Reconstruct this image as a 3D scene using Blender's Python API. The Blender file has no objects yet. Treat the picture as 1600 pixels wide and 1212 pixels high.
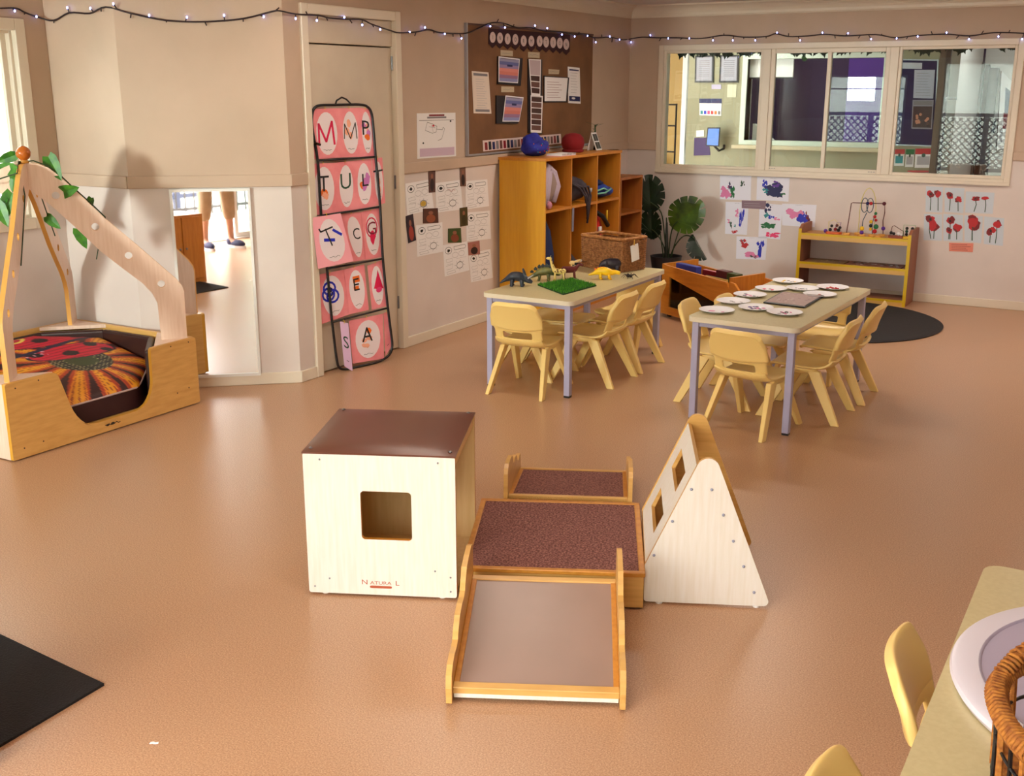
import bpy, math, random
from mathutils import Vector, Matrix
from mathutils.geometry import tessellate_polygon
random.seed(7)
R = math.radians
scene = bpy.context.scene
COL = scene.collection
# ------------------------------------------------------------------ camera
CAM_H = 1.6104; PITCH = R(15.159); YAW = R(-30.425); FPX = 1732.14
cd = bpy.data.cameras.new('camera'); cam = bpy.data.objects.new('camera', cd); COL.objects.link(cam)
cam.location = (0, 0, CAM_H); cam.rotation_euler = (R(90) - PITCH, 0, -YAW)
cd.sensor_fit = 'HORIZONTAL'; cd.sensor_width = 36; cd.lens = 36 * FPX / 1600; cd.clip_start = 0.02
scene.camera = cam
# ------------------------------------------------------------------ daylight, sky, exposure
w = bpy.data.worlds.new('sky'); scene.world = w; w.use_nodes = True
bg = w.node_tree.nodes['Background']; bg.inputs[0].default_value = (1.0, 0.97, 0.93, 1); bg.inputs[1].default_value = 14.0
scene.view_settings.view_transform = 'Standard'; scene.view_settings.look = 'None'
scene.view_settings.gamma = 1; scene.view_settings.use_curve_mapping = False
scene.view_settings.exposure = 0.35
def area(name, loc, rot, sx, sy, power, col=(1, 1, 1), portal=False):
    l = bpy.data.lights.new(name, 'AREA'); l.shape = 'RECTANGLE'; l.size = sx; l.size_y = sy
    l.energy = power; l.color = col
    if portal: l.cycles.is_portal = True
    o = bpy.data.objects.new(name, l); o.location = loc; o.rotation_euler = rot; COL.objects.link(o)
    return o
DOOR_X = (-3.3, .45); DOOR_Z = 2.05; REAR_Y = -0.6
WIN_X = (-5.02, -3.76); WIN_Z = (0.74, 1.80)
FILL_LAMPS = ((-3.0, 4.6), (-1.2, 2.2), (-2.4, 7.0), (.2, 7.4))  # unseen ceiling lamps added to even out the room light
for lx, ly in FILL_LAMPS: area('room_fill_lamp', (lx, ly, 2.27-.075), (0, 0, 0), 1.15, .12, 20 if ly > 6 else 8, (1.0, .90, .78))
gl = area('added_shadow_lamp', (-4.72, -1.7, 1.62), (R(88), 0, R(0)), .45, .45, 26, (1, .96, .93)); gl.data.spread = R(50)  # lamp added outside the rear window to throw the nest and plant shadows
area('daylight_door', ((DOOR_X[0]+DOOR_X[1])/2, REAR_Y - .02, DOOR_Z/2), (R(90), 0, 0), DOOR_X[1]-DOOR_X[0], DOOR_Z, 1, portal=True)
area('daylight_rear_window', ((WIN_X[0]+WIN_X[1])/2, REAR_Y - .02, sum(WIN_Z)/2), (R(90), 0, 0), 1.26, 1.06, 1, portal=True)

# ------------------------------------------------------------------ helpers
def fwd_():
    return (Vector((math.sin(YAW)*math.cos(PITCH), math.cos(YAW)*math.cos(PITCH), -math.sin(PITCH))), Vector((math.cos(YAW), -math.sin(YAW), 0)))
_f, _r = fwd_(); _u = _r.cross(_f); _C = Vector((0, 0, CAM_H))
def on_plane(u, v, p, n):
    """where the line of sight through a photo pixel meets a plane of the room"""
    d = _f + _r*((u-800)/FPX) + _u*((606-v)/FPX)
    p = Vector(p); n = Vector(n)
    return _C + d*(n.dot(p-_C)/n.dot(d))
def on_z(u, v, z): return on_plane(u, v, (0, 0, z), (0, 0, 1))
def on_x(u, v, x): return on_plane(u, v, (x, 0, 0), (1, 0, 0))
def on_y(u, v, y): return on_plane(u, v, (0, y, 0), (0, 1, 0))

def lin(c):
    c = c/255.0
    return c/12.92 if c <= .04045 else ((c+.055)/1.055)**2.4
def rgb(r, g, b): return (lin(r), lin(g), lin(b), 1)
_M = {}
def mat(name, col, rough=.5, metal=0, col2=None, scale=20, stretch=(1, 1, 1), bump=0, bscale=None, detail=4, spec=.5, lo=.35, hi=.65, emit=None, alpha=None):
    if name in _M: return _M[name]
    m = bpy.data.materials.new(name); m.use_nodes = True; nt = m.node_tree; N = nt.nodes; L = nt.links
    b = N['Principled BSDF']; c = rgb(*col)
    b.inputs['Base Color'].default_value = c; b.inputs['Roughness'].default_value = rough; b.inputs['Metallic'].default_value = metal
    b.inputs['Specular IOR Level'].default_value = spec
    if col2 or bump:
        tc = N.new('ShaderNodeTexCoord'); mp = N.new('ShaderNodeMapping'); L.new(tc.outputs['Object'], mp.inputs[0]); mp.inputs['Scale'].default_value = stretch
    if col2:
        no = N.new('ShaderNodeTexNoise'); no.inputs['Scale'].default_value = scale; no.inputs['Detail'].default_value = detail; L.new(mp.outputs[0], no.inputs[0])
        cr = N.new('ShaderNodeValToRGB'); cr.color_ramp.elements[0].position = lo; cr.color_ramp.elements[1].position = hi
        cr.color_ramp.elements[0].color = c; cr.color_ramp.elements[1].color = rgb(*col2)
        L.new(no.outputs[0], cr.inputs[0]); L.new(cr.outputs[0], b.inputs['Base Color'])
    if bump:
        n2 = N.new('ShaderNodeTexNoise'); n2.inputs['Scale'].default_value = bscale or scale; n2.inputs['Detail'].default_value = 3; L.new(mp.outputs[0], n2.inputs[0])
        bp = N.new('ShaderNodeBump'); bp.inputs['Strength'].default_value = bump; bp.inputs['Distance'].default_value = .004
        L.new(n2.outputs[0], bp.inputs['Height']); L.new(bp.outputs[0], b.inputs['Normal'])
    if emit:
        b.inputs['Emission Color'].default_value = rgb(*emit[0]); b.inputs['Emission Strength'].default_value = emit[1]
    _M[name] = m
    return m
def glass_mat(name, tint=(245, 250, 248), ior=1.45, rough=0.0):
    m = bpy.data.materials.new(name); m.use_nodes = True; nt = m.node_tree; N = nt.nodes; L = nt.links
    N.remove(N['Principled BSDF'])
    t = N.new('ShaderNodeBsdfTransparent'); t.inputs[0].default_value = rgb(*tint)
    g = N.new('ShaderNodeBsdfGlossy'); g.inputs['Roughness'].default_value = rough
    f = N.new('ShaderNodeFresnel'); f.inputs[0].default_value = ior
    mx = N.new('ShaderNodeMixShader'); L.new(f.outputs[0], mx.inputs[0]); L.new(t.outputs[0], mx.inputs[1]); L.new(g.outputs[0], mx.inputs[2])
    L.new(mx.outputs[0], N['Material Output'].inputs[0]); return m

class MB:
    def __init__(s): s.v = []; s.f = []; s.mi = []; s.mats = []; s.M = None
    def slot(s, m):
        if m not in s.mats: s.mats.append(m)
        return s.mats.index(m)
    def add(s, vs, fs, m):
        i = s.slot(m); k = len(s.v)
        for p in vs:
            p = Vector(p)
            s.v.append(tuple(s.M @ p) if s.M is not None else tuple(p))
        for f in fs: s.f.append([k+q for q in f]); s.mi.append(i)
    def box(s, c, d, m, rot=None):
        hx, hy, hz = d[0]/2, d[1]/2, d[2]/2
        vs = [Vector((x*hx, y*hy, z*hz)) for z in (-1, 1) for y in (-1, 1) for x in (-1, 1)]
        if rot is not None:
            if not isinstance(rot, Matrix): rot = Matrix.Rotation(rot, 3, 'Z')
            vs = [rot @ p for p in vs]
        c = Vector(c)
        s.add([c+p for p in vs], [(0, 2, 3, 1), (4, 5, 7, 6), (0, 1, 5, 4), (2, 6, 7, 3), (0, 4, 6, 2), (1, 3, 7, 5)], m)
    def box2(s, a, b, m):
        s.box([(a[i]+b[i])/2 for i in range(3)], [abs(a[i]-b[i]) for i in range(3)], m)
    def hexa(s, q, m):  # 8 points: bottom 4 then top 4
        s.add(q, [(3, 2, 1, 0), (4, 5, 6, 7), (0, 1, 5, 4), (1, 2, 6, 5), (2, 3, 7, 6), (3, 0, 4, 7)], m)
    def prism(s, outer, o, U, V, N, h0, h1, m, holes=(), m_side=None, m_top=None):
        """polygon (with holes) in the plane o,U,V pushed from h0 to h1 along N"""
        o = Vector(o); U = Vector(U); V = Vector(V); N = Vector(N)
        loops = [list(outer)] + [list(h) for h in holes]
        tris = tessellate_polygon([[Vector((a, b, 0)) for a, b in l] for l in loops])
        flat = [p for l in loops for p in l]; n = len(flat)
        P = [o+U*a+V*b+N*h0 for a, b in flat]+[o+U*a+V*b+N*h1 for a, b in flat]
        area_ = sum(outer[i][0]*outer[(i+1) % len(outer)][1]-outer[(i+1) % len(outer)][0]*outer[i][1] for i in range(len(outer)))
        fa = []; fb = []
        for t in tris:
            a, b, c = (flat[i] for i in t)
            cr = (b[0]-a[0])*(c[1]-a[1])-(b[1]-a[1])*(c[0]-a[0])
            if cr < 0: t = t[::-1]
            fb.append(tuple(i+n for i in t)); fa.append(tuple(t[::-1]))
        s.add(P, fa, m); 
        s.add(P, fb, m_top or m)
        k = 0; fs = []
        for li, l in enumerate(loops):
            L_ = len(l); ar = sum(l[i][0]*l[(i+1) % L_][1]-l[(i+1) % L_][0]*l[i][1] for i in range(L_))
            ccw = ar > 0
            for i in range(L_):
                a, b = k+i, k+(i+1) % L_
                q = (a, b, b+n, a+n)
                if (li == 0) != ccw: q = q[::-1]
                fs.append(q)
            k += L_
        s.add(P, fs, m_side or m)
    def tube(s, path, r, m, n=8, closed=False, caps=True):
        path = [Vector(p) for p in path]; k = len(path)
        rr = r if isinstance(r, (list, tuple)) else [r]*k
        vs = []; up = Vector((0, 0, 1)); prev = None
        for i, p in enumerate(path):
            if closed: t = path[(i+1) % k]-path[i-1]
            else: t = path[min(i+1, k-1)]-path[max(i-1, 0)]
            if t.length < 1e-9: t = Vector((0, 0, 1))
            t.normalize()
            if prev is None:
                a = t.cross(up)
                if a.length < .05: a = t.cross(Vector((1, 0, 0)))
            else: a = prev - t*prev.dot(t)
            if a.length < 1e-6: a = t.orthogonal()
            a.normalize(); prev = a.copy(); b = t.cross(a)
            for j in range(n):
                an = 2*math.pi*j/n; vs.append(p+(a*math.cos(an)+b*math.sin(an))*rr[i])
        fs = []
        for i in range(k if closed else k-1):
            for j in range(n):
                a0 = i*n+j; a1 = i*n+(j+1) % n; b0 = ((i+1) % k)*n+j; b1 = ((i+1) % k)*n+(j+1) % n
                fs.append((a0, a1, b1, b0))
        if caps and not closed:
            fs.append(tuple(range(n))[::-1]); fs.append(tuple((k-1)*n+j for j in range(n)))
        s.add(vs, fs, m)
    def lathe(s, prof, m, n=24, c=(0, 0, 0), mats=None):
        c = Vector(c); k = len(prof); vs = []
        for r_, z in prof:
            for j in range(n):
                a = 2*math.pi*j/n; vs.append(c+Vector((r_*math.cos(a), r_*math.sin(a), z)))
        fs = [(i*n+j, i*n+(j+1) % n, (i+1)*n+(j+1) % n, (i+1)*n+j) for i in range(k-1) for j in range(n)]
        s.add(vs, fs, m)
        if prof[0][0] > 1e-4: s.add(vs[:n], [tuple(range(n))[::-1]], m)
        if prof[-1][0] > 1e-4: s.add(vs[-n:], [tuple(range(n))], m)
    def ball(s, c, r, m, n=12, fn=None, rot=None):
        c = Vector(c); r = (r, r, r) if not isinstance(r, (list, tuple)) else r
        vs = []; k = n//2+1
        for i in range(k):
            th = math.pi*i/(k-1)
            for j in range(n):
                ph = 2*math.pi*j/n
                p = Vector((math.sin(th)*math.cos(ph), math.sin(th)*math.sin(ph), -math.cos(th)))
                q = 1 if fn is None else fn(p)
                p = Vector((p.x*r[0]*q, p.y*r[1]*q, p.z*r[2]*q))
                if rot is not None: p = rot @ p
                vs.append(c+p)
        fs = [(i*n+j, i*n+(j+1) % n, (i+1)*n+(j+1) % n, (i+1)*n+j) for i in range(k-1) for j in range(n)]
        s.add(vs, fs, m)
    def grid(s, rows, m, th=0, mask=None, mfn=None):
        """surface through a grid of points; th gives it thickness along its normals"""
        a = len(rows); b = len(rows[0]); P = [[Vector(p) for p in r] for r in rows]
        vs = [p for r in P for p in r]; keep = {(i, j) for i in range(a-1) for j in range(b-1) if mask is None or mask(i, j)}
        if not th:
            for (i, j) in sorted(keep):
                pass
            if mfn is None: s.add(vs, [(i*b+j, i*b+j+1, (i+1)*b+j+1, (i+1)*b+j) for i, j in sorted(keep)], m)
            else:
                k = len(s.v)
                s.add(vs, [], m)
                for i, j in sorted(keep):
                    s.f.append([k+i*b+j, k+i*b+j+1, k+(i+1)*b+j+1, k+(i+1)*b+j]); s.mi.append(s.slot(mfn(i, j)))
            return
        off = []
        for i in range(a):
            for j in range(b):
                du = P[i][min(j+1, b-1)]-P[i][max(j-1, 0)]; dv = P[min(i+1, a-1)][j]-P[max(i-1, 0)][j]
                n = du.cross(dv)
                n = n.normalized() if n.length > 1e-9 else Vector((0, 0, 1))
                off.append(P[i][j]-n*th)
        n = a*b; fs = []
        for i, j in sorted(keep):
            q = (i*b+j, i*b+j+1, (i+1)*b+j+1, (i+1)*b+j)
            fs.append(q); fs.append(tuple(x+n for x in q[::-1]))
            for (di, dj), (x, y) in (((-1, 0), (0, 1)), ((0, 1), (1, 2)), ((1, 0), (2, 3)), ((0, -1), (3, 0))):
                if (i+di, j+dj) not in keep: fs.append((q[y], q[x], q[x]+n, q[y]+n))
        s.add(vs+off, fs, m)
    def build(s, name, parent=None, smooth=None, bevel=0, seg=2, sub=0, loc=None, rotz=0, kind=None):
        me = bpy.data.meshes.new(name); me.from_pydata(s.v, [], s.f)
        for m in s.mats: me.materials.append(m)
        me.polygons.foreach_set('material_index', s.mi); me.update()
        if smooth is not None:
            me.polygons.foreach_set('use_smooth', [True]*len(me.polygons))
            if smooth < 180: me.set_sharp_from_angle(angle=R(smooth))
        o = bpy.data.objects.new(name, me); COL.objects.link(o)
        if parent: o.parent = parent
        if loc: o.location = loc
        if rotz: o.rotation_euler = (0, 0, rotz)
        if sub:
            q = o.modifiers.new('sub', 'SUBSURF'); q.levels = sub; q.render_levels = sub
        if bevel:
            q = o.modifiers.new('bevel', 'BEVEL'); q.width = bevel; q.segments = seg; q.limit_method = 'ANGLE'; q.angle_limit = R(40)
        if kind: o['kind'] = kind
        return o
def thing(name, label, cat, loc=(0, 0, 0), rotz=0, group=None):
    o = bpy.data.objects.new(name, None); COL.objects.link(o); o.location = loc; o.rotation_euler = (0, 0, rotz)
    o.empty_display_size = .05
    return tag(o, label, cat, group)
def tag(o, label, cat, group=None):
    o['label'] = label; o['category'] = cat
    if group: o['group'] = group
    return o
def struct(name, mb, **k): return mb.build(name, kind='structure', **k)
def kids(o): return [c for c in bpy.data.objects if c.parent == o]
def copy_tree(o, parent=None):
    c = o.copy(); COL.objects.link(c)
    if parent: c.parent = parent
    for ch in kids(o): copy_tree(ch, c)
    return c
def rrect(w_, h_, r, n=5, cx=0, cy=0):
    pts = []
    for sx, sy, a0 in ((1, 1, 0), (-1, 1, 90), (-1, -1, 180), (1, -1, 270)):
        for i in range(n+1):
            a = R(a0+90*i/n); pts.append((cx+sx*(w_/2-r)+r*math.cos(a), cy+sy*(h_/2-r)+r*math.sin(a)))
    return pts
def circ(cx, cy, rx, ry=None, n=20, a0=0):
    ry = ry or rx
    return [(cx+rx*math.cos(a0+2*math.pi*i/n), cy+ry*math.sin(a0+2*math.pi*i/n)) for i in range(n)]
_G = {}
def glyph(t):
    if t not in _G:
        c = bpy.data.curves.new('t', 'FONT'); c.body = t; c.align_x = 'CENTER'; c.resolution_u = 3
        o = bpy.data.objects.new('t', c); m = bpy.data.meshes.new_from_object(o)
        vs = [(v.co.x, v.co.y) for v in m.vertices]; fs = [tuple(p.vertices) for p in m.polygons]
        bpy.data.objects.remove(o); bpy.data.curves.remove(c); bpy.data.meshes.remove(m)
        _G[t] = (vs, fs)
    return _G[t]
class Sheet:
    """a thin flat sheet with marks printed on it; s runs right, t runs down, both 0..1"""
    def __init__(s, q, n, th=.0015, back=.0004):
        s.q = [Vector(p) for p in q]; s.n = Vector(n).normalized(); s.th = th; s.mb = MB(); s.back = back; s.L = 0
        s.w = (s.q[1]-s.q[0]).length; s.h = (s.q[3]-s.q[0]).length
    def pt(s, a, b, h):
        tl, tr, br, bl = s.q
        return tl*(1-a)*(1-b)+tr*a*(1-b)+br*a*b+bl*(1-a)*b+s.n*h
    def slab(s, m, curl=0):
        a, b, c, d = [(0, 1), (1, 1), (1, 0), (0, 0)]
        s.mb.hexa([s.pt(*p, -s.back) for p in (a, b, c, d)]+[s.pt(*p, s.th) for p in (a, b, c, d)], m); return s
    def face(s, pts, m):
        s.L += 1; h = s.th+.00012*(1+s.L % 12)+.0001
        tris = tessellate_polygon([[Vector((x, -y, 0)) for x, y in pts]])
        fs = []
        for t in tris:
            p = [pts[i] for i in t]
            cr = (p[1][0]-p[0][0])*(p[2][1]-p[0][1])-(p[1][1]-p[0][1])*(p[2][0]-p[0][0])
            fs.append(t if cr < 0 else t[::-1])
        s.mb.add([s.pt(a, b, h) for a, b in pts], fs, m)
    def rect(s, a0, b0, a1, b1, m): s.face([(a0, b0), (a1, b0), (a1, b1), (a0, b1)], m)
    def oval(s, a, b, ra, rb, m, n=18, wob=0):
        s.face([(a+ra*math.cos(x)*(1+random.uniform(-wob, wob)), b+rb*math.sin(x)*(1+random.uniform(-wob, wob))) for x in [2*math.pi*i/n for i in range(n)]], m)
    def ring(s, a, b, ra, rb, wd, m, n=18):
        s.line([(a+ra*math.cos(2*math.pi*i/n), b+rb*math.sin(2*math.pi*i/n)) for i in range(n+1)], wd, m)
    def line(s, pts, wd, m):
        s.L += 1; h = s.th+.00012*(1+s.L % 12)+.0001; asp = s.w/s.h
        for (a0, b0), (a1, b1) in zip(pts, pts[1:]):
            dx, dy = (a1-a0)*s.w, (b1-b0)*s.h; l = math.hypot(dx, dy) or 1
            nx, ny = -dy/l*wd/2/s.w, dx/l*wd/2/s.h; ex, ey = dx/l*wd*.2/s.w, dy/l*wd*.2/s.h
            q = [(a0+nx-ex, b0+ny-ey), (a1+nx+ex, b1+ny+ey), (a1-nx+ex, b1-ny+ey), (a0-nx-ex, b0-ny-ey)]
            s.mb.add([s.pt(x, y, h) for x, y in q], [(0, 1, 2, 3)], m)
    def text(s, t, a, b, size, m, wide=1):
        """size: height of the letters in metres, centre of the baseline at a,b"""
        s.L += 1; h = s.th+.00012*(1+s.L % 12)+.0001
        vs, fs = glyph(t)
        s.mb.add([s.pt(a+x*size*1.4*wide/s.w, b-y*size*1.4/s.h, h) for x, y in vs], fs, m)
    def scribble(s, a, b, wd, ht, m, n=9, th=.0015):
        s.line([(a+wd*i/n, b+random.uniform(-ht, ht)) for i in range(n+1)], th, m)
    def build(s, name, label=None, cat=None, group=None, parent=None):
        o = s.mb.build(name, parent)
        if label: tag(o, label, cat, group)
        return o
def leaf_pts(L_, W_, n=8):
    a = [(0, 0)]
    for i in range(1, n): t = i/n; a.append((W_*math.sin(math.pi*t**.7), L_*t))
    a.append((0, L_))
    return a+[(-x, y) for x, y in a[1:-1]][::-1]

# ------------------------------------------------------------------ materials
wall_up = mat('warm beige wall paint', (200, 174, 152), .55, col2=(192, 167, 145), scale=3, bump=.05, bscale=60)
wall_lo = mat('pale lower wall paint', (224, 210, 203), .45, col2=(217, 203, 196), scale=3, bump=.04, bscale=50)
cream = mat('cream gloss trim paint', (226, 212, 192), .35)
creamd = mat('cream door paint', (214, 198, 176), .4, col2=(206, 189, 168), scale=4)
white = mat('white paint', (236, 234, 230), .4)
ceil_m = mat('ceiling paint', (222, 210, 200), .7)
M_paper = mat('white paper', (240, 236, 236), .7)
M_cool = mat('cool white paper', (238, 238, 252), .7)
M_black = mat('black metal', (22, 18, 20), .35)
M_ink = mat('black ink', (25, 22, 26), .6)
M_grey = mat('grey print', (128, 122, 126), .7)
M_lgrey = mat('light grey print', (178, 172, 176), .7)
M_red = mat('red paint', (190, 24, 34), .5)
M_dred = mat('dark red paint', (125, 14, 24), .5)
M_green = mat('green paint', (24, 110, 62), .5)
M_dgreen = mat('dark green paint', (18, 66, 46), .5)
M_blue = mat('blue paint', (30, 40, 190), .5)
M_navy = mat('navy paint', (22, 24, 84), .5)
M_purple = mat('purple paint', (92, 40, 150), .5)
M_pinkp = mat('magenta paint', (232, 60, 120), .5)
M_orange = mat('orange paint', (238, 110, 30), .5)
M_yellow = mat('yellow paint', (246, 200, 30), .4)
M_teal = mat('teal paint', (40, 140, 150), .5)
M_steel = mat('steel screw', (150, 150, 155), .3, 1)
birch = mat('pale birch ply', (238, 232, 224), .35, col2=(231, 222, 208), scale=6, stretch=(14, 14, 1), lo=.3, hi=.7)
birch_h = mat('honey ply', (226, 178, 104), .35, col2=(208, 158, 84), scale=5, stretch=(1, 1, 12), lo=.3, hi=.7)
edge_w = mat('amber ply edge', (206, 140, 52), .4, col2=(190, 122, 40), scale=40, stretch=(1, 1, 3))
birch_p = mat('pinkish pine', (240, 210, 190), .35, col2=(230, 196, 172), scale=7, stretch=(12, 12, 1), lo=.3, hi=.7)
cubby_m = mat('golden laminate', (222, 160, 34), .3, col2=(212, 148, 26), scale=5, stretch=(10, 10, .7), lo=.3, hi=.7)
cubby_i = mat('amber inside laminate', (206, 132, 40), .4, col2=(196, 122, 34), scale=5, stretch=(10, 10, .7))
brown_v = mat('brown vinyl', (104, 56, 38), .28, bump=.06, bscale=300)
pad_v = mat('dark brown vinyl pad', (52, 26, 22), .4)
carpet = mat('brown loop carpet', (98, 52, 46), .95, col2=(172, 116, 104), scale=150, bump=1.0, bscale=260, lo=.4, hi=.68, detail=6)
slide_m = mat('taupe laminate', (160, 132, 120), .3, col2=(154, 127, 115), scale=4)
chair_m = mat('pale yellow plastic', (246, 212, 132), .35, spec=.5)
top_m = mat('cream laminate top', (208, 194, 150), .3, col2=(202, 187, 142), scale=90)
edge_c = mat('cream edge band', (226, 214, 188), .4)
lav = mat('lavender grey powder coat', (176, 172, 200), .4)
M_pink = mat('pink card', (246, 150, 156), .6, col2=(238, 134, 142), scale=14)
M_oval = mat('white paper oval', (238, 222, 226), .6)
M_leaf = mat('dark monstera leaf', (14, 30, 20), .35, col2=(24, 48, 26), scale=9)
M_ivy = mat('green ivy leaf', (70, 130, 28), .4, col2=(42, 98, 24), scale=30)
M_divy = mat('dark ivy leaf', (20, 44, 24), .5)
M_stem = mat('green stem', (44, 62, 30), .5)
glassm = glass_mat('window glass', (232, 240, 238), 1.5)
mirror_m = mat('mirror silver', (244, 244, 244), .015, 1)

# floor: speckled warm vinyl
fm = bpy.data.materials.new('speckled cork coloured vinyl'); fm.use_nodes = True
N = fm.node_tree.nodes; L = fm.node_tree.links; b = N['Principled BSDF']
tc = N.new('ShaderNodeTexCoord'); n1 = N.new('ShaderNodeTexNoise'); n1.inputs['Scale'].default_value = 230; n1.inputs['Detail'].default_value = 5; n1.inputs['Roughness'].default_value = .7
L.new(tc.outputs['Object'], n1.inputs[0]); cr = N.new('ShaderNodeValToRGB'); e = cr.color_ramp.elements
e[0].position = .30; e[0].color = rgb(150, 104, 74); e[1].position = .72; e[1].color = rgb(228, 190, 154)
x = cr.color_ramp.elements.new(.5); x.color = rgb(198, 152, 116)
L.new(n1.outputs[0], cr.inputs[0])
n2 = N.new('ShaderNodeTexNoise'); n2.inputs['Scale'].default_value = .8; n2.inputs['Detail'].default_value = 2; L.new(tc.outputs['Object'], n2.inputs[0])
mx = N.new('ShaderNodeMix'); mx.data_type = 'RGBA'; mx.blend_type = 'MULTIPLY'; mx.inputs[0].default_value = .25
L.new(cr.outputs[0], mx.inputs[6]); L.new(n2.outputs[0], mx.inputs[7]); L.new(mx.outputs[2], b.inputs['Base Color'])
mr = N.new('ShaderNodeMapRange'); mr.inputs[3].default_value = .26; mr.inputs[4].default_value = .4; L.new(n2.outputs[0], mr.inputs[0]); L.new(mr.outputs[0], b.inputs['Roughness'])
n3 = N.new('ShaderNodeTexNoise'); n3.inputs['Scale'].default_value = 90; L.new(tc.outputs['Object'], n3.inputs[0])
bp = N.new('ShaderNodeBump'); bp.inputs['Strength'].default_value = .07; bp.inputs['Distance'].default_value = .003; L.new(n3.outputs[0], bp.inputs['Height']); L.new(bp.outputs[0], b.inputs['Normal'])
floor_m = fm

# ================================================================== THE ROOM
XL, YB, HC = -4.106, 8.966, 2.27
XW = -5.27; P2 = (-4.735, 4.078); P1 = (XL, 4.631); XR = 2.6
def wall(name, p, q, z1, openings=(), th=.12, split=True, m_up=None, m_lo=None, z0=0, e0=0, e1=0, zs=1.13):
    """p->q with the room on the right hand side of the direction of travel"""
    p = Vector((p[0], p[1], 0)); q = Vector((q[0], q[1], 0)); d = (q-p); Lh = d.length; d.normalize()
    n = Vector((-d.y, d.x, 0))  # outward (away from the room)
    mb = MB(); m_up = m_up or wall_up; m_lo = m_lo or wall_lo
    def panel(a, b_, u, v, m):
        if b_-a < 1e-4 or v-u < 1e-4: return
        c0 = p+d*a; c1 = p+d*b_
        o = [c0, c1, c1+n*th, c0+n*th]
        mb.hexa([Vector((k.x, k.y, u)) for k in o]+[Vector((k.x, k.y, v)) for k in o], m)
    def col(a, b_, u, v):
        if split and u < zs < v: panel(a, b_, u, zs, m_lo); panel(a, b_, zs, v, m_up)
        else: panel(a, b_, u, v, m_up if u >= zs-.01 or not split else m_lo)
    cuts = sorted(openings); a = -e0
    for (s0, s1, u, v) in cuts:
        col(a, s0, z0, z1); col(s0, s1, z0, u); col(s0, s1, v, z1); a = s1
    col(a, Lh+e1, z0, z1)
    return struct(name, mb)
def strip(name, p, q, z0, z1, out, m, bevel=.004, e0=0, e1=0):
    p = Vector((p[0], p[1], 0)); q = Vector((q[0], q[1], 0)); d = (q-p).normalized(); n = Vector((d.y, -d.x, 0))
    p = p-d*e0; q = q+d*e1; mb = MB(); o = [p-n*.001, p+n*out, q+n*out, q-n*.001][::-1]
    mb.hexa([Vector((k.x, k.y, z0)) for k in o]+[Vector((k.x, k.y, z1)) for k in o], m)
    return struct(name, mb, bevel=bevel)

mb = MB(); mb.box2((-6.4, REAR_Y-.15, -.1), (XR+.1, 13.5, 0), floor_m); struct('floor', mb)
mb = MB(); mb.box2((XW-.3, REAR_Y-.15, HC), (XR+.1, YB+.12, HC+.1), ceil_m); struct('ceiling', mb)
DY0, DY1, DZ = 4.76, 5.655, 2.045     # door frame outer edges on the left wall
wl0 = 8.966; 
wall('wall_left', P1, (XL, YB), HC, openings=[(DY0+.03-P1[1], DY1-.03-P1[1], -.001, DZ-.03)])
# interior window opening in the back wall
BX0, BX1, BZ0, BZ1 = -3.835, -1.025, .915, 1.95
wall('wall_back', (XL, YB), (XR, YB), HC, openings=[(BX0+.02-XL, BX1-.02-XL, BZ0+.02, BZ1-.02)], e0=.12)
wall('wall_chamfer', P2, P1, HC)
wall('wall_alcove', (XW, P2[1]), P2, HC, e0=.12)
W1Y = (2.35, 3.885); W1Z = (.93, 1.90)
wall('wall_window_side', (XW, REAR_Y), (XW, P2[1]), HC, openings=[(W1Y[0]-REAR_Y, W1Y[1]-REAR_Y, W1Z[0], W1Z[1])])
wall('wall_right', (XR, YB), (XR, REAR_Y), HC)
wall('wall_rear', (XR, REAR_Y), (XW, REAR_Y), HC, openings=[(XR-DOOR_X[1], XR-DOOR_X[0], -.001, DOOR_Z), (XR-WIN_X[1], XR-WIN_X[0], WIN_Z[0], WIN_Z[1])], e0=.1, e1=.12)
# trims: dado rail, baseboards, cornice
strip('trim_1', P1, (XL, DY0), 1.095, 1.16, .014, wall_up)
strip('trim_2', (XL, DY1), (XL, YB), 1.095, 1.16, .014, wall_up)
strip('trim_3', P2, P1, 1.095, 1.16, .014, wall_up, e0=.005, e1=.01)
strip('trim_4', (XW, P2[1]), P2, 1.095, 1.16, .014, wall_up)
strip('trim_5', (XL, YB), (BX0, YB), 1.095, 1.16, .014, wall_up)
strip('trim_6', (BX1, YB), (XR, YB), 1.095, 1.16, .014, wall_up)
strip('baseboard_left', (XL, DY1), (XL, YB), 0, .065, .014, cream)
strip('baseboard_corner', P1, (XL, DY0), 0, .065, .014, cream)
strip('baseboard_back', (XL, YB), (XR, YB), 0, .065, .014, cream)
strip('baseboard_chamfer', P2, P1, 0, .065, .014, cream, e1=.01)
strip('baseboard_alcove', (XW, P2[1]), P2, 0, .065, .014, cream)
strip('baseboard_window_side', (XW, REAR_Y), (XW, P2[1]), 0, .065, .014, cream)
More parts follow.
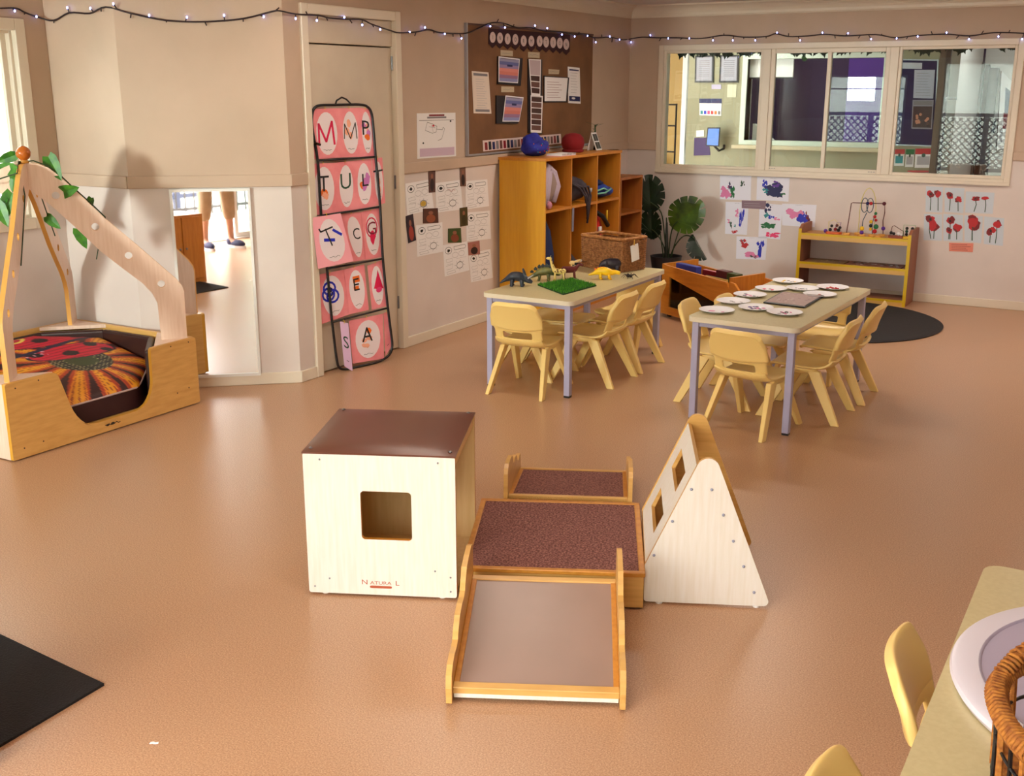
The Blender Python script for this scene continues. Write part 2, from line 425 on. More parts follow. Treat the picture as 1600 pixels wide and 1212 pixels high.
def cornice(name, p, q):
    p = Vector((p[0], p[1], 0)); q = Vector((q[0], q[1], 0)); d = (q-p).normalized(); n = Vector((d.y, -d.x, 0)); mb = MB()
    prof = [(0, HC-.1), (.006, HC-.1), (.012, HC-.088)]+[(.012+.075*(1-math.cos(t*math.pi/2/6)), HC-.088+.075*math.sin(t*math.pi/2/6)) for t in range(1, 7)]+[(.092, HC-.001), (0, HC-.001)]
    prof = [(a, z) for a, z in prof]
    k = len(prof); vs = [p+n*a+Vector((0, 0, z)) for a, z in prof]+[q+n*a+Vector((0, 0, z)) for a, z in prof]
    fs = [(i, (i+1) % k, k+(i+1) % k, k+i) for i in range(k)]+[tuple(range(k))[::-1], tuple(range(k, 2*k))]
    mb.add(vs, fs, cream); struct(name, mb)
cornice('trim_7', P1, (XL, YB)); cornice('trim_8', (XL, YB), (XR, YB)); cornice('trim_9', P2, P1); cornice('trim_10', (XW, P2[1]), P2); cornice('trim_11', (XW, REAR_Y), (XW, P2[1]))

# door in the left wall, closed
mb = MB(); fx = XL+.018
for a, b_ in (((DY0, 0), (DY0+.055, DZ)), ((DY1-.055, 0), (DY1, DZ)), ((DY0+.055, DZ-.055), (DY1-.055, DZ))):
    mb.box2((XL-.1, a[0], a[1]), (fx, b_[0], b_[1]), cream)
mb.box2((XL-.1, DY0+.055, 1.845), (XL-.012, DY1-.055, DZ-.055), creamd)
fr = struct('trim_12', mb, bevel=.005)
d = MB(); d.box2((XL-.06, DY0+.059, .008), (XL-.02, DY1-.059, 1.838), creamd); dr = struct('door_1', d, bevel=.003)
bk = MB(); bk.box2((XL-.3, DY0-.1, -.05), (XL-.13, DY1+.1, DZ+.1), wall_lo); struct('door_light_stop', bk)  # unseen slab added behind the door to stop light leaking through
h = MB()
for z in (1.75, 1.05, .3): h.tube([(XL-.014, DY1-.058, z-.04), (XL-.014, DY1-.058, z+.04)], .006, M_steel)
o = h.build('hinge', dr)
h = MB(); h.box2((XL-.02, DY0+.075, 1.30), (XL-.012, DY0+.10, 1.36), M_steel); h.tube([(XL-.014, DY0+.085, 1.31), (XL+.012, DY0+.085, 1.312), (XL+.016, DY0+.11, 1.305)], .007, mat('dark brass', (70, 52, 40), .4, 1)); h.build('latch', dr)

# long interior window in the back wall: three bays
win = MB(); y0, y1 = YB-.02, YB+.13
def ffr(mb, x0, x1, z0, z1, w_, ya, yb, m):
    mb.box2((x0, ya, z0), (x0+w_, yb, z1), m); mb.box2((x1-w_, ya, z0), (x1, yb, z1), m)
    mb.box2((x0+w_, ya, z1-w_), (x1-w_, yb, z1), m); mb.box2((x0+w_, ya, z0), (x1-w_, yb, z0+w_), m)
ffr(win, BX0, BX1, BZ0, BZ1, .045, y0, y1, cream)
win.box2((BX0, YB-.026, BZ0-.004), (BX1, YB-.018, BZ0+.022), cream)
for xm in (-2.905, -1.922): win.box2((xm-.032, y0+.003, BZ0+.045), (xm+.032, y1, BZ1-.045), cream)
wo = struct('window_1', win, bevel=.004)
sf = MB(); bays = [(BX0+.045, -2.937), (-2.873, -1.954), (-1.890, BX1-.045)]
for i, (a, b_) in enumerate(bays):
    ffr(sf, a, b_, BZ0+.045, BZ1-.045, .022 if i != 1 else .034, YB-.008, YB+.03, cream)
sf.box2((-2.425, YB-.012, BZ0+.07), (-2.395, YB+.03, BZ1-.07), cream)
sf.build('sash', wo, bevel=.003)
for i, (a, b_) in enumerate(bays):
    g = MB(); g.box2((a+.02, YB+.010, BZ0+.06), (b_-.02, YB+.014, BZ1-.06), glassm); g.build('glass_pane', wo)
g = MB()
for x in (-2.84, -2.82, -2.80, -2.05, -2.03, -2.01): g.box2((x, YB-.0125, BZ0+.06), (x+.012, YB-.0075, BZ0+.064), M_grey)
g.build('drain_slots', wo)

# tall window on the left side wall, pale cladding outside
ya, yb = W1Y; za, zb = W1Z
mb = MB()
def ffx(mb, y0, y1, z0, z1, w_, xa, xb, m):
    mb.box2((xa, y0, z0), (xb, y0+w_, z1), m); mb.box2((xa, y1-w_, z0), (xb, y1, z1), m)
    mb.box2((xa, y0+w_, z1-w_), (xb, y1-w_, z1), m); mb.box2((xa, y0+w_, z0), (xb, y1-w_, z0+w_), m)
ffx(mb, ya-.055, yb+.055, za-.055, zb+.055, .06, XW-.02, XW+.018, cream)
ffx(mb, ya, yb, za, zb, .02, XW-.12, XW-.02, cream)
w2 = struct('window_2', mb, bevel=.004)
mb = MB(); ffx(mb, ya+.02, yb-.02, za+.02, zb-.02, .03, XW-.09, XW-.05, cream); mb.build('sash', w2, bevel=.002)
mb = MB(); mb.box2((XW-.072, ya+.05, za+.05), (XW-.068, yb-.05, zb-.05), glassm); mb.build('glass_pane', w2)
# white weatherboards of the wing opposite that window
mb = MB(); wb = mat('white weatherboard', (226, 232, 236), .6)
for i in range(24): mb.hexa([(-7.0, 0, .1+i*.12), (-6.97, 0, .1+i*.12), (-6.97, 6, .1+i*.12), (-7.0, 6, .1+i*.12), (-7.0, 0, .22+i*.12), (-6.99, 0, .22+i*.12), (-6.99, 6, .22+i*.12), (-7.0, 6, .22+i*.12)], wb)
struct('wall_outside_boards', mb)

# rear sliding door and rear window (behind the viewer; seen in the mirror and the panes)
alu = mat('white aluminium', (232, 232, 230), .35)
mb = MB(); ffr(mb, DOOR_X[0], DOOR_X[1], -.03, DOOR_Z, .045, REAR_Y-.1, REAR_Y+.01, alu)
dw = struct('door_2', mb, bevel=.003)
for x0, x1, k in ((DOOR_X[0]+.045, -2.2, 0), (-.35, DOOR_X[1]-.045, 1)):
    s_ = MB(); ffr(s_, x0, x1, .015, DOOR_Z-.045, .05, REAR_Y-.07, REAR_Y-.035, alu); so = s_.build('sliding_panel', dw)
    g = MB(); g.box2((x0+.045, REAR_Y-.055, .06), (x1-.045, REAR_Y-.05, DOOR_Z-.09), glassm); g.build('glass_pane', so)
mb = MB(); ffr(mb, WIN_X[0], WIN_X[1], WIN_Z[0], WIN_Z[1], .03, REAR_Y-.1, REAR_Y+.01, alu)
mb.box2((-4.12, REAR_Y-.08, WIN_Z[0]), (-4.08, REAR_Y-.03, WIN_Z[1]), mat('dark window bar', (40, 34, 40), .4))
mb.box2((WIN_X[0], REAR_Y-.08, 1.58), (WIN_X[1], REAR_Y-.04, 1.60), mat('dark window bar', (40, 34, 40), .4))
w3 = struct('window_3', mb)
mb = MB(); mb.box2((WIN_X[0]+.03, REAR_Y-.062, WIN_Z[0]+.03), (WIN_X[1]-.03, REAR_Y-.058, WIN_Z[1]-.03), glassm); mb.build('glass_pane', w3)

# ------------------------------------------------------------------ outside, behind the viewer
mb = MB(); mb.box2((-16, -20, -.16), (12, REAR_Y-.15, -.06), mat('pale paving', (206, 200, 188), .8, col2=(190, 184, 172), scale=3)); struct('yard_ground', mb)
tr = thing('lattice_fence', 'dark diagonal lattice fence in the yard, reflected in the middle window panes', 'fence', (-4.5, -3.6, -.06))
mb = MB(); lt = mat('slate blue lattice slats', (40, 48, 74), .6)
for i in range(-14, 60):
    x = i*.12
    for s_ in (1, -1):
        a = (x if s_ == 1 else x+.9); b_ = a+s_*.9
        t0, t1 = 0, .9
        mb.tube([(a-3, 0.01*s_, .25), (b_-3, 0.01*s_, 1.15)], .012, lt, n=4)
mb.build('lattice', tr)
mb = MB()
for z in (.22, 1.17): mb.box2((-5, -.03, z), (6, .03, z+.06), lt)
for x in (-4.5, -2.5, -.5, 1.5, 3.5, 5.5): mb.box2((x, -.04, 0), (x+.08, .04, 1.23), lt)
mb.build('fence_frame', tr)
hs = thing('neighbour_house', 'white rendered building with a low brown roof line beyond the lattice fence', 'building', (-4.8, -9, -.06))
mb = MB(); mb.box2((-5, -1, 0), (5, 1, 2.3), mat('white render', (238, 238, 238), .8)); mb.build('house_wall', hs)
mb = MB(); mb.hexa([(-5.3, -1.4, 2.3), (5.3, -1.4, 2.3), (5.3, 1.4, 2.3), (-5.3, 1.4, 2.3), (-5.3, -.1, 2.9), (5.3, -.1, 2.9), (5.3, .1, 2.9), (-5.3, .1, 2.9)], mat('brown roof', (130, 96, 84), .7)); mb.build('roof', hs)
mb = MB()
for i in range(46):
    x = -14+i*.6+random.uniform(-.3, .3); mb.ball((x, -12.5+random.uniform(-.8, .8), 1.6+random.uniform(-.3, 1.0)), (1.0, .9, random.uniform(1.2, 2.2)), M_dgreen if i % 3 == 0 else mat('hedge green', (76, 130, 66), .8), 10, fn=lambda p: 1+.25*math.sin(9*p.x+5*p.z)*math.cos(7*p.y))
tag(mb.build('hedge', kind='stuff'), 'mixed green trees and shrubs at the back of the yard', 'trees')
pf = thing('pool_fence', 'dark upright bar fence outside the sliding door, seen in the mirror', 'fence', (.6, -3.0, -.06))
mb = MB()
for z in (.12, 1.15):
    mb = MB(); mb.box2((-2.2, -.015, z), (3.6, .015, z+.04), M_black); mb.build('rail', pf)
bar = None
for i in range(40):
    if bar is None:
        mb = MB(); mb.box2((-.009, -.009, .05), (.009, .009, 1.25), M_black); bar = mb.build('bar', pf); bar.location.x = -2.1; c = bar
    else:
        c = bar.copy(); COL.objects.link(c)
    c.location.x = -2.1+i*.14

# ------------------------------------------------------------------ the office seen through the back window
OW = mat('olive cream office wall', (158, 152, 124), .6); OY = 10.6
OH = 2.35
mb = MB(); mb.box2((-6.2, YB+.12, OH), (XR, 13.5, OH+.1), ceil_m); struct('ceiling_office', mb)
hx0, hx1, hz0, hz1 = -3.62, -2.36, 1.09, 1.87
wall('wall_office', (-4.22, OY), (-1.86, OY), OH, openings=[(hx0+4.22, hx1+4.22, hz0, hz1)], split=False, m_up=OW)
wall('wall_office_left', (-6.2, YB+.12), (-6.2, 13.4), OH, split=False, m_up=OW)
wall('wall_office_far', (-6.2, 13.4), (XR, 13.4), OH, split=False, m_up=mat('violet feature wall', (86, 34, 140), .55))
wall('wall_office_right', (XR, 13.4), (XR, YB+.12), OH, split=False, m_up=mat('pale grey corridor wall', (214, 208, 204), .5))
wall('wall_purple', (-4.9, 12.2), (-1.5, 12.2), OH, split=False, m_up=mat('deep plum wall', (52, 14, 66), .5), th=.08)
mb = MB(); mb.box2((-3.06, 12.13, 0), (-2.62, 12.195, OH), mat('violet feature wall', (86, 34, 140), .55)); struct('wall_violet_pier', mb)
mb = MB(); ffr(mb, hx0-.05, hx1+.05, hz0-.02, hz1+.05, .05, OY-.02, OY+.14, mat('pale green-white frame', (214, 222, 208), .4)); struct('trim_13', mb)
mb = MB(); mb.box2((hx0-.08, OY-.14, hz0-.045), (hx1+.08, OY+.16, hz0-.01), mat('oatmeal counter', (206, 190, 158), .4)); tag(mb.build('counter_ledge', bevel=.004), 'long oatmeal ledge under the office hatch behind the middle window', 'counter')
mb = MB(); mb.box2((hx0, OY+.05, 1.70), (hx0+.42, OY+.08, hz1), white); mb.box2((hx0, OY+.045, 1.69), (hx0+.42, OY+.085, 1.705), M_black); tag(mb.build('roller_shutter'), 'short white roller blind half raised in the office hatch behind the left window', 'blind')
mb = MB(); mb.hexa([(hx0+.02, OY+.17, hz0), (hx0+.03, OY+.19, hz0), (hx0+.28, OY+.19, hz0), (hx0+.27, OY+.17, hz0), (hx0+.02, OY+.17, hz0+.18), (hx0+.03, OY+.19, hz0+.18), (hx0+.05, OY+.19, hz0+.18), (hx0+.04, OY+.17, hz0+.18)], white); tag(mb.build('document_holder'), 'white sloping document holder on the left end of the office counter', 'holder')
# things on the office wall, seen through the left bay
def osheet(px, name, label, cat, m, y=OY, group=None, th=.004, draw=None):
    q = [on_y(u, v, y-.001) for u, v in px]; s_ = Sheet(q, (0, -1, 0), th); s_.slab(m)
    if draw: draw(s_)
    return s_.build(name, label, cat, group)
def frame_draw(s_):
    s_.rect(.08, .06, .92, .94, mat('grey certificate paper', (150, 146, 158), .6)); s_.rect(.12, .09, .88, .91, mat('grey certificate paper two', (168, 164, 176), .6))
    for i in range(9): s_.line([(.22, .2+i*.07), (.78, .2+i*.07)], .004, M_grey)
osheet([(1087, 87), (1116, 86), (1115, 129), (1086, 129)], 'framed_certificate', 'left one of two black framed certificates behind the left window', 'picture frame', M_black, draw=frame_draw, group='framed certificates', th=.012)
osheet([(1126, 86), (1155, 86), (1154, 129), (1124, 129)], 'framed_certificate', 'right one of two black framed certificates behind the left window', 'picture frame', M_black, draw=frame_draw, group='framed certificates', th=.012)
osheet([(1093, 154), (1128, 154), (1127, 181), (1093, 180)], 'notice_sheet', 'white notice with navy header bar below the framed certificates', 'notice', M_paper,
       draw=lambda s_: (s_.rect(0, 0, 1, .28, M_navy), [s_.rect(.05+i*.16, .72, .16+i*.16, .92, [M_teal, M_blue, M_pinkp, M_red, M_orange, M_grey][i]) for i in range(6)]))
osheet([(1112, 132), (1127, 132), (1127, 139), (1112, 139)], 'wall_label', 'tiny lilac label between certificate frames and navy notice', 'label', mat('lilac label', (190, 180, 206), .6))
osheet([(1137, 132), (1151, 132), (1150, 152), (1136, 152)], 'wall_card', 'small pale card under the right framed certificate', 'card', mat('pale card', (206, 202, 176), .5))
osheet([(1085, 215), (1107, 215), (1110, 242), (1084, 243)], 'purple_poster', 'plain dark purple poster low on the office wall under the tablet', 'poster', mat('dark purple card', (62, 26, 92), .5))
osheet([(1088, 204), (1100, 203), (1100, 213), (1088, 214)], 'wall_note', 'small white note pinned left of the tablet', 'note', M_paper)
tb = thing('tablet', 'dark blue lit tablet on a wall stand behind the left window', 'tablet', on_y(1114, 228, OY-.02))
q = [on_y(u, v, OY-.10) for u, v in ((1106, 199), (1126, 199), (1124, 229), (1103, 228))]; s_ = Sheet(q, (0, -1, 0), .008); s_.slab(M_black); o = s_.build('tablet_body'); o.parent = tb; o.matrix_parent_inverse = Matrix.Translation(-tb.location)
s_ = Sheet([Vector(p)+Vector((0, -.009, 0)) for p in q], (0, -1, 0), .001); s_.slab(M_black); s_.rect(.08, .06, .92, .94, mat('tablet screen glow', (70, 100, 170), .3, emit=((90, 130, 210), .8))); o = s_.build('screen'); o.parent = tb; o.matrix_parent_inverse = Matrix.Translation(-tb.location)
mb = MB(); c = on_y(1120, 232, OY-.06); mb.tube([(c.x-.05, OY+.0, c.z+.06), (c.x-.03, OY-.09, c.z+.04), (c.x+.03, OY-.08, c.z-.02), (c.x+.06, OY-.03, c.z-.0), (c.x+.05, OY, c.z+.03)], .012, M_black); o = mb.build('stand'); o.parent = tb; o.matrix_parent_inverse = Matrix.Translation(-tb.location)
# hall beyond at the far left: yellow door, glass door, dark rack
mb = MB(); a = on_y(1036, 262, 11.2); b_ = on_y(1068, 75, 11.2)
mb.box2((a.x-.1, 11.2, 0), (b_.x+.02, 11.24, 2.0), mat('ochre door', (168, 132, 60), .5)); dd = struct('door_3', mb)
mb = MB(); x = b_.x+.02; mb.box2((x, 11.15, 0), (x+.05, 11.3, 2.1), white); mb.box2((a.x-.15, 11.15, 2.0), (x+.05, 11.3, 2.1), white); struct('trim_14', mb)
mb = MB(); x0 = x+.05
ffr(mb, x0, x0+.34, 0, 2.1, .05, 11.2, 11.25, white); mb.box2((x0, 11.2, .95), (x0+.34, 11.25, 1.15), white); g = struct('door_4', mb)
mb = MB(); mb.box2((x0+.05, 11.22, .05), (x0+.29, 11.225, 2.05), mat('self-lit frosted glass', (226, 236, 244), .5, emit=((226, 238, 250), 1.6))); mb.build('glass_pane', g)  # pane glows by itself in place of daylight behind it
rk = thing('metal_rack', 'thin black metal rack standing in the hall behind the left window', 'rack', (on_y(1046, 262, 10.4).x, 10.4, 0))
mb = MB()
for x in (-.09, .05): mb.tube([(x, 0, 0), (x, 0, 1.46)], .009, M_black, 6)
mb.build('post', rk)
for z in (.35, .72, 1.0, 1.25, 1.45): mb = MB(); mb.tube([(-.09, 0, z), (.05, 0, z)], .009, M_black, 6); mb.build('rail', rk)
mb = MB(); mb.box2((-5.1, 11.0, 0), (-4.7, 11.15, .92), white); tag(mb.build('hall_cupboard', bevel=.005), 'low white cupboard at the foot of the bright glass door', 'cupboard')
# right bay: noticeboard
nb = thing('noticeboard', 'navy noticeboard with silver frame behind the right window', 'noticeboard', (-2.05, OY-.01, 1.5))
q = [on_y(u, v, OY-.001) for u, v in ((1401, 92), (1467, 93), (1461, 229), (1399, 227))]
s_ = Sheet(q, (0, -1, 0), .015); s_.slab(mat('silver frame', (176, 176, 184), .35, .6)); s_.rect(.02, .015, .97, .985, mat('navy felt', (26, 24, 74), .9)); s_.rect(.05, .04, .62, .11, mat('silver letters strip', (196, 198, 210), .4)); o = s_.build('board'); o.parent = nb; o.matrix_parent_inverse = Matrix.Translation(-nb.location)
def lines(n, m=M_grey, a=.12, b_=.88, y0=.12, y1=.9, wd=.0022):
    def f(s_):
        for i in range(n): s_.line([(a, y0+(y1-y0)*i/(n-1)), (b_-random.uniform(0, .2), y0+(y1-y0)*i/(n-1))], wd, m)
    return f
osheet([(1429, 109), (1461, 109), (1458, 154), (1427, 153)], 'notice_sheet', 'pale blue text notice pinned at the top of the navy noticeboard', 'notice', mat('pale blue paper', (184, 188, 206), .6), y=OY-.017, th=.002, draw=lines(9))
def kidsphoto(s_):
    s_.rect(.05, .22, .95, .95, mat('dark maroon photo', (60, 22, 30), .4)); s_.rect(.06, .04, .94, .18, M_grey)
    for i in range(12): s_.oval(.2+random.random()*.6, .5+random.random()*.35, .07, .05, mat('skin tone print', (196, 130, 104), .6))
osheet([(1426, 156), (1459, 156), (1456, 202), (1424, 201)], 'photo_notice', 'dark group photo notice on the lower half of the navy noticeboard', 'notice', mat('grey notice edge', (140, 136, 150), .6), y=OY-.017, th=.002, draw=kidsphoto)
for px, lb, mc in (([(1398, 233), (1414, 233), (1412, 259), (1397, 259)], 'red and blue leaflet, leftmost below the noticeboard', M_red), ([(1416, 233), (1429, 233), (1427, 261), (1414, 261)], 'green edged leaflet in the middle below the noticeboard', M_green), ([(1431, 232), (1457, 232), (1455, 262), (1429, 262)], 'large white leaflet with a red header below the noticeboard', M_red)):
    def dr_(s_, mc=mc):
        s_.rect(0, 0, 1, .3, mc); s_.rect(.12, .4, .88, .85, M_teal if 'blue' in lb else M_lgrey); s_.oval(.5, .35, .12, .1, M_dgreen)
    osheet(px, 'leaflet', lb, 'leaflet', M_paper, draw=dr_, group='leaflets below the noticeboard')
mb = MB(); c = on_y(1436, 274, OY-.1); mb.lathe([(.0, 0), (.05, 0), (.09, .03), (.1, .035), (.09, .04), (.04, .012), (0, .012)], M_paper, 20); mb.lathe([(.1, .035), (.102, .038), (.1, .041)], M_red, 20)
sh = MB(); sh.box2((c.x-.2, OY-.22, c.z-.03), (c.x+.2, OY-.001, c.z-.002), mat('oatmeal counter', (206, 190, 158), .4)); tag(sh.build('wall_shelf'), 'narrow oatmeal shelf under the noticeboard leaflets', 'shelf')
o = mb.build('bowl', loc=(c.x, OY-.11, c.z-.002), smooth=60); tag(o, 'white bowl with a red rim below the leaflets behind the right window', 'bowl')
# door edge, corridor doors, framed picture in the corridor
DW = mat('dark brown door', (74, 48, 40), .4, col2=(62, 38, 32), scale=5, stretch=(10, 10, 1))
mb = MB(); a = on_y(1470, 80, 10.35).x; b_ = on_y(1487, 80, 10.35).x; mb.box2((a, 10.33, .55), (a+.05, 10.38, 2.2), mat('taupe door edge', (112, 92, 78), .5)); mb.box2((a+.05, 10.33, .55), (b_, 10.38, 2.2), DW)
o = tag(mb.build('open_door', bevel=.003), 'narrow dark brown upright door edge beside the navy noticeboard', 'door')
mb = MB(); p_ = on_y(1496, 154, 10.35); mb.tube([(b_, 10.32, p_.z), (b_+.03, 10.29, p_.z), (b_+.09, 10.29, p_.z)], .012, M_steel); h = mb.build('door_handle', o)
CW = mat('pale grey corridor wall', (214, 208, 204), .5)
wall('wall_corridor', (-1.72, 12.0), (XR, 12.0), OH, split=False, m_up=CW)
wall('wall_corridor_side', (-1.74, OY+.12), (-1.74, 12.0), OH, split=False, m_up=CW, th=.1)
for i, (u0, u1) in enumerate(((1507, 1528), (1537, 1551))):
    mb = MB(); a = on_y(u0, 200, 11.97); b_ = on_y(u1, 200, 11.97); zt = on_y(u0, 98+8*i, 11.97).z
    mb.box2((a.x, 11.95, 0), (b_.x, 11.995, zt), mat('grey brown door panel', (104, 90, 84), .45, col2=(88, 74, 70), scale=4, stretch=(8, 8, 1))); mb.box2((a.x-.04, 11.94, 0), (a.x, 11.995, zt+.03), DW)
    d_ = struct('door_%d' % (5+i), mb)
    mb = MB(); mb.tube([(b_.x+.02, 11.93, 1.18), (b_.x+.02, 11.93, 1.32)], .01, M_black); mb.build('door_handle', d_)
s_ = osheet([(1564, 110), (1583, 130), (1580, 228), (1556, 236)], 'framed_picture', 'blue and red framed picture on the corridor wall at far right', 'picture', M_paper, y=11.99, th=.02,
       draw=lambda s_: (s_.rect(0, 0, .08, 1, DW), s_.rect(.45, .15, .95, .55, M_navy), s_.rect(.4, .5, .95, .72, M_dred), s_.rect(.2, .7, .4, .9, M_lgrey)))
ol = thing('ceiling_light', 'long white fluorescent tube light on the corridor ceiling behind the right window', 'ceiling light', (-1.0, 10.9, OH))
mb = MB(); mb.box2((-.75, -.06, -.03), (.9, .06, 0), white); mb.build('housing', ol)
mb = MB(); mb.box2((-.72, -.04, -.05), (.87, .04, -.03), mat('lit tube', (245, 250, 255), .4, emit=((240, 246, 255), 5))); mb.build('diffuser', ol)
area('corridor_lamp', (-.9, 10.9, OH-.08), (0, 0, 0), 1.6, .1, 14, (1, .96, .9))
area('office_lamp', (-3.6, 10.1, OH-.08), (0, 0, 0), 1.2, .2, 7, (1, .97, .88))
area('plum_room_lamp', (-3.0, 11.5, OH-.08), (0, 0, 0), 1.2, .2, 6, (1, .97, .95))
for x, y_, lb in ((-3.6, 10.1, 'short ceiling light above the corridor in front of the office hatch'), (-3.0, 11.5, 'short ceiling light inside the purple office')):
    mb = MB(); mb.box2((x-.62, y_-.12, OH-.06), (x+.62, y_+.12, OH-.001), white); tag(mb.build('ceiling_lamp'), lb, 'ceiling light')
# ivy hanging behind the top of each bay
ivy_lab = ['dark ivy garland hanging along the top of the left window bay', 'dark ivy garland hanging along the top of the middle window bay', 'dark ivy garland hanging along the top of the right window bay']
for bi, (x0, x1) in enumerate(((-3.72, -2.98), (-2.80, -2.0), (-1.83, -1.1))):
    mb = MB(); n = 30
    mb.tube([(x0+(x1-x0)*i/12, YB+.08, 1.895+.008*math.sin(i*2)) for i in range(13)], .003, M_stem, 5)
    for i in range(n if bi < 2 else 34):
        x = x0+(x1-x0)*random.random(); 
        if bi == 2 and x > -1.45 and random.random() < .5: continue
        z = 1.90; L_ = random.uniform(.03, .075); a = random.uniform(-.7, .7); W_ = L_*.45
        pts = [(0, 0), (W_*.7, L_*.2), (W_, L_*.1), (W_*.75, L_*.5), (W_*.35, L_*.6), (0, L_), (-W_*.35, L_*.6), (-W_*.75, L_*.5), (-W_, L_*.1), (-W_*.7, L_*.2)]
        U = Vector((math.cos(a), .1, math.sin(a))); V = Vector((math.sin(a), .15, -math.cos(a)))
        mb.prism(pts, (x, YB+.075+random.uniform(-.02, .02), z), U, V, Vector((0, -1, 0)), 0, .0012, M_divy)
    if bi == 1:
        a = on_y(1258, 92, YB+.09); mb.prism(leaf_pts(.05, .022), (a.x-.03, YB+.09, a.z+.01), (0, 0, 1), (1, 0, -.3), (0, -1, 0), 0, .0012, M_ivy)
        mb.tube([(a.x, YB+.09, 1.89), (a.x, YB+.09, a.z)], .002, M_stem, 5)
    tag(mb.build('ivy_garland'), ivy_lab[bi], 'garland', 'ivy garlands in the window bays')
fill_lamp_lab = ['ceiling light over the mirror corner and letter rack', 'ceiling light over the climbing blocks in the middle of the floor', 'ceiling light nearest the bag cubby and noticeboard', 'ceiling light over the open floor right of the yellow shelf']
for i, (lx, ly) in enumerate(FILL_LAMPS):  # fittings for the added fill lamps, out of view
    t = thing('ceiling_light', 'white slim added fill ' + fill_lamp_lab[i], 'ceiling light', (lx, ly, HC))
    mb = MB(); mb.box2((-.62, -.08, -.05), (.62, .08, -.0005), white); mb.build('housing', t, bevel=.005)
    mb = MB(); mb.box2((-.58, -.06, -.068), (.58, .06, -.05), mat('fill lamp diffuser', (255, 246, 232), .4, emit=((255, 240, 220), 3))); mb.build('diffuser', t)

# ================================================================== FURNITURE ON THE FLOOR
# ---- cube cave
cb = thing('play_cube', 'pale birch ply play cube with a square window and brown vinyl top', 'play cube', (-2.2705, 2.549, 0), R(25))
S = .49; T = .016; cube_in = mat('light honey laminate', (238, 204, 146), .35, col2=(228, 190, 130), scale=5, stretch=(10, 10, 1), lo=.3, hi=.7)
mb = MB(); mb.prism(rrect(S, S-.008, .008, cx=S/2, cy=S/2+.004), (0, 0, 0), (1, 0, 0), (0, 0, 1), (0, -1, 0), -T, 0, birch, holes=[rrect(.165, .165, .012, cx=S/2+.02, cy=.285)], m_side=edge_w); mb.build('front_panel', cb)
mb = MB(); mb.prism(rrect(S, S-.008, .008, cx=S/2, cy=S/2+.004), (0, S, 0), (1, 0, 0), (0, 0, 1), (0, -1, 0), 0, T, cube_in, m_side=edge_w); mb.build('back_panel', cb)
mb = MB(); mb.box2((0, T, .008), (T, S-T, S), cube_in); mb.build('side_panel', cb)
mb = MB(); mb.box2((T, T, .008), (S-.004, S-T, .024), cube_in); mb.build('floor_panel', cb)
mb = MB(); mb.box2((T, T, S-.04), (S-.004, S-T, S-.002), birch_h); mb.build('top_panel', cb)
rows = [[(-.002+(S+.004)*i/16, -.002+(S+.004)*j/16, S+.004+.011*(1-abs(2*i/16-1)**6)*(1-abs(2*j/16-1)**6)) for i in range(17)] for j in range(17)]
mb = MB(); mb.grid(rows, brown_v, th=.006); mb.build('vinyl_top', cb, smooth=60)
def each(name, parent, spots_, fn):
    o = None
    for p in spots_:
        if o is None: mb = MB(); fn(mb); o = mb.build(name, parent, smooth=60); c_ = o
        else: c_ = o.copy(); COL.objects.link(c_)
        c_.location = p
foot_ = lambda mb: mb.lathe([(0, 0), (.011, 0), (.011, .009), (0, .009)], white, 10)
each('glide_foot', cb, [(.05, .02, 0), (.05, S-.02, 0), (S-.05, .02, 0), (S-.05, S-.02, 0)], foot_)
for x, z in ((.055, .47), (S-.055, .47), (.02, .03), (S-.02, .03), (S-.02, .08), (.07, .06), (S-.07, .10)): each('screw', cb, [(x, -.0005, z)], lambda mb: mb.ball((0, 0, 0), .0035, M_steel, 6))
NAT = mat('rust red print', (176, 84, 54), .6)
sh = Sheet([(.175, 0, .062), (.305, 0, .062), (.305, 0, .03), (.175, 0, .03)], (0, -1, 0), .0003)
sh.text('N', .09, .56, .017, NAT, 1.2); sh.text('ATURA', .5, .52, .0115, NAT, 1.35); sh.text('L', .92, .56, .017, NAT, 1.2); sh.face([(p[0], p[1]) for p in rrect(.56, .28, .08, cx=.5, cy=.8)], NAT)
sh.build('printed_logo', parent=cb)
each('top_stud', cb, [(x, y_, S+.008) for x, y_ in ((.02, .03), (S-.02, .03), (.02, S-.02), (S-.02, S-.02))], lambda mb: mb.ball((0, 0, 0), (.007, .007, .004), M_steel, 8))

# ---- carpeted platform between the two ramps
PW, PD, PZ = .58, .615, .128; pa = R(27.6)
pf_ = thing('play_platform', 'low honey ply platform with brown carpet top between cube and triangle', 'play platform', (-1.798, 2.745, 0), R(25.8))
mb = MB(); ln = .58
for a, b_ in (((0, 0, .008), (PW, .018, PZ-.012)), ((0, PD-.018, .008), (PW, PD, PZ-.012)), ((0, .018, .008), (.018, PD-.018, PZ-.012)), ((PW-.018, .018, .008), (PW, PD-.018, PZ-.012))): mb.box2(a, b_, birch_h)
mb.build('base', pf_, bevel=.002)
mb = MB(); w_ = .016
for a, b_ in (((-.004, -.004, PZ-.014), (PW+.004, w_, PZ+.002)), ((-.004, PD-w_, PZ-.014), (PW+.004, PD+.004, PZ+.002)), ((-.004, w_, PZ-.014), (w_, PD-w_, PZ+.002)), ((PW-w_, w_, PZ-.014), (PW+.004, PD-w_, PZ+.002))): mb.box2(a, b_, edge_w)
mb.build('rim', pf_, bevel=.003)
mb = MB(); mb.box2((w_, w_, PZ-.02), (PW-w_, PD-w_, PZ-.002), carpet); mb.build('carpet_top', pf_)

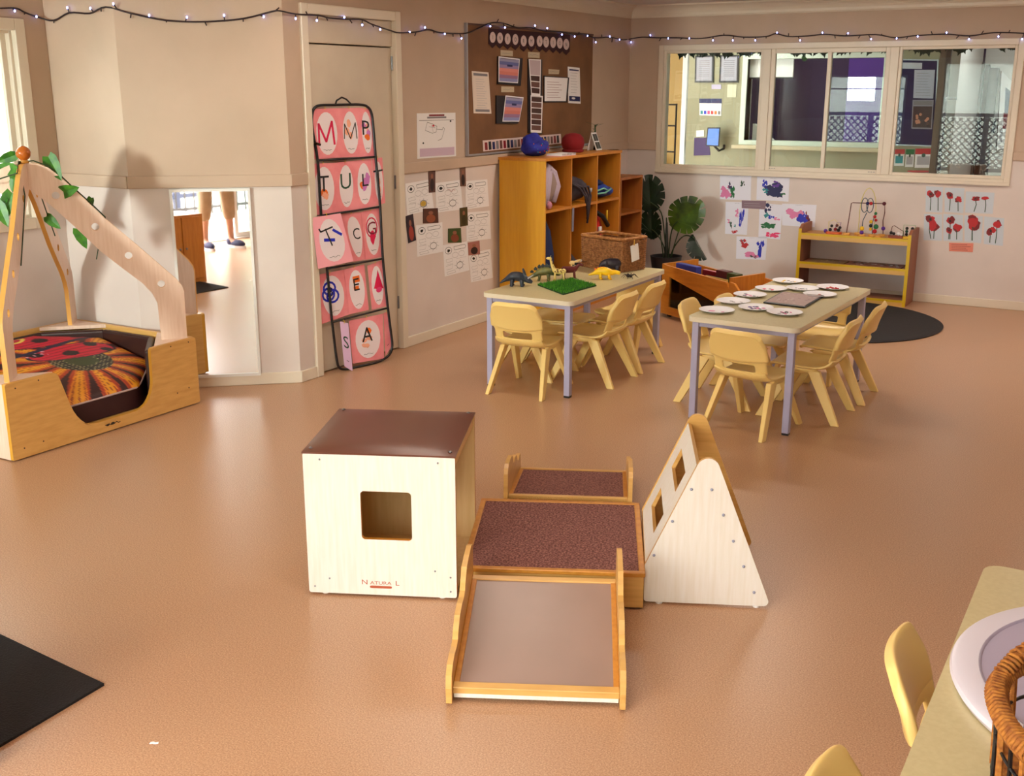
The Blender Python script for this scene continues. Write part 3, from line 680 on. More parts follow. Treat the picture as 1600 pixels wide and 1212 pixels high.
def ramp(name, label, loc, rot, W_, Ln, zh, surf, length_label, slide):
    t = thing(name, label, 'ramp', loc, rot)
    # local: x across, y from the low end (0) up to the high end (Ln)
    lo_ = .04
    z = lambda y: lo_+(zh-lo_)*y/Ln
    mb = MB(); mb.hexa([(.02, .01, z(.01)-.016), (W_-.02, .01, z(.01)-.016), (W_-.02, Ln, z(Ln)-.016), (.02, Ln, z(Ln)-.016), (.02, .01, z(.01)), (W_-.02, .01, z(.01)), (W_-.02, Ln, z(Ln)), (.02, Ln, z(Ln))], surf); mb.build('ramp_surface', t)
    mb = MB(); mb.box2((.018, -.004, .012), (W_-.018, .014, lo_-.006), birch); mb.build('front_board', t, bevel=.002)
    mb = MB()
    for a, b_ in (((.016, -.006), (W_-.016, .02)), ((.016, Ln-.022), (W_-.016, Ln))):
        mb.hexa([(a[0], a[1], z(a[1])-.014), (b_[0], a[1], z(a[1])-.014), (b_[0], b_[1], z(b_[1])-.014), (a[0], b_[1], z(b_[1])-.014), (a[0], a[1], z(a[1])+.005), (b_[0], a[1], z(a[1])+.005), (b_[0], b_[1], z(b_[1])+.005), (a[0], b_[1], z(b_[1])+.005)], birch_h)
    for x0, x1 in ((.016, .032), (W_-.032, W_-.016)):
        mb.hexa([(x0, .02, z(.02)-.014), (x1, .02, z(.02)-.014), (x1, Ln-.022, z(Ln-.022)-.014), (x0, Ln-.022, z(Ln-.022)-.014), (x0, .02, z(.02)+.004), (x1, .02, z(.02)+.004), (x1, Ln-.022, z(Ln-.022)+.004), (x0, Ln-.022, z(Ln-.022)+.004)], edge_w)
    mb.build('rim', t, bevel=.002)
    # wavy side rails
    up = [(-.03, 0), (-.034, .05), (-.025, .085), (.0, .105), (.05, .112), (.10, .108), (.13, .114), (.15, .136), (.19, .162), (.25, .170), (.30, .166), (.33, .174), (.35, .198), (.39, .226), (.46, .236), (.53, .238), (.56, .23), (.575, .21), (.578, .14)]
    up = [(a*Ln/.56-.0, b_*zh/.125*1.0+.006) for a, b_ in up]
    low = [(.578*Ln/.56, .02), (.56*Ln/.56, 0)]
    prof = up+low
    prof = prof[::-1]
    for x0 in (0, W_-.016):
        mb = MB(); mb.prism(prof, (x0, 0, 0), (0, 1, 0), (0, 0, 1), (1, 0, 0), 0, .016, birch_h); mb.build('side_rail', t, bevel=.004)
    return t
fa = math.atan2(2.428-2.213, -1.091+1.521)
ramp('play_ramp', 'taupe laminate slide ramp with wavy pale wood sides at the front', (-1.515, 2.232, 0), fa, .482, .535, .122, slide_m, '', True)
ramp('play_ramp', 'carpet-topped ramp with wavy wood sides behind the platform', (-1.818, 4.082, 0), R(180+25.2), .482, .545, .122, carpet, '', False)

# ---- triangle tunnel
tf0 = Vector((-1.296, 3.045, 0)); tf1 = Vector((-.937, 3.25, 0)); ta = math.atan2((tf1-tf0).y, (tf1-tf0).x)
tt = thing('triangle_tunnel', 'pale birch triangle climbing tent with two square windows in its left slope', 'play tunnel', (-1.294, 3.043, 0), R(25))
TW = .41; TD = .497; TH = .50
ap = .186; hv = .135
def arc2(cx, cy, r, a0, a1, n=8): return [(cx+r*math.cos(R(a0+(a1-a0)*i/n)), cy+r*math.sin(R(a0+(a1-a0)*i/n))) for i in range(n+1)]
angR = math.degrees(math.atan2(TW-ap-.02, TH)); angL = math.degrees(math.atan2(ap-.016, TH-hv))
tp = arc2(.01, .018, .010, 180, 270)+arc2(TW-.03, .024, .016, 270, 360+angR)+arc2(ap, TH-.036, .036, angR, 180-angL)+[(0, hv)]
mb = MB(); mb.prism(tp, (0, 0, 0), (1, 0, 0), (0, 0, 1), (0, -1, 0), -.014, 0, birch_h, m_side=birch_h, m_top=birch); mb.build('front_panel', tt)
mb = MB(); mb.prism(tp, (0, TD, 0), (1, 0, 0), (0, 0, 1), (0, -1, 0), 0, .014, birch, m_side=birch_h, m_top=birch_h); mb.build('back_panel', tt)
U = Vector((ap-.036*math.cos(R(angL)), 0, TH-.036+.036*math.sin(R(angL))))-Vector((0, 0, hv)); SL = U.length-.01; U.normalize(); Nn = Vector((-U.z, 0, U.x))
hl = [[(a, .125), (a+.075, .125), (a+.075, .375), (a, .375)] for a in (.065, .225)]
mb = MB(); mb.prism([(0, .014), (SL, .014), (SL, TD-.014), (0, TD-.014)], Vector((0, 0, hv))+Nn*(-.003), U, (0, 1, 0), Nn, -.013, 0, birch_h, holes=hl, m_side=birch_h, m_top=birch); mb.build('slope_panel', tt)
mb = MB(); mb.box2((.001, .014, .01), (.014, TD-.014, hv-.004), birch_h); mb.build('side_panel', tt)
for x, z in ((.137, .397), (.200, .398), (.240, .315), (.275, .228), (.312, .143), (.349, .055), (.082, .288), (.028, .170)):
    each('screw_cap', tt, [(x, -.0005, z)], lambda mb: mb.ball((0, 0, 0), .005, mat('blue grey cap', (150, 150, 170), .4), 8))
each('glide_foot', tt, [(x, y_, 0) for x in (.05, TW-.05) for y_ in (.012, TD-.012)], foot_)

# ---- reading nest (tent) in the corner
nx0, nx1, ny0, ny1, nh = -5.2, -4.28, 2.91, 4.03, .357
ns = thing('reading_nest', 'wooden reading nest with four bowed posts, padded brown sides and an orange ball finial', 'play tent', (nx1, ny0, 0))
W_ = ny1-ny0; D_ = nx1-nx0
def fillet(pts, r, n=5):
    out = []
    for i, (p, rr) in enumerate(zip(pts, r)):
        if rr <= 0: out.append(p); continue
        a = Vector(pts[i-1]); b_ = Vector(p); c = Vector(pts[(i+1) % len(pts)])
        u = (a-b_).normalized()*rr; v = (c-b_).normalized()*rr
        for k in range(n+1):
            t = k/n; q = (b_+u)*(1-t)**2+b_*2*t*(1-t)+(b_+v)*t*t; out.append((q.x, q.y))
    return out
fp = [(0, .006), (W_, .006), (W_, nh), (.82, nh), (.815, .13), (.74, .062), (.42, .062), (.35, .10), (.27, nh), (0, nh)]
fp = fillet(fp, [.004, .012, .014, .02, .07, .05, .06, .09, .03, .01])
nest_w = mat('amber birch ply', (222, 172, 100), .35, col2=(206, 154, 84), scale=4, stretch=(1, 2, 12), lo=.3, hi=.7)
mb = MB(); mb.prism(fp, (0, 0, 0), (0, 1, 0), (0, 0, 1), (1, 0, 0), -.02, 0, nest_w, m_side=mat('golden ply edge', (214, 156, 54), .4)); mb.build('front_panel', ns)
mb = MB(); mb.box2((-D_, 0, .006), (-.02, .02, nh), birch_p); mb.box2((-D_, W_-.02, .006), (-.02, W_, nh), nest_w); mb.box2((-D_, .02, .006), (-D_+.02, W_-.02, nh), nest_w)
mb.build('side_panels', ns)
mb = MB(); mb.box2((-D_+.02, .02, .006), (-.02, W_-.02, .05), nest_w); mb.build('floor_board', ns)
for cx, cy, sx, sy in ((-.02, .02, -1, 1), (-.02, W_-.02, -1, -1), (-D_+.02, .02, 1, 1), (-D_+.02, W_-.02, 1, -1)):
    mb = MB(); mb.prism([(cx, cy), (cx+sx*.24, cy), (cx, cy+sy*.24)][::1 if sx*sy > 0 else -1], (0, 0, 0), (1, 0, 0), (0, 1, 0), (0, 0, 1), nh-.018, nh, birch_p); mb.build('corner_cap', ns)
# octagonal padding
oc = [(-.03, .27), (-.27, .03), (-D_+.27, .03), (-D_+.03, .27), (-D_+.03, W_-.27), (-D_+.27, W_-.03), (-.27, W_-.03), (-.03, W_-.27)]
for i in range(8):
    if i == 7: continue
    a = Vector((*oc[i], 0)); b_ = Vector((*oc[(i+1) % 8], 0)); d = (b_-a).normalized(); n = Vector((d.y, -d.x, 0)); Ls = (b_-a).length
    n = n if (Vector((-D_/2, W_/2, 0))-(a+b_)/2).dot(n) > 0 else -n
    mb = MB(); top = nh-.02
    mb.box(((a+b_)/2+n*.018+Vector((0, 0, (top+.05)/2))), (Ls-.004, .034, top-.05), pad_v, math.atan2(d.y, d.x))
    mb.build('side_pad', ns, bevel=.014, seg=3)
# posts: bowed planks with round holes, from each corner to the finial
cxl, cyl = -D_/2, W_/2
Rr = math.hypot(D_/2, W_/2)
outer = [(.684, nh), (.686, .603), (.678, .632), (.655, .665), (.479, .847), (.338, .987), (.246, 1.093), (.148, 1.20), (.105, 1.238), (.06, 1.258), (.008, 1.262)]
inner = [(.008, 1.14), (.096, 1.061), (.193, .955), (.30, .83), (.40, .735), (.488, .655), (.53, .60), (.552, .548), (.556, nh)]
prof = outer+inner
prof = prof[::-1]
for sx, sy in ((1, 1), (1, -1), (-1, 1), (-1, -1)):
    dvec = Vector((sx*D_/2, sy*W_/2, 0)).normalized(); nvec = Vector((dvec.y, -dvec.x, 0))
    o_ = Vector((cxl, cyl, 0))
    mb = MB(); sc = 1.0
    mb.prism([(r_*sc, z) for r_, z in prof], o_, dvec, (0, 0, 1), nvec, -.011, .011, birch_p, holes=[circ(r_, z, .0185, n=18) for r_, z in ((.124, 1.105), (.29, .948), (.433, .798), (.578, .646))], m_side=mat('golden post edge', (226, 168, 84), .4))
    mb.build('post', ns, smooth=30)
mb = MB(); mb.lathe([(0, 1.262), (.022, 1.262), (.024, 1.272), (.012, 1.278), (.02, 1.284)], edge_w, 16, c=(cxl, cyl, 0)); mb.ball((cxl, cyl, 1.308), .0345, mat('varnished orange wood', (188, 98, 30), .25), 24); mb.build('finial', ns, smooth=180)
sh = Sheet([Vector((0, .50, .048)), Vector((0, .60, .048)), Vector((0, .60, .026)), Vector((0, .50, .026))], (1, 0, 0), .0003)
sh.scribble(.05, .5, .9, .2, M_black, 8, .004); sh.oval(.5, .45, .12, .3, M_black); sh.oval(.2, .5, .1, .25, M_black); sh.build('printed_logo', parent=ns)
for y_, z in ((.05, .33), (.17, .34), (W_-.17, .34), (W_-.05, .34), (.06, .05), (.16, .055), (W_-.15, .09), (W_-.07, .10)): each('screw', ns, [(.0003, y_, z)], lambda mb: mb.ball((0, 0, 0), .004, mat('dark screw', (80, 50, 30), .4), 6))

# printed cushion in the nest
def cushion():
    n = 130; cols = []; vs = []; a0, b0 = D_-.13, W_-.13
    def oct_ok(x, y): return 1
    for i in range(n+1):
        for j in range(n+1):
            u = i/n*2-1; v = j/n*2-1
            # map square to rounded octagon
            m_ = max(abs(u), abs(v)); l = math.hypot(u, v) or 1
            an = math.atan2(v, u); ro = 1/max(abs(math.cos(an)), abs(math.sin(an)), (abs(math.cos(an))+abs(math.sin(an)))/1.45)
            x = math.cos(an)*ro*m_*a0/2; y = math.sin(an)*ro*m_*b0/2
            z = .055*(1-m_**4)**.5 if m_ < 1 else 0
            z += .006*math.sin(9*x)*math.cos(8*y)+.2*(a0/2-x)
            vs.append((x, y, z))
            # print: X towards the room, Y along the front
            gx, gy = x+D_/2, y+W_/2        # 0..D_ , 0..W_ ; gx large = front
            col = (30, 10, 16)
            # sunflower
            sx_, sy_ = gx-.54, gy-.70; r_ = math.hypot(sx_*1.1, sy_); th = math.atan2(sy_, sx_)
            if r_ < .16:
                col = (50, 62, 22) if r_ < .09 else (28, 24, 12)
                if r_ > .08 and math.sin(x*260)*math.sin(y*260) > .72: col = (200, 190, 140)
            elif r_ < .60:
                ph = (th*6.5/math.pi) % 1; ed = abs(ph-.5)*2; k = (r_-.17)/.35
                if ed < .88-k*.5*(1 if int(th*6.5/math.pi) % 2 else .6):
                    col = (232, 106+int(60*(1-ed)), 26) if ed < .45 else (182, 62, 18)
                    if math.sin(ph*40) > .8: col = (150, 44, 16)
                else: col = (54, 12, 14)
            # ladybird
            for cx_, cy_, ra, rb, tl in ((.19, .74, .115, .30, .12), (.42, .745, .095, .25, .10)):
                dx = gx-cx_; dy = gy-cy_; c_, s2 = math.cos(tl), math.sin(tl); ax_ = dx*c_-dy*s2; ay_ = dx*s2+dy*c_
                q = (ax_/ra)**2+(ay_/rb)**2
                if q < 1:
                    col = (206, 16, 52) if math.sin(ay_*14+ax_*190) < .55 else (160, 8, 40)
                    if q > .86: col = (24, 12, 40)
                    for px_, py_, pr in ((.02, -.02, .035), (-.05, .14, .03), (.03, .18, .025), (-.03, -.18, .03)):
                        if (ax_-px_)**2+((ay_-py_)*.8)**2 < pr*pr: col = (22, 8, 20)
                    if (ax_ < -ra*.2 and ay_ < -rb*.45 and math.sin(x*120)*math.cos(y*140) > .55): col = (238, 170, 190)
            if .30 < gx+.1*(gy-.7) < .33 and .45 < gy < 1.0: col = (24, 20, 60)
            dx, dy = gx-.12, gy-.60
            if abs(math.hypot(dx, dy*.7)-.05) < .008: col = (236, 210, 90)
            cols.append(rgb(*col))
    fs = [(i*(n+1)+j, (i+1)*(n+1)+j, (i+1)*(n+1)+j+1, i*(n+1)+j+1) for i in range(n) for j in range(n)]
    me = bpy.data.meshes.new('cushion'); me.from_pydata(vs, [], fs)
    ca = me.color_attributes.new('print', 'FLOAT_COLOR', 'POINT'); ca.data.foreach_set('color', [c for q in cols for c in q])
    m = bpy.data.materials.new('printed cushion cloth'); m.use_nodes = True; nt = m.node_tree
    vc = nt.nodes.new('ShaderNodeVertexColor'); vc.layer_name = 'print'; nt.links.new(vc.outputs[0], nt.nodes['Principled BSDF'].inputs[0]); nt.nodes['Principled BSDF'].inputs['Roughness'].default_value = .55
    me.materials.append(m); me.polygons.foreach_set('use_smooth', [True]*len(fs))
    o = bpy.data.objects.new('cushion_top', me); COL.objects.link(o); return o
ct = thing('floor_cushion', 'big floor cushion printed with a ladybird and an orange sunflower inside the reading nest', 'cushion', (nx1-D_/2, ny0+W_/2, .052))
ct.rotation_euler = (0, 0, 0)
o = cushion(); o.parent = ct; o.location.z = .105
mb = MB(); a0, b0 = D_-.13, W_-.13
rim = []
for i in range(48):
    an = 2*math.pi*i/48; ro = 1/max(abs(math.cos(an)), abs(math.sin(an)), (abs(math.cos(an))+abs(math.sin(an)))/1.45); rim.append((math.cos(an)*ro*a0/2, math.sin(an)*ro*b0/2))
mb.prism(rim, (0, 0, 0), (1, 0, 0), (0, 1, 0), (0, 0, 1), .002, .105, mat('dark cushion side', (50, 16, 20), .6)); mb.v = [(x, y, z+(.2*(a0/2-x) if z > .05 else 0)) for x, y, z in mb.v]; mb.build('cushion_side', ct, smooth=40)
mb = MB(); mb.tube([(x, y, .105+.2*(a0/2-x)) for x, y in rim], .005, mat('pale piping', (196, 170, 168), .5), 6, closed=True); mb.build('piping', ct, smooth=180)

# ivy vine wound over the nest
vn = thing('ivy_vine', 'artificial green ivy vine draped over the top of the reading nest', 'vine', (nx1-D_/2, ny0+W_/2, 1.25))
base = Vector((nx1-D_/2, ny0+W_/2, 1.25))
def onpost(r_, z, sx, sy, off=.02):
    d = Vector((sx*D_/2, sy*W_/2, 0)).normalized(); n = Vector((d.y, -d.x, 0)); n = n if n.dot(Vector((.8, -.6, 0))) > 0 else -n
    return Vector((0, 0, 0))+d*r_+n*off+Vector((0, 0, z-1.25))
stem = [onpost(.25, 1.15, -1, -1), onpost(.14, 1.225, 1, -1, .0), Vector((.0, -.03, .02)), Vector((.03, .03, .022)), onpost(.10, 1.248, 1, 1, 0), onpost(.152, 1.203, 1, 1, .0), onpost(.21, 1.137, 1, 1, 0.0), onpost(.27, 1.073, 1, 1, 0), onpost(.34, .993, 1, 1, .0)]
mb = MB(); mb.tube(stem, .0035, M_stem, 6)
mb.tube([stem[2], onpost(.13, 1.12, 1, -1, .02), onpost(.22, .98, 1, -1, .02), onpost(.33, .82, 1, -1, .02)], .003, M_stem, 6)
mb.tube([stem[2], onpost(.10, 1.12, -1, 1, .03), onpost(.2, 1.0, -1, 1, .03), onpost(.27, .88, -1, 1, .04)], .003, M_stem, 6)
mb.tube([stem[8], onpost(.33, .95, 1, 1, -.03), onpost(.30, .86, 1, 1, -.04), onpost(.28, .78, 1, 1, -.04)], .003, M_stem, 6)
mb.build('stem', vn)
# heart shaped leaves at chosen spots
hp = [(0, -.02), (.35, -.12), (.55, .1), (.5, .45), (.25, .8), (0, 1), (-.25, .8), (-.5, .45), (-.55, .1), (-.35, -.12)]
def vleaf(px, depth_pt, size, ang, parent=vn, m=M_ivy):
    c = on_plane(px[0], px[1], base+depth_pt, _f*Vector((1, 1, 0)))-base
    mb = MB(); f = Vector((math.sin(YAW), math.cos(YAW), 0)); r_ = Vector((math.cos(YAW), -math.sin(YAW), 0))
    a = R(ang); V = (r_*math.sin(a)+Vector((0, 0, 1))*math.cos(a)); Ux = (r_*math.cos(a)-Vector((0, 0, 1))*math.sin(a))
    V = (V+f*random.uniform(-.4, .4)).normalized(); Ux = (Ux-V*Ux.dot(V)+f*random.uniform(-.3, .3)).normalized(); Nn = Ux.cross(V).normalized()
    cc = c-V*size*.45
    # folded slightly along its midrib
    pts = [cc+Ux*x*size*.5+V*y*size-Nn*(-.12)*abs(x)*size for x, y in hp]; mid = [cc+V*t*size for t in (-.02, .25, .5, .75, 1)]
    for side in (1, -1):
        q = [pts[0], pts[1 if side > 0 else 9], pts[2 if side > 0 else 8], pts[3 if side > 0 else 7], pts[4 if side > 0 else 6], pts[5]]
        vs = q+mid[1:4]; fs = [(0, 1, 2), (0, 2, 6), (2, 3, 6), (3, 7, 6), (3, 4, 7), (4, 8, 7), (4, 5, 8)]
        vs2 = [v-Nn*.0012 for v in vs]
        mb.add(vs, fs, m); mb.add(vs2, [t[::-1] for t in fs], m)
    mb.build('leaf', parent)
P11 = onpost(.2, 1.19, 1, 1)
for px, dp, sz, an in (((85, 262), P11, .105, 150), ((108, 297), onpost(.31, 1.1, 1, 1, .08), .095, 75), ((141, 318), onpost(.36, 1.04, 1, 1, -.03), .055, 200), ((10, 263), Vector((0, -.03, 0)), .09, -80), ((10, 247), Vector((-.06, -.06, 0)), .075, -110), ((21, 277), Vector((.02, -.03, 0)), .06, 190),
                       ((12, 322), onpost(.2, 1.0, 1, -1), .11, 200), ((4, 335), onpost(.22, .98, 1, -1), .09, 160), ((83, 347), onpost(.2, 1.0, -1, 1), .075, 130), ((128, 372), onpost(.27, .95, 1, 1, -.05), .085, 165), ((2, 318), onpost(.2, 1.0, 1, -1), .06, 220), ((20, 290), onpost(.1, 1.1, 1, -1), .05, 190)):
    vleaf(px, dp, sz*1.25, an)

# ---- mirror on the chamfered wall
cd_ = Vector((P1[0]-P2[0], P1[1]-P2[1], 0)).normalized(); cn = Vector((cd_.y, -cd_.x, 0))
mir = thing('wall_mirror', 'tall frameless-looking mirror with thin white frame on the angled wall', 'mirror', (P2[0]+cd_.x*.41, P2[1]+cd_.y*.41, .06))
a_, b2 = -.208, .21
def chp(t, z, o_): return cd_*t+cn*o_+Vector((0, 0, z-.06))
mb = MB()
for (t0, t1, z0, z1) in ((a_, b2, .055, .07), (a_, b2, 1.075, 1.09), (a_, a_+.014, .07, 1.075), (b2-.014, b2, .07, 1.075)):
    mb.hexa([chp(t0, z0, .001), chp(t1, z0, .001), chp(t1, z0, .02), chp(t0, z0, .02), chp(t0, z1, .001), chp(t1, z1, .001), chp(t1, z1, .02), chp(t0, z1, .02)], white)
mb.build('frame', mir)
mb = MB(); mb.hexa([chp(a_+.012, .068, .002), chp(b2-.012, .068, .002), chp(b2-.012, .068, .012), chp(a_+.012, .068, .012), chp(a_+.012, 1.077, .002), chp(b2-.012, 1.077, .002), chp(b2-.012, 1.077, .012), chp(a_+.012, 1.077, .012)], mirror_m); mb.build('mirror_glass', mir)

# ================================================================== CHILDREN'S TABLES AND CHAIRS
def make_table(name, label, x, y, rz, W_, L_, h_, legs=True):
    t = thing(name, label, 'table', (x, y, 0), rz)
    mb = MB(); mb.prism(rrect(W_, L_, .04, cx=W_/2, cy=L_/2), (0, 0, 0), (1, 0, 0), (0, 1, 0), (0, 0, 1), h_-.024, h_, top_m, m_side=edge_c); mb.build('tabletop', t, smooth=30, bevel=.003)
    mb = MB(); i = .03; ff = .018
    for a, b_ in (((i, i), (W_-i, i+ff)), ((i, L_-i-ff), (W_-i, L_-i)), ((i, i+ff), (i+ff, L_-i-ff)), ((W_-i-ff, i+ff), (W_-i, L_-i-ff))): mb.box2((*a, h_-.05), (*b_, h_-.024), lav)
    mb.build('frame_rail', t)
    for a in ((i-.008, i-.008), (W_-i-.026, i-.008), (i-.008, L_-i-.026), (W_-i-.026, L_-i-.026)):
        mb = MB(); mb.box2((a[0], a[1], .01), (a[0]+.034, a[1]+.034, h_-.024), lav); lg = mb.build('leg', t, bevel=.003)
        mb = MB(); mb.box2((a[0]+.001, a[1]+.001, 0), (a[0]+.033, a[1]+.033, .011), M_black); mb.build('foot_cap', lg)
    return t
TH_ = .53
make_table('play_table', 'cream topped play table with toy animals, in front of the bag cubby', -3.176, 5.073, 0, .56, 1.26, TH_)
make_table('play_table', 'cream topped play table covered in white paint plates, in front of the yellow shelf', -1.963, 5.03, R(-2), .56, 1.26, TH_)

def make_chair(label, group):
    t = thing('toddler_chair', label, 'chair', group=group)
    # seat
    rows = []
    prof = [(.165, .262, .135), (.172, .275, .145), (.168, .288, .152), (.14, .294, .156), (.08, .290, .158), (0, .284, .158), (-.08, .284, .155), (-.125, .292, .15), (-.15, .308, .146), (-.163, .330, .144)]
    for y_, z, hw in prof:
        rows.append([(hw*s_, y_+.012*(abs(s_)**4)*(1 if y_ < 0 else -1), z+.012*abs(s_)**5) for s_ in [k/6-1 for k in range(13)]])
    mb = MB(); mb.grid(rows[::-1], chair_m, th=.016); 
    for sx in (-1, 1): mb.hexa([(sx*.115, -.10, .245), (sx*.15, -.10, .245), (sx*.15, .11, .245), (sx*.115, .11, .245), (sx*.11, -.13, .29), (sx*.155, -.13, .29), (sx*.155, .14, .285), (sx*.11, .14, .285)] if sx > 0 else [(sx*.15, -.10, .245), (sx*.115, -.10, .245), (sx*.115, .11, .245), (sx*.15, .11, .245), (sx*.155, -.13, .29), (sx*.11, -.13, .29), (sx*.11, .14, .285), (sx*.155, .14, .285)], chair_m)
    mb.build('seat', t, smooth=45, sub=1)
    # backrest with a slot
    zs = [.324, .333, .345, .358, .371, .381, .39, .40]
    rows = []
    for k, z in enumerate(zs):
        y_ = -.160-.07*(z-.324)/.214
        hw = .144 if z < .385 else .15-.0*(z)
        if z > .51: hw -= .05*((z-.51)/.028)**2*.35
        zz = lambda s_: z-(.022*abs(s_)**6 if z > .5 else 0)
        rows.append([(hw*s_, y_+.028*s_*s_, zz(s_)) for s_ in [q/10-1 for q in range(21)]])
    mb = MB(); mb.grid(rows[::-1], chair_m, th=.012, mask=lambda i, j: not (len(zs)-2-i in (1, 2, 3) and 4 <= j <= 15) )
    rows2 = []
    for z, k in ((.386, .5), (.392, -.2), (.42, -.5), (.47, -.5), (.51, -.4), (.532, -.2), (.545, .2), (.548, .7)):
        y_ = -.160-.07*(z-.324)/.214-.010*k
        hw = .157-(.012 if z > .53 else 0)
        rows2.append([(hw*s_, y_+.028*s_*s_, z-.03*(abs(s_)**7)*(1 if z > .5 else 0)-(.012*(1-s_*s_)*(1 if z < .40 else 0))) for s_ in [q/8-1 for q in range(17)]])
    mb.grid(rows2[::-1], chair_m, th=.026)
    mb.build('backrest', t, smooth=180, sub=1)
    for sx in (-1, 1):
        for y0_, y1_ in ((.05, .19), (-.065, -.20)):
            a = Vector((sx*.13, y0_, .27)); b_ = Vector((sx*.168, y1_, 0)); q0 = .021; q1 = .014
            vs = [b_+Vector((-q1*.8, -q1*1.5, 0)), b_+Vector((q1*.8, -q1*1.5, 0)), b_+Vector((q1*.8, q1*1.5, 0)), b_+Vector((-q1*.8, q1*1.5, 0)),
                  a+Vector((-q0*.7, -q0*1.5, 0)), a+Vector((q0*.7, -q0*1.5, 0)), a+Vector((q0*.7, q0*1.5, 0)), a+Vector((-q0*.7, q0*1.5, 0))]
            mb = MB(); mb.hexa(vs, chair_m); mb.build('leg', t, bevel=.004)
    return t
GA, GB, GC = 'pale yellow chairs around the toy animal table', 'pale yellow chairs around the paint plate table', 'pale yellow chairs at the near right table'
spots = [(-2.915, 5.165, 4, 'pale yellow chair at the near end of the toy animal table', GA),
         (-2.725, 5.545, 90, 'pale yellow chair on the right side of the toy animal table, the nearer one', GA),
         (-2.725, 5.94, 90, 'pale yellow chair on the right side of the toy animal table, the farther one', GA),
         (-3.07, 5.49, -90, 'pale yellow chair on the left side of the toy animal table, the nearer one', GA),
         (-3.10, 5.90, -88, 'pale yellow chair on the left side of the toy animal table, the farther one', GA),
         (-2.87, 6.30, 178, 'pale yellow chair at the far end of the toy animal table', GA),
         (-1.628, 5.105, -10, 'pale yellow chair at the near end of the paint plate table', GB),
         (-1.47, 5.47, 90, 'pale yellow chair on the right side of the paint plate table, the nearer one', GB),
         (-1.45, 5.91, 91, 'pale yellow chair on the right side of the paint plate table, the farther one', GB),
         (-1.925, 5.50, -88, 'pale yellow chair on the left side of the paint plate table, the nearer one', GB),
         (-1.88, 5.92, -90, 'pale yellow chair on the left side of the paint plate table, the farther one', GB),
         (-1.66, 6.25, 178, 'pale yellow chair at the far end of the paint plate table', GB),
         (-.135, 2.19, -84, 'pale yellow chair tucked under the near table, beside the white disc', GC),
         (-.150, 1.64, -88, 'pale yellow chair at the bottom edge of the photo under the near table', GC)]
ch0 = None
for x, y, rz, lb, g in spots:
    if ch0 is None: ch0 = make_chair(lb, g); c = ch0
    else: c = copy_tree(ch0); c['label'] = lb; c['group'] = g
    c.location = (x, y, 0); c.rotation_euler = (0, 0, R(rz)); c.scale = (.96, .98, .885 if ('left side' in lb and 'toy' in lb) or ('left side' in lb and 'farther' in lb) or 'far end' in lb else .955)
# near table with the white disc and rope basket
make_table('play_table', 'cream topped play table at the lower right corner under a white disc', -.25, 1.36, R(.3), .82, 1.26, .54)
dc = thing('turntable', 'big round white lazy tray lying on the near right table', 'tray', (.132, 2.12, .54))
mb = MB(); mb.lathe([(0, 0), (.36, 0), (.375, .004), (.381, .014), (.378, .022), (.37, .026), (.331, .026), (.328, .022), (0, .022)], mat('milky white plastic', (226, 220, 232), .3), 96); mb.build('tray_body', dc, smooth=35)
mb = MB(); mb.lathe([(.3265, .0225), (.328, .0255), (.3295, .0262), (.3305, .0265), (.3285, .0265), (.3255, .0228)], mat('lilac seam', (176, 166, 190), .4), 96); mb.build('seam_ring', dc, smooth=60)
# rope basket
bk = thing('rope_basket', 'brown rope-wrapped wire basket standing on the white disc', 'basket', (.005, 1.74, .5625))
jute = mat('brown jute rope', (186, 120, 44), .8, col2=(140, 78, 26), scale=90, bump=.6, bscale=120)
p0 = Vector((-.155, 1.745, .135)) ; base_b = Vector((-.02, 1.74, 0))
rimp = [(-.137, .0), (-.10, .115), (.02, .20), (.18, .19), (.22, .02), (.16, -.17), (-.02, -.20), (-.10, -.13)]
def cr(pts, n=6):
    out = []; k = len(pts)
    for i in range(k):
        p = [Vector((*pts[(i+j-1) % k], 0)) for j in range(4)]
        for s_ in range(n):
            t = s_/n; out.append(.5*((2*p[1])+(-p[0]+p[2])*t+(2*p[0]-5*p[1]+4*p[2]-p[3])*t*t+(-p[0]+3*p[1]-3*p[2]+p[3])*t**3))
    return out
rc = cr(rimp); n = len(rc)
mb = MB(); mb.tube([(p.x, p.y, .135) for p in rc], .013, jute, 8, closed=True)
hx = []
for i in range(n*14):
    t = i/(n*14)*n; a = rc[int(t) % n]; b_ = rc[(int(t)+1) % n]; f = t-int(t); p = a*(1-f)+b_*f; tg = (b_-a).normalized(); s_ = tg.cross(Vector((0, 0, 1)))
    an = i*2*math.pi/6; hx.append(p+Vector((0, 0, .135))+(s_*math.cos(an)+Vector((0, 0, 1))*math.sin(an))*.0155)
mb.tube(hx, .0035, jute, 5, closed=True); mb.build('rope_rim', bk, smooth=180)
mb = MB()
for i in range(0, n, 2):
    p = rc[i]; 
    mb.tube([(p.x, p.y, .13), (p.x*.97, p.y*.97, .07), (p.x*.95, p.y*.95, .0)], .0035 if i % 4 else .0055, jute if i % 4 == 0 else M_black, 6)
mb.build('uprights', bk)
for z, k_ in ((.0045, .95), (.075, .97)):
    mb = MB(); mb.tube([(p.x*k_, p.y*k_, z) for p in rc], .003, M_black, 6, closed=True); mb.build('wire_hoop', bk)
hd = MB(); hp_ = [(rc[2*6+3].x+.0, rc[2*6+3].y, .135)]
mb = MB(); a = rc[0]; b_ = rc[12]
hpts = [Vector((a.x+.0, a.y+.03, .14)), Vector((a.x+.02, a.y+.06, .165)), Vector((a.x+.06, a.y+.12, .185)), Vector((b_.x-.02, b_.y-.02, .17)), Vector((b_.x, b_.y, .14))]
mb.tube(hpts, .010, jute, 8); 
hx = []
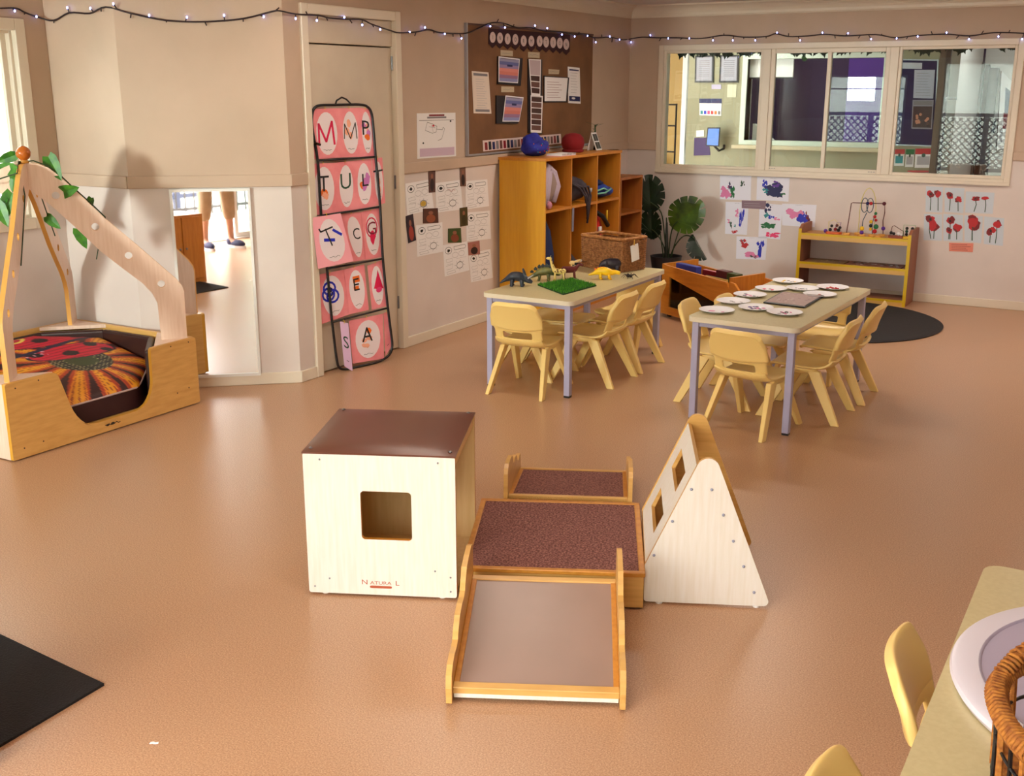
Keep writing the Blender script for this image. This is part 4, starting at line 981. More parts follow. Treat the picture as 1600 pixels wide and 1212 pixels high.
for i in range(160):
    t = i/160*4; k = int(t); f = t-k; p = hpts[k]*(1-f)+hpts[min(k+1, 4)]*f; tg = (hpts[min(k+1, 4)]-hpts[k]).normalized(); s_ = tg.cross(Vector((0, 0, 1))).normalized(); u_ = tg.cross(s_)
    an = i*2*math.pi/7; hx.append(p+(s_*math.cos(an)+u_*math.sin(an))*.0125)
mb.tube(hx, .0032, jute, 5); mb.build('handle', bk, smooth=180)
mb = MB(); mb.prism([(p.x*.93, p.y*.93) for p in rc], (0, 0, 0), (1, 0, 0), (0, 1, 0), (0, 0, 1), .001, .008, jute); mb.build('base', bk)

# ================================================================== LETTER RACK ON THE DOOR
A_ = Vector((-4.068, 4.965, 0.0)); Bv = Vector((-3.990, 5.275, 0.0)); T_ = Vector((-4.075, 5.07, 1.50))
rn = (Bv-A_).cross(T_-A_).normalized(); rn = rn if rn.x > 0 else -rn
def rk_(u, v, off=0):
    return on_plane(u, v, A_+rn*off, rn)
rk0 = rk_(560, 578); rk0 = Vector((rk0.x, rk0.y, 0))
rack = thing('letter_rack', 'tall black metal frame with round corners leaning on the door and holding pink letter cards', 'rack', tuple(rk0))
def smooth_path(pts, n=5, closed=True):
    out = []; k = len(pts)
    for i in range(k if closed else k-1):
        p = [pts[(i+j-1) % k] if closed else pts[max(0, min(k-1, i+j-1))] for j in range(4)]
        for s_ in range(n):
            t = s_/n; out.append(.5*((2*p[1])+(-p[0]+p[2])*t+(2*p[0]-5*p[1]+4*p[2]-p[3])*t*t+(-p[0]+3*p[1]-3*p[2]+p[3])*t**3))
    if not closed: out.append(pts[-1])
    return out
fpx = [(488, 200), (488, 178), (492, 168), (501, 164.5), (520, 164), (545, 163.5), (562, 163.5), (573, 166), (580, 175), (583, 195), (587, 245), (594, 322), (598, 400), (606, 480), (611, 520), (613, 540), (609, 553), (598, 562), (580, 569), (556, 576), (540, 579), (530, 574), (526, 560), (521, 520), (518, 494), (511, 420), (502, 336), (497, 255)]
raw = [rk_(u, v, .011) for u, v in fpx]
for p in raw: p.z = max(p.z, .0075)
mb = MB(); mb.tube([p-rk0 for p in smooth_path(raw, 4)], .0075, M_black, 10, closed=True); mb.build('outer_frame', rack, smooth=180)
for (a, b_) in (((497, 251), (587, 245)), ((502, 337), (594, 323)), ((510, 420), (598, 404)), ((520, 503), (606, 481))):
    mb = MB(); mb.tube([rk_(*a, .011)-rk0, rk_(*b_, .011)-rk0], .006, M_black, 8); mb.build('crossbar', rack, smooth=180)
mb = MB(); mb.tube([rk_(u, v, .011)-rk0 for u, v in ((524, 163), (526, 157), (534, 152), (541, 155), (549, 163))], .005, M_black, 8); mb.build('hanging_loop', rack, smooth=180)
def card(px, ch, lb, m_l, name='letter_card', off=.001, art=None, oval=True, lw=1, m_card=None, ls=.07, lx=.5, ly=.55):
    q = [rk_(u, v, off) for u, v in px]; s_ = Sheet(q, rn, .0012, back=0); s_.slab(m_card or M_pink)
    if oval: s_.oval(.52, .5, .38, .43, M_oval, 22)
    if art: art(s_)
    if ch: s_.text(ch, lx, ly, ls, m_l, lw)
    s_.scribble(.36, .83, .3, .015, M_ink, 8, .002)
    mb = MB(); top = (q[0]+q[1])/2; c_ = top+rn*.002
    o = s_.build(name, lb, 'card', 'pink letter cards on the rack')
    mb.tube([c_+Vector((0, 0, -.006)), c_+rn*.004+Vector((0, 0, .006)), c_-rn*.008+Vector((0, 0, .014))], .0015, M_yellow, 5); mb.build('clip_ring', o)
    return o
def sp(cols, k=5, x0=.3, x1=.7, y0=.3, y1=.7, r0=.1):
    def f(s_):
        for i in range(k): s_.oval(random.uniform(x0, x1), random.uniform(y0, y1), r0*random.uniform(.7, 1.4), r0*random.uniform(.4, .9), cols[i % len(cols)], 12, .3)
    return f
peach = mat('peach paint', (244, 170, 140), .6); lilac = mat('lilac paint', (206, 120, 190), .6); hot = mat('crimson pink paint', (222, 20, 78), .5)
def fatM(s_):
    s_.line([(.22, .72), (.24, .3), (.48, .66), (.72, .26), (.78, .72)], .014, hot)
card([(485, 170), (529, 169), (533, 246), (491, 249)], '', 'top left card of the rack, thick crimson letter M', hot, art=fatM)
def thinM(s_): sp([peach], 3)(s_); s_.line([(.2, .62), (.24, .32), (.5, .62), (.78, .3), (.82, .62)][:5], .006, M_ink)
card([(529, 169), (560, 168), (565, 245), (533, 246)], '', 'top middle card of the rack, thin black letter M over peach paint', M_ink, art=thinM)
card([(560, 168), (580, 170), (585, 244), (565, 245)], 'P', 'top right card of the rack, black letter P over orange paint', M_ink, art=sp([peach, M_orange, lilac], 6, .3, .7, .35, .8, .13), ls=.085, lx=.42)
card([(484, 256), (524, 254), (528, 331), (487, 337)], 'T', 'second row left card, black T over orange paint', M_ink, art=sp([M_orange, peach], 4, .35, .6, .5, .8), ls=.09)
card([(524, 254), (553, 251), (556, 327), (528, 331)], 'U', 'second row card with dark green letter U', M_dgreen, ls=.09)
card([(553, 251), (580, 248), (585, 322), (556, 327)], 'L', 'second row card with black letter L over magenta paint', M_ink, art=sp([lilac, lilac, M_orange], 5, .4, .75, .3, .7, .16), ls=.075, lx=.55)
card([(581, 248), (597, 246), (602, 317), (585, 322)], 'T', 'narrow second row card at the right edge with a thin black T', M_ink, art=sp([peach], 3, .4, .6, .5, .8), ls=.085)
card([(531, 335), (565, 331), (571, 405), (552, 409)], 'C', 'third row middle card with faint black C strokes', M_ink, off=-.002, ls=.07, lx=.6)
def G_(s_): s_.ring(.5, .36, .3, .2, .008, hot, 14); s_.oval(.5, .55, .16, .14, hot, 12, .3)
card([(564, 331), (592, 325), (598, 401), (571, 406)], 'G', 'third row right card with crimson letter G', mat('deep crimson ink', (130, 10, 50), .5), art=G_, ls=.075, ly=.5)
def blueT(s_):
    s_.line([(.62, .3), (.85, .42)], .016, M_blue); s_.line([(.3, .47), (.6, .5)], .018, M_blue)
    s_.line([(.18, .24), (.22, .3), (.62, .24)], .009, M_ink); s_.line([(.38, .26), (.5, .6)], .008, M_ink)
card([(487, 340), (532, 333), (552, 408), (497, 420)], '', 'third row left card swung forward, black T with thick blue strokes', M_ink, off=.045, art=blueT, m_card=mat('bright pink card', (252, 172, 184), .6))
def Bb(s_):
    for c_ in ((.42, .33), (.5, .5), (.36, .45)): s_.ring(c_[0], c_[1], .2, .13, .013, M_blue, 14)
    s_.text('B', .42, .5, .06, M_navy)
card([(492, 430), (537, 421), (546, 491), (503, 506)], '', 'fourth row left card with thick round blue B', M_blue, art=Bb, off=-.002)
card([(537, 421), (569, 413), (576, 484), (546, 491)], 'E', 'fourth row middle card with black E over orange paint', M_ink, art=lambda s_: (s_.rect(.36, .2, .7, .34, M_orange), s_.rect(.36, .42, .62, .5, M_orange)), ls=.075, ly=.52)
def tri(s_): s_.face([(.62, .16), (.9, .6), (.35, .56)], hot); s_.oval(.6, .6, .2, .06, M_pinkp)
card([(574, 415), (597, 406), (604, 478), (581, 484)], 'A', 'fourth row right card with crimson painted letter A', hot, art=tri, ls=.07, lx=.55)
card([(545, 501), (598, 490), (600, 560), (551, 568)], 'A', 'bottom row card with big black letter A over peach paint', M_ink, art=sp([peach, peach, M_orange], 5, .4, .6, .3, .65, .09), ls=.088)
card([(531, 502), (544, 505), (551, 580), (538, 572)], 'S', 'narrow bottom left card swung forward with a green S', M_dgreen, off=.040, oval=False, ls=.07, m_card=mat('lilac white card', (226, 190, 224), .6))
card([(599, 489), (608, 486), (611, 542), (602, 556)], '', 'sliver of a blank pink card at the bottom right of the rack', M_ink, off=-.002, oval=False)

# ================================================================== LEFT WALL: NOTICES
def wsheet(px, name, label, cat, m, x=XL, group=None, th=.0015, draw=None):
    q = [on_x(u, v, x) for u, v in px]; s_ = Sheet(q, (1, 0, 0), th); s_.slab(m)
    if draw: draw(s_)
    return s_.build(name, label, cat, group)
def evac(s_):
    s_.rect(.3, .03, .7, .07, M_dred); s_.rect(.25, .08, .75, .12, M_grey); s_.line([(.05, .16), (.95, .16)], .003, M_grey)
    s_.line([(.25, .2), (.2, .38), (.38, .45), (.48, .42), (.5, .3), (.38, .24), (.25, .2)], .003, M_grey); s_.line([(.48, .36), (.64, .38), (.66, .32), (.7, .36), (.62, .58), (.52, .62)], .003, M_grey)
    s_.line([(.3, .3), (.45, .33)], .003, M_lgrey); s_.line([(.36, .26), (.4, .42)], .003, M_lgrey); s_.rect(.38, .26, .43, .3, M_red); s_.rect(.84, .17, .88, .21, M_ink); s_.oval(.14, .66, .02, .02, M_ink)
    s_.rect(.05, .78, .95, .96, mat('pale lilac print', (206, 180, 200), .6)); s_.rect(.5, .78, .56, .86, M_dred)
    for i in range(5): s_.line([(.08, .8+.033*i), (.92, .8+.033*i)], .0018, mat('mauve print', (160, 110, 130), .6))
wsheet([(651, 177), (711, 176), (712, 244), (652, 248)], 'evacuation_plan', 'white evacuation plan poster between the door and the noticeboard', 'poster', M_paper, th=.003, draw=evac)
kraft = mat('brown kraft paper', (128, 86, 52), .7, col2=(112, 74, 44), scale=5, bump=.3, bscale=8)
by0, by1 = on_x(729, 240, XL).y, on_x(924, 62, XL).y; bz0, bz1 = 1.178, 2.005
bd = thing('noticeboard', 'large noticeboard covered in brown kraft paper above the bag cubby', 'noticeboard', (XL, by0, bz0))
mb = MB(); mb.box2((.001, 0, 0), (.014, by1-by0, bz1-bz0), kraft); mb.build('kraft_backing', bd)
mb = MB(); mb.box2((.0, -.014, -.012), (.02, 0, bz1-bz0+.012), mat('silver frame', (176, 176, 184), .35, .6)); mb.box2((0, 0, -.012), (.02, by1-by0, 0), mat('silver frame', (176, 176, 184), .35, .6)); mb.box2((0, 0, bz1-bz0), (.02, by1-by0, bz1-bz0+.012), mat('bronze frame top', (90, 60, 50), .5)); mb.build('frame', bd)
XB = XL+.0155
lb_ = thing('letter_banner', 'dark pennant banner spelling INFORMATION in white ovals across the noticeboard top', 'banner', tuple(on_x(765, 60, XB)))
ban0 = on_x(765, 60, XB)
s_ = Sheet([on_x(u, v, XB)-ban0 for u, v in ((763, 44), (891, 54), (890, 74), (763, 69))], (1, 0, 0), .001); s_.slab(mat('burgundy felt', (54, 22, 28), .9)); s_.build('ribbon', parent=lb_)
dk = mat('burgundy felt', (54, 22, 28), .9)
for i, ch in enumerate('INFORMATION'):
    u = [769.6, 781, 793, 805, 818, 830, 843, 853, 864, 874.5, 884.5][i]; v = [58, 59, 60.5, 61.3, 63.6, 64, 64, 65.3, 66, 67, 69][i]
    q = [on_x(a, b_, XB+.0022)-ban0 for a, b_ in ((u-5.5, v-12), (u+5.5, v-11.6), (u+5.5, v+17), (u-5.5, v+17))]
    s_ = Sheet(q, (1, 0, 0), .001); s_.mb.hexa([s_.pt(0, .8, 0), s_.pt(.5, 1, 0), s_.pt(1, .8, 0), s_.pt(.5, 0, 0)]+[s_.pt(0, .8, .001), s_.pt(.5, 1, .001), s_.pt(1, .8, .001), s_.pt(.5, 0, .001)], dk); s_.rect(0, 0, 1, .8, dk)
    s_.oval(.5, .42, .42, .30, mat('cream oval', (214, 190, 186), .6)); s_.text(ch, .5, .53, .028, M_ink); s_.build('letter_flag', parent=lb_)
wsheet([(737, 111), (763, 113), (767.5, 177.5), (740, 177)], 'notice_sheet', 'tall white list with wavy edges at the left of the kraft board', 'notice', mat('ivory paper', (226, 210, 196), .7), x=XB, draw=lambda s_: (lines(13, M_lgrey, .2, .8, .18, .86)(s_), s_.rect(.08, .04, .92, .1, M_grey), s_.rect(.1, .9, .9, .96, M_grey)))
def sunset(s_):
    for i, c_ in enumerate(((150, 146, 178), (100, 104, 160), (150, 130, 170), (214, 130, 120), (206, 118, 104), (150, 108, 140), (140, 140, 184))): s_.rect(.03, .04+.132*i, .97, .04+.132*(i+1), mat('sunset print %d' % i, c_, .6))
    s_.rect(.4, .28, .66, .36, M_navy); s_.rect(.1, .05, .8, .08, M_grey)
def folder(pxd, pxp, lb):
    q = [on_x(u, v, XB) for u, v in pxd]; o0 = q[3]
    t = thing('document_folder', lb, 'folder', tuple(o0), group='sunset folders on the kraft board')
    s_ = Sheet([p-o0 for p in q], (1, 0, 0), .01); s_.slab(mat('black plastic holder', (30, 20, 26), .4)); s_.build('holder', parent=t)
    s_ = Sheet([on_x(u, v, XB+.013)-o0 for u, v in pxp], (1, 0, 0), .001); s_.slab(M_paper); sunset(s_); s_.build('cover_sheet', parent=t)
folder([(777, 88), (815, 91), (812, 134), (776, 131)], [(779, 88), (812, 92), (809, 130), (779, 128)], 'upper sunset coloured booklet in a black holder on the kraft board')
folder([(774, 149), (812, 151), (808, 193), (774, 193)], [(790, 149), (818, 152), (811, 190), (785, 190)], 'lower sunset coloured booklet swung open in a black holder on the kraft board')
for px, lb in (([(782, 78), (801, 79.5), (801, 88), (782, 87)], 'small cream heading label over the upper sunset booklet'), ([(825, 81), (843, 82), (843, 91), (825, 90)], 'small cream heading label over the photo strip column'),
               ([(783, 135), (803, 135.5), (803, 144), (783, 144)], 'small cream heading label over the lower sunset booklet'), ([(857, 108), (874, 109), (873, 116), (857, 115.5)], 'small cream heading label over the lined list')):
    wsheet(px, 'heading_label', lb, 'label', mat('cream label', (190, 172, 144), .6), x=XB, group='heading labels on the kraft board', draw=lambda s_: s_.scribble(.12, .5, .76, .1, M_grey, 7, .002))
cs = thing('hanging_file', 'dark narrow hanging file holding photo strips down the middle of the kraft board', 'file holder', tuple(on_x(824, 208, XB)))
o0 = cs.location
s_ = Sheet([on_x(u, v, XB)-o0 for u, v in ((824, 92), (846, 93), (846, 209), (824, 208))], (1, 0, 0), .008); s_.slab(mat('black plastic holder', (30, 20, 26), .4)); s_.build('holder', parent=cs)
def strips(n, top=.3):
    def f(s_):
        s_.rect(.06, .03, .94, top-.02, mat('pink grey print', (190, 170, 176), .6))
        for i in range(n): y_ = top+(.95-top)*i/n; s_.rect(.06, y_, .9, y_+(.95-top)/n*.85, mat('brown photo %d' % (i % 2), [(70, 40, 36), (104, 66, 58)][i % 2], .5))
    return f
wsheet([(826, 92), (845, 93), (844, 151), (830, 149)], 'photo_strip', 'upper white photo strip sheet in the hanging file', 'paper', M_paper, x=XB+.010, draw=strips(3, .45))
wsheet([(829, 148.5), (848, 150), (846, 208), (829, 207)], 'photo_strip', 'lower white photo strip sheet in the hanging file', 'paper', M_paper, x=XB+.014, draw=strips(6, .04))
t = thing('clip_folder', 'black backed clip folder with a lined list at the right of the kraft board', 'folder', tuple(on_x(850, 160, XB))); o0 = t.location
s_ = Sheet([on_x(u, v, XB)-o0 for u, v in ((849, 118), (888, 121), (885, 160), (849, 160))], (1, 0, 0), .008); s_.slab(mat('black plastic holder', (30, 20, 26), .4)); s_.build('holder', parent=t)
s_ = Sheet([on_x(u, v, XB+.010)-o0 for u, v in ((851, 120), (887, 122), (884, 158), (851, 158))], (1, 0, 0), .001); s_.slab(M_paper); lines(7, M_dred, .1, .8, .2, .85)(s_); s_.build('list_sheet', parent=t)
wsheet([(887, 104), (905.5, 106), (907, 162), (888, 161)], 'notice_sheet', 'tall white flyer with a blue picture at the right end of the kraft board', 'notice', M_paper, x=XB, draw=lambda s_: (lines(8, M_lgrey, .2, .8, .16, .7)(s_), s_.rect(.1, .06, .9, .1, M_navy), s_.rect(.05, .8, .95, .94, M_navy), s_.oval(.4, .86, .15, .03, M_paper)))
def fam(s_):
    n = 22
    for i in range(n): s_.rect(.02+i*.96/n, .12+random.uniform(0, .1), .02+(i+.7)*.96/n, .9, [M_dred, M_ink, M_navy, M_grey, mat('brown photo 1', (104, 66, 58), .5)][i % 5])
wsheet([(754, 219.5), (876, 209), (877, 224), (755, 236.5)], 'photo_frieze', 'long strip of tiny figure photos along the bottom of the kraft board', 'frieze', mat('pinkish paper', (220, 196, 190), .7), x=XB, draw=fam)
def worksheet(s_):
    i_ = M_ink
    s_.ring(.2, .2, .13, .11, .003, i_, 14); s_.oval(.2, .2, .06, .05, i_, 8, .3)
    s_.line([(.42, .1), (.88, .08), (.92, .14), (.88, .2), (.44, .21), (.42, .1)], .0025, i_)
    for c_ in ((.46, .38), (.72, .36)): s_.ring(c_[0], c_[1], .12, .09, .0014, M_grey, 12)
    s_.ring(.62, .74, .13, .11, .0035, i_, 12)
    for k in range(8): a = k*math.pi/4; s_.line([(.62+.15*math.cos(a), .74+.125*math.sin(a)), (.62+.22*math.cos(a+.2), .74+.18*math.sin(a+.2))], .0016, M_grey)
    s_.line([(.08, .48), (.32, .46), (.34, .56), (.1, .58), (.08, .48)], .0012, M_grey); s_.line([(.06, .68), (.34, .67), (.3, .8), (.08, .8)], .0012, M_grey)
    s_.line([(.08, .88), (.4, .86), (.44, .94), (.1, .95), (.08, .88)], .0014, M_grey); s_.scribble(.1, .64, .25, .01, M_grey, 6, .001); s_.scribble(.5, .5, .4, .012, M_grey, 8, .001)
wlab = ['worksheet with a yellow sun, top left of the group beside the door', 'drawing worksheet with red scribble in the middle of the top row', 'drawing worksheet at the right end of the top row, beside the cubby',
        'drawing worksheet directly under the right end one of the top row', 'drawing worksheet below the yellow sun one, nearest the door', 'drawing worksheet in the bottom row, left', 'drawing worksheet in the bottom row, right and lowest']
for i, px in enumerate(([(633, 287), (672, 280), (678, 327), (636, 336)], [(680, 286), (719, 281), (723, 327), (682, 332)], [(727, 283), (761, 280), (764, 322), (728, 327)], [(728, 332), (765, 329), (767, 373), (729, 377)],
                        [(650, 352), (691, 347), (692, 393), (652, 401)], [(692, 383), (730, 377), (733, 422), (695, 432)], [(732, 396), (766, 389), (770, 434), (736, 441)])):
    def dw_(s_, i=i):
        if i == 0: s_.oval(.62, .74, .11, .09, mat('ochre crayon', (196, 160, 60), .6))
        if i == 1: s_.scribble(.45, .3, .3, .05, M_red, 9, .002)
        worksheet(s_)
    wsheet(px, 'worksheet', wlab[i], 'worksheet', M_paper, group='worksheets on the lower wall beside the door', draw=dw_)
plab = ['dark portrait photo above the gap between the first two worksheets', 'slim photo of a dark figure above the second and third worksheets', 'brown snapshot under the yellow sun worksheet', 'olive green snapshot left of the fourth worksheet', 'tilted blue and red portrait photo nearest the door frame', 'square face photo with a green edge in the middle of the worksheets', 'pinkish photo of a seated figure above the lowest worksheet']
for i, (px, c1, c2) in enumerate((([(669, 265), (680, 264), (680, 300), (670, 301)], (96, 62, 56), (40, 22, 28)), ([(718, 260), (727, 260), (728, 291), (719, 291)], (120, 84, 70), (30, 20, 30)), ([(661, 326), (684, 325), (685, 348), (661, 349)], (80, 44, 34), (150, 80, 50)), ([(718, 325), (730, 323), (731, 352), (719, 354)], (70, 60, 30), (50, 44, 20)),
                                  ([(633, 338), (645, 334), (650, 375), (638, 380)], (40, 28, 44), (160, 60, 50)), ([(700, 357), (720, 356), (721, 379), (700, 379)], (60, 80, 40), (130, 60, 44)), ([(731, 379), (749, 376), (750, 397), (732, 399)], (170, 110, 100), (40, 20, 30)))):
    def dp_(s_, c1=c1, c2=c2, i=i):
        s_.oval(.5, .3, .16, .12, mat('photo skin %d' % i, (150, 96, 76), .5)); s_.oval(.5, .68, .3, .28, mat('photo body %d' % i, c2, .5))
    wsheet(px, 'snapshot', plab[i], 'photo', mat('photo ground %d' % i, c1, .45), x=XL+.002, group='snapshots among the worksheets', draw=dp_)

# ================================================================== BACK WALL: CHILDREN'S PAINTINGS
def bsheet(px, name, label, cat, m, y=YB, group=None, th=.0015, draw=None):
    q = [on_y(u, v, y) for u, v in px]; s_ = Sheet(q, (0, -1, 0), th); s_.slab(m)
    if draw: draw(s_)
    return s_.build(name, label, cat, group)
def blots(spec):
    def f(s_):
        s_.scribble(.4, .04, .2, .008, M_grey, 6, .001)
        for (x, y, rx, ry, m, k) in spec:
            for j in range(k+4): s_.oval(x+random.uniform(-rx, rx)*.95, y+random.uniform(-ry, ry)*.95, rx*random.uniform(.25, .6), ry*random.uniform(.25, .6), m, 9, .5)
    return f
LP = mat('soft pink paint', (228, 130, 180), .5)
G6 = 'abstract paintings under the window'
bsheet([(1125, 274), (1174, 275), (1173, 313), (1125, 311)], 'painting', 'abstract painting with pink and green dabs, top left of the group under the window', 'painting', M_cool, group=G6, draw=blots([(.22, .66, .16, .22, LP, 9), (.33, .36, .05, .16, M_navy, 4), (.4, .7, .07, .25, M_green, 5), (.74, .33, .05, .1, M_dgreen, 3)]))
bsheet([(1183, 276), (1234, 278), (1232, 315), (1182, 312)], 'painting', 'abstract painting with a dark blue blot, top right of the group under the window', 'painting', M_cool, group=G6, draw=blots([(.25, .28, .08, .16, M_blue, 5), (.55, .52, .24, .24, M_navy, 16), (.3, .62, .1, .1, M_teal, 4), (.6, .3, .12, .12, M_purple, 4), (.8, .7, .08, .06, M_green, 3)]))
bsheet([(1134, 315), (1170, 316), (1167, 367), (1133, 365)], 'painting', 'sparse painting with one long blue stroke, left of the middle row', 'painting', M_cool, group=G6, draw=blots([(.72, .55, .08, .22, M_blue, 7), (.5, .35, .07, .1, LP, 3), (.25, .72, .05, .1, M_dgreen, 3), (.45, .75, .05, .05, M_teal, 3), (.45, .92, .12, .04, M_red, 4), (.15, .6, .06, .05, LP, 2)]))
bsheet([(1187, 317), (1223, 320), (1219, 374), (1185, 371)], 'painting', 'tall abstract painting with scattered green, blue and pink strokes in the middle row', 'painting', M_cool, group=G6, draw=blots([(.4, .12, .14, .09, M_navy, 6), (.55, .4, .12, .06, M_blue, 5), (.45, .65, .25, .08, M_green, 9), (.3, .3, .1, .08, M_teal, 4), (.65, .9, .25, .07, M_pinkp, 7), (.8, .4, .1, .05, LP, 3)]))
bsheet([(1222, 318), (1276, 320), (1273, 355), (1222, 352)], 'painting', 'abstract painting with pink and blue blobs, right of the middle row beside the yellow shelf', 'painting', M_cool, group=G6, draw=blots([(.35, .45, .2, .22, LP, 11), (.62, .62, .16, .18, M_blue, 10), (.76, .6, .06, .2, M_dred, 4)]))
bsheet([(1151, 369), (1199, 371), (1196, 406), (1150, 404)], 'painting', 'abstract painting with a red patch and blue zigzag, lowest of the group under the window', 'painting', M_cool, group=G6, draw=blots([(.28, .3, .12, .16, M_red, 8), (.8, .5, .1, .3, M_blue, 9), (.5, .8, .2, .1, LP, 8), (.58, .85, .12, .07, M_dgreen, 4), (.2, .2, .08, .05, M_teal, 2)]))
bsheet([(1159, 313), (1197, 314), (1196, 327), (1159, 325)], 'caption_label', 'mauve grey caption label among the abstract paintings', 'label', mat('mauve grey card', (140, 114, 128), .6), y=YB-.002, draw=lines(2, M_lgrey, .1, .9, .35, .65))
def poppies(spec):
    def f(s_):
        for (x, y, r_) in spec:
            s_.line([(x, y), (x+random.uniform(-.05, .05), .6), (x+random.uniform(-.05, .05), .93)], .006, M_dgreen)
            for k in range(5): s_.oval(x+random.uniform(-.5, .5)*r_, y+random.uniform(-.4, .4)*r_*.8, r_*.75, r_*.55, M_red if k < 3 else M_dred, 10, .3)
            s_.oval(x, y, r_*.25, r_*.2, M_ink, 8)
    return f
PG = 'poppy paintings on the right of the back wall'; pbl = mat('pale blue painting paper', (206, 214, 224), .7)
for px, spec, lb in (([(1447, 291), (1474, 292), (1472, 332), (1446, 331)], [(.3, .3, .2), (.72, .25, .18)], 'poppy painting with two red flowers, top row left'), ([(1476, 293), (1507, 294), (1505, 333), (1476, 331)], [(.3, .3, .2), (.72, .45, .17)], 'poppy painting with two red flowers at different heights, top row middle'),
                     ([(1509, 299), (1554, 301), (1551, 334), (1508, 332)], [(.35, .32, .13), (.7, .28, .12)], 'wide poppy painting with two small red flowers, top row right'), ([(1444, 334), (1472, 335), (1472, 376), (1443, 375)], [(.35, .2, .22), (.6, .45, .26)], 'poppy painting with smeared red flowers, bottom row first from left'),
                     ([(1474, 334), (1505, 336), (1504, 377), (1474, 376)], [(.35, .25, .2), (.7, .5, .2), (.3, .6, .15)], 'poppy painting with three red flowers, bottom row second'), ([(1507, 336), (1536, 338), (1533, 380), (1507, 377)], [(.45, .25, .36), (.5, .3, .3)], 'poppy painting with one very large red flower, bottom row third'),
                     ([(1538, 338), (1569, 341), (1567, 384), (1537, 381)], [(.35, .5, .2), (.65, .25, .2)], 'poppy painting with two red flowers, bottom row far right')):
    bsheet(px, 'painting', lb, 'painting', pbl, group=PG, draw=poppies(spec))
bsheet([(1483, 379), (1521, 380), (1520, 394), (1483, 392)], 'caption_label', 'salmon pink caption label under the poppy paintings', 'label', mat('salmon card', (232, 140, 120), .6), y=YB-.002, draw=lines(4, M_dred, .1, .9, .2, .8))

# ================================================================== FAIRY LIGHTS
pth = [(0, 13), (25, 13), (40, 20), (60, 27), (84, 32), (108, 20), (140, 21), (165, 11), (205, 21), (260, 32), (320, 34), (380, 29), (425, 18), (437, 17), (462, 22), (497, 24), (514, 28), (539, 30), (566, 31), (581, 38), (608, 47), (623, 51), (650, 50), (670, 46), (688, 51), (727, 52), (746, 45), (767, 36), (786, 36), (808, 43), (829, 43), (853, 49), (879, 50), (898, 55), (910, 53), (929, 59), (952, 58), (971, 62), (984, 61),
       (1003, 58), (1026, 59), (1057, 59), (1096, 60), (1131, 55), (1162, 58), (1197, 57), (1212, 52.5), (1232, 57), (1263, 56), (1290, 53.5), (1321, 56), (1368, 54), (1398, 59), (1426, 56), (1457, 54), (1484, 53.5), (1515, 56), (1553, 51), (1600, 52), (1640, 56)]
def wallpt(u, v, off=.012):
    if u < 66: return on_x(u, v, XW+off)
    if u < 184: return on_y(u, v, P2[1]-off)
    if u < 437: return on_plane(u, v, Vector((P1[0], P1[1], 0))+cn*off, cn)
    if u < 984: return on_x(u, v, XL+off+(.012 if u < 632 else .014 if 726 < u < 926 else 0))
    return on_y(u, v, YB-off-(.018 if u > 1026 else 0))
fl = thing('string_lights', 'dark cable of tiny blue white fairy lights strung along the top of the walls', 'string lights', tuple(wallpt(437, 17)))
mb = MB(); pts = smooth_path([wallpt(u, v) for u, v in pth], 4, closed=False)
mb.tube([p-fl.location for p in pts], .0045, mat('dark brown cable', (44, 26, 28), .5), 6); mb.build('cable', fl, smooth=180)
BUL = [(23, 17), (57, 26), (105, 12), (141, 13), (177, 6), (233, 24), (292, 27), (350, 24), (412, 26), (462, 29), (495, 32), (538, 27), (566, 39), (594, 46), (640, 50), (664, 43), (695, 53), (721, 60), (766, 41), (789, 43), (836, 40), (855, 44), (878, 54), (898, 57), (918, 56), (931, 66), (953, 57), (968, 62), (986, 66), (1016, 55), (1044, 60), (1077, 60), (1114, 63), (1145, 63), (1180, 63), (1214, 51), (1250, 63), (1285, 51), (1325, 52), (1361, 61), (1401, 60), (1434, 57), (1479, 51), (1514, 61), (1560, 57), (1597, 61)]
bulb_m = mat('lit blue white bulb', (225, 225, 255), .3, emit=((150, 160, 255), 9))
first = None
for i, (u, v) in enumerate(BUL):
    p = wallpt(u, v, .018)
    if first is None:
        mb = MB(); mb.ball((0, 0, 0), (.0048, .0048, .0065), bulb_m, 10); first = mb.build('bulb', fl, smooth=180); o = first
    else: o = first.copy(); COL.objects.link(o)
    o.location = p-fl.location
mb = MB()
for i, (u, v) in enumerate(BUL):
    p = wallpt(u, v, .016); q = min(pts, key=lambda a: (a-p).length); mb.tube([q-fl.location, p-fl.location], .0035, mat('dark brown cable', (44, 26, 28), .5), 5)
for (u, v) in [(38, 22), (84, 36), (158, 18), (204, 28), (260, 35), (323, 40), (380, 34), (436, 12), (478, 18), (512, 32), (550, 36), (584, 42), (648, 56), (678, 52), (708, 57), (779, 30), (803, 38), (905, 50), (940, 54), (956, 66), (1030, 64), (1063, 62), (1131, 52), (1162, 61), (1197, 60), (1232, 52), (1305, 60), (1341, 60), (1378, 53), (1416, 61), (1455, 49), (1494, 60), (1537, 48), (1578, 47)]:
    p = wallpt(u, v, .014); q = min(pts, key=lambda a: (a-p).length); mb.tube([q-fl.location, p-fl.location], .0035, mat('dark brown cable', (44, 26, 28), .5), 5)
mb.build('bulb_stems', fl)

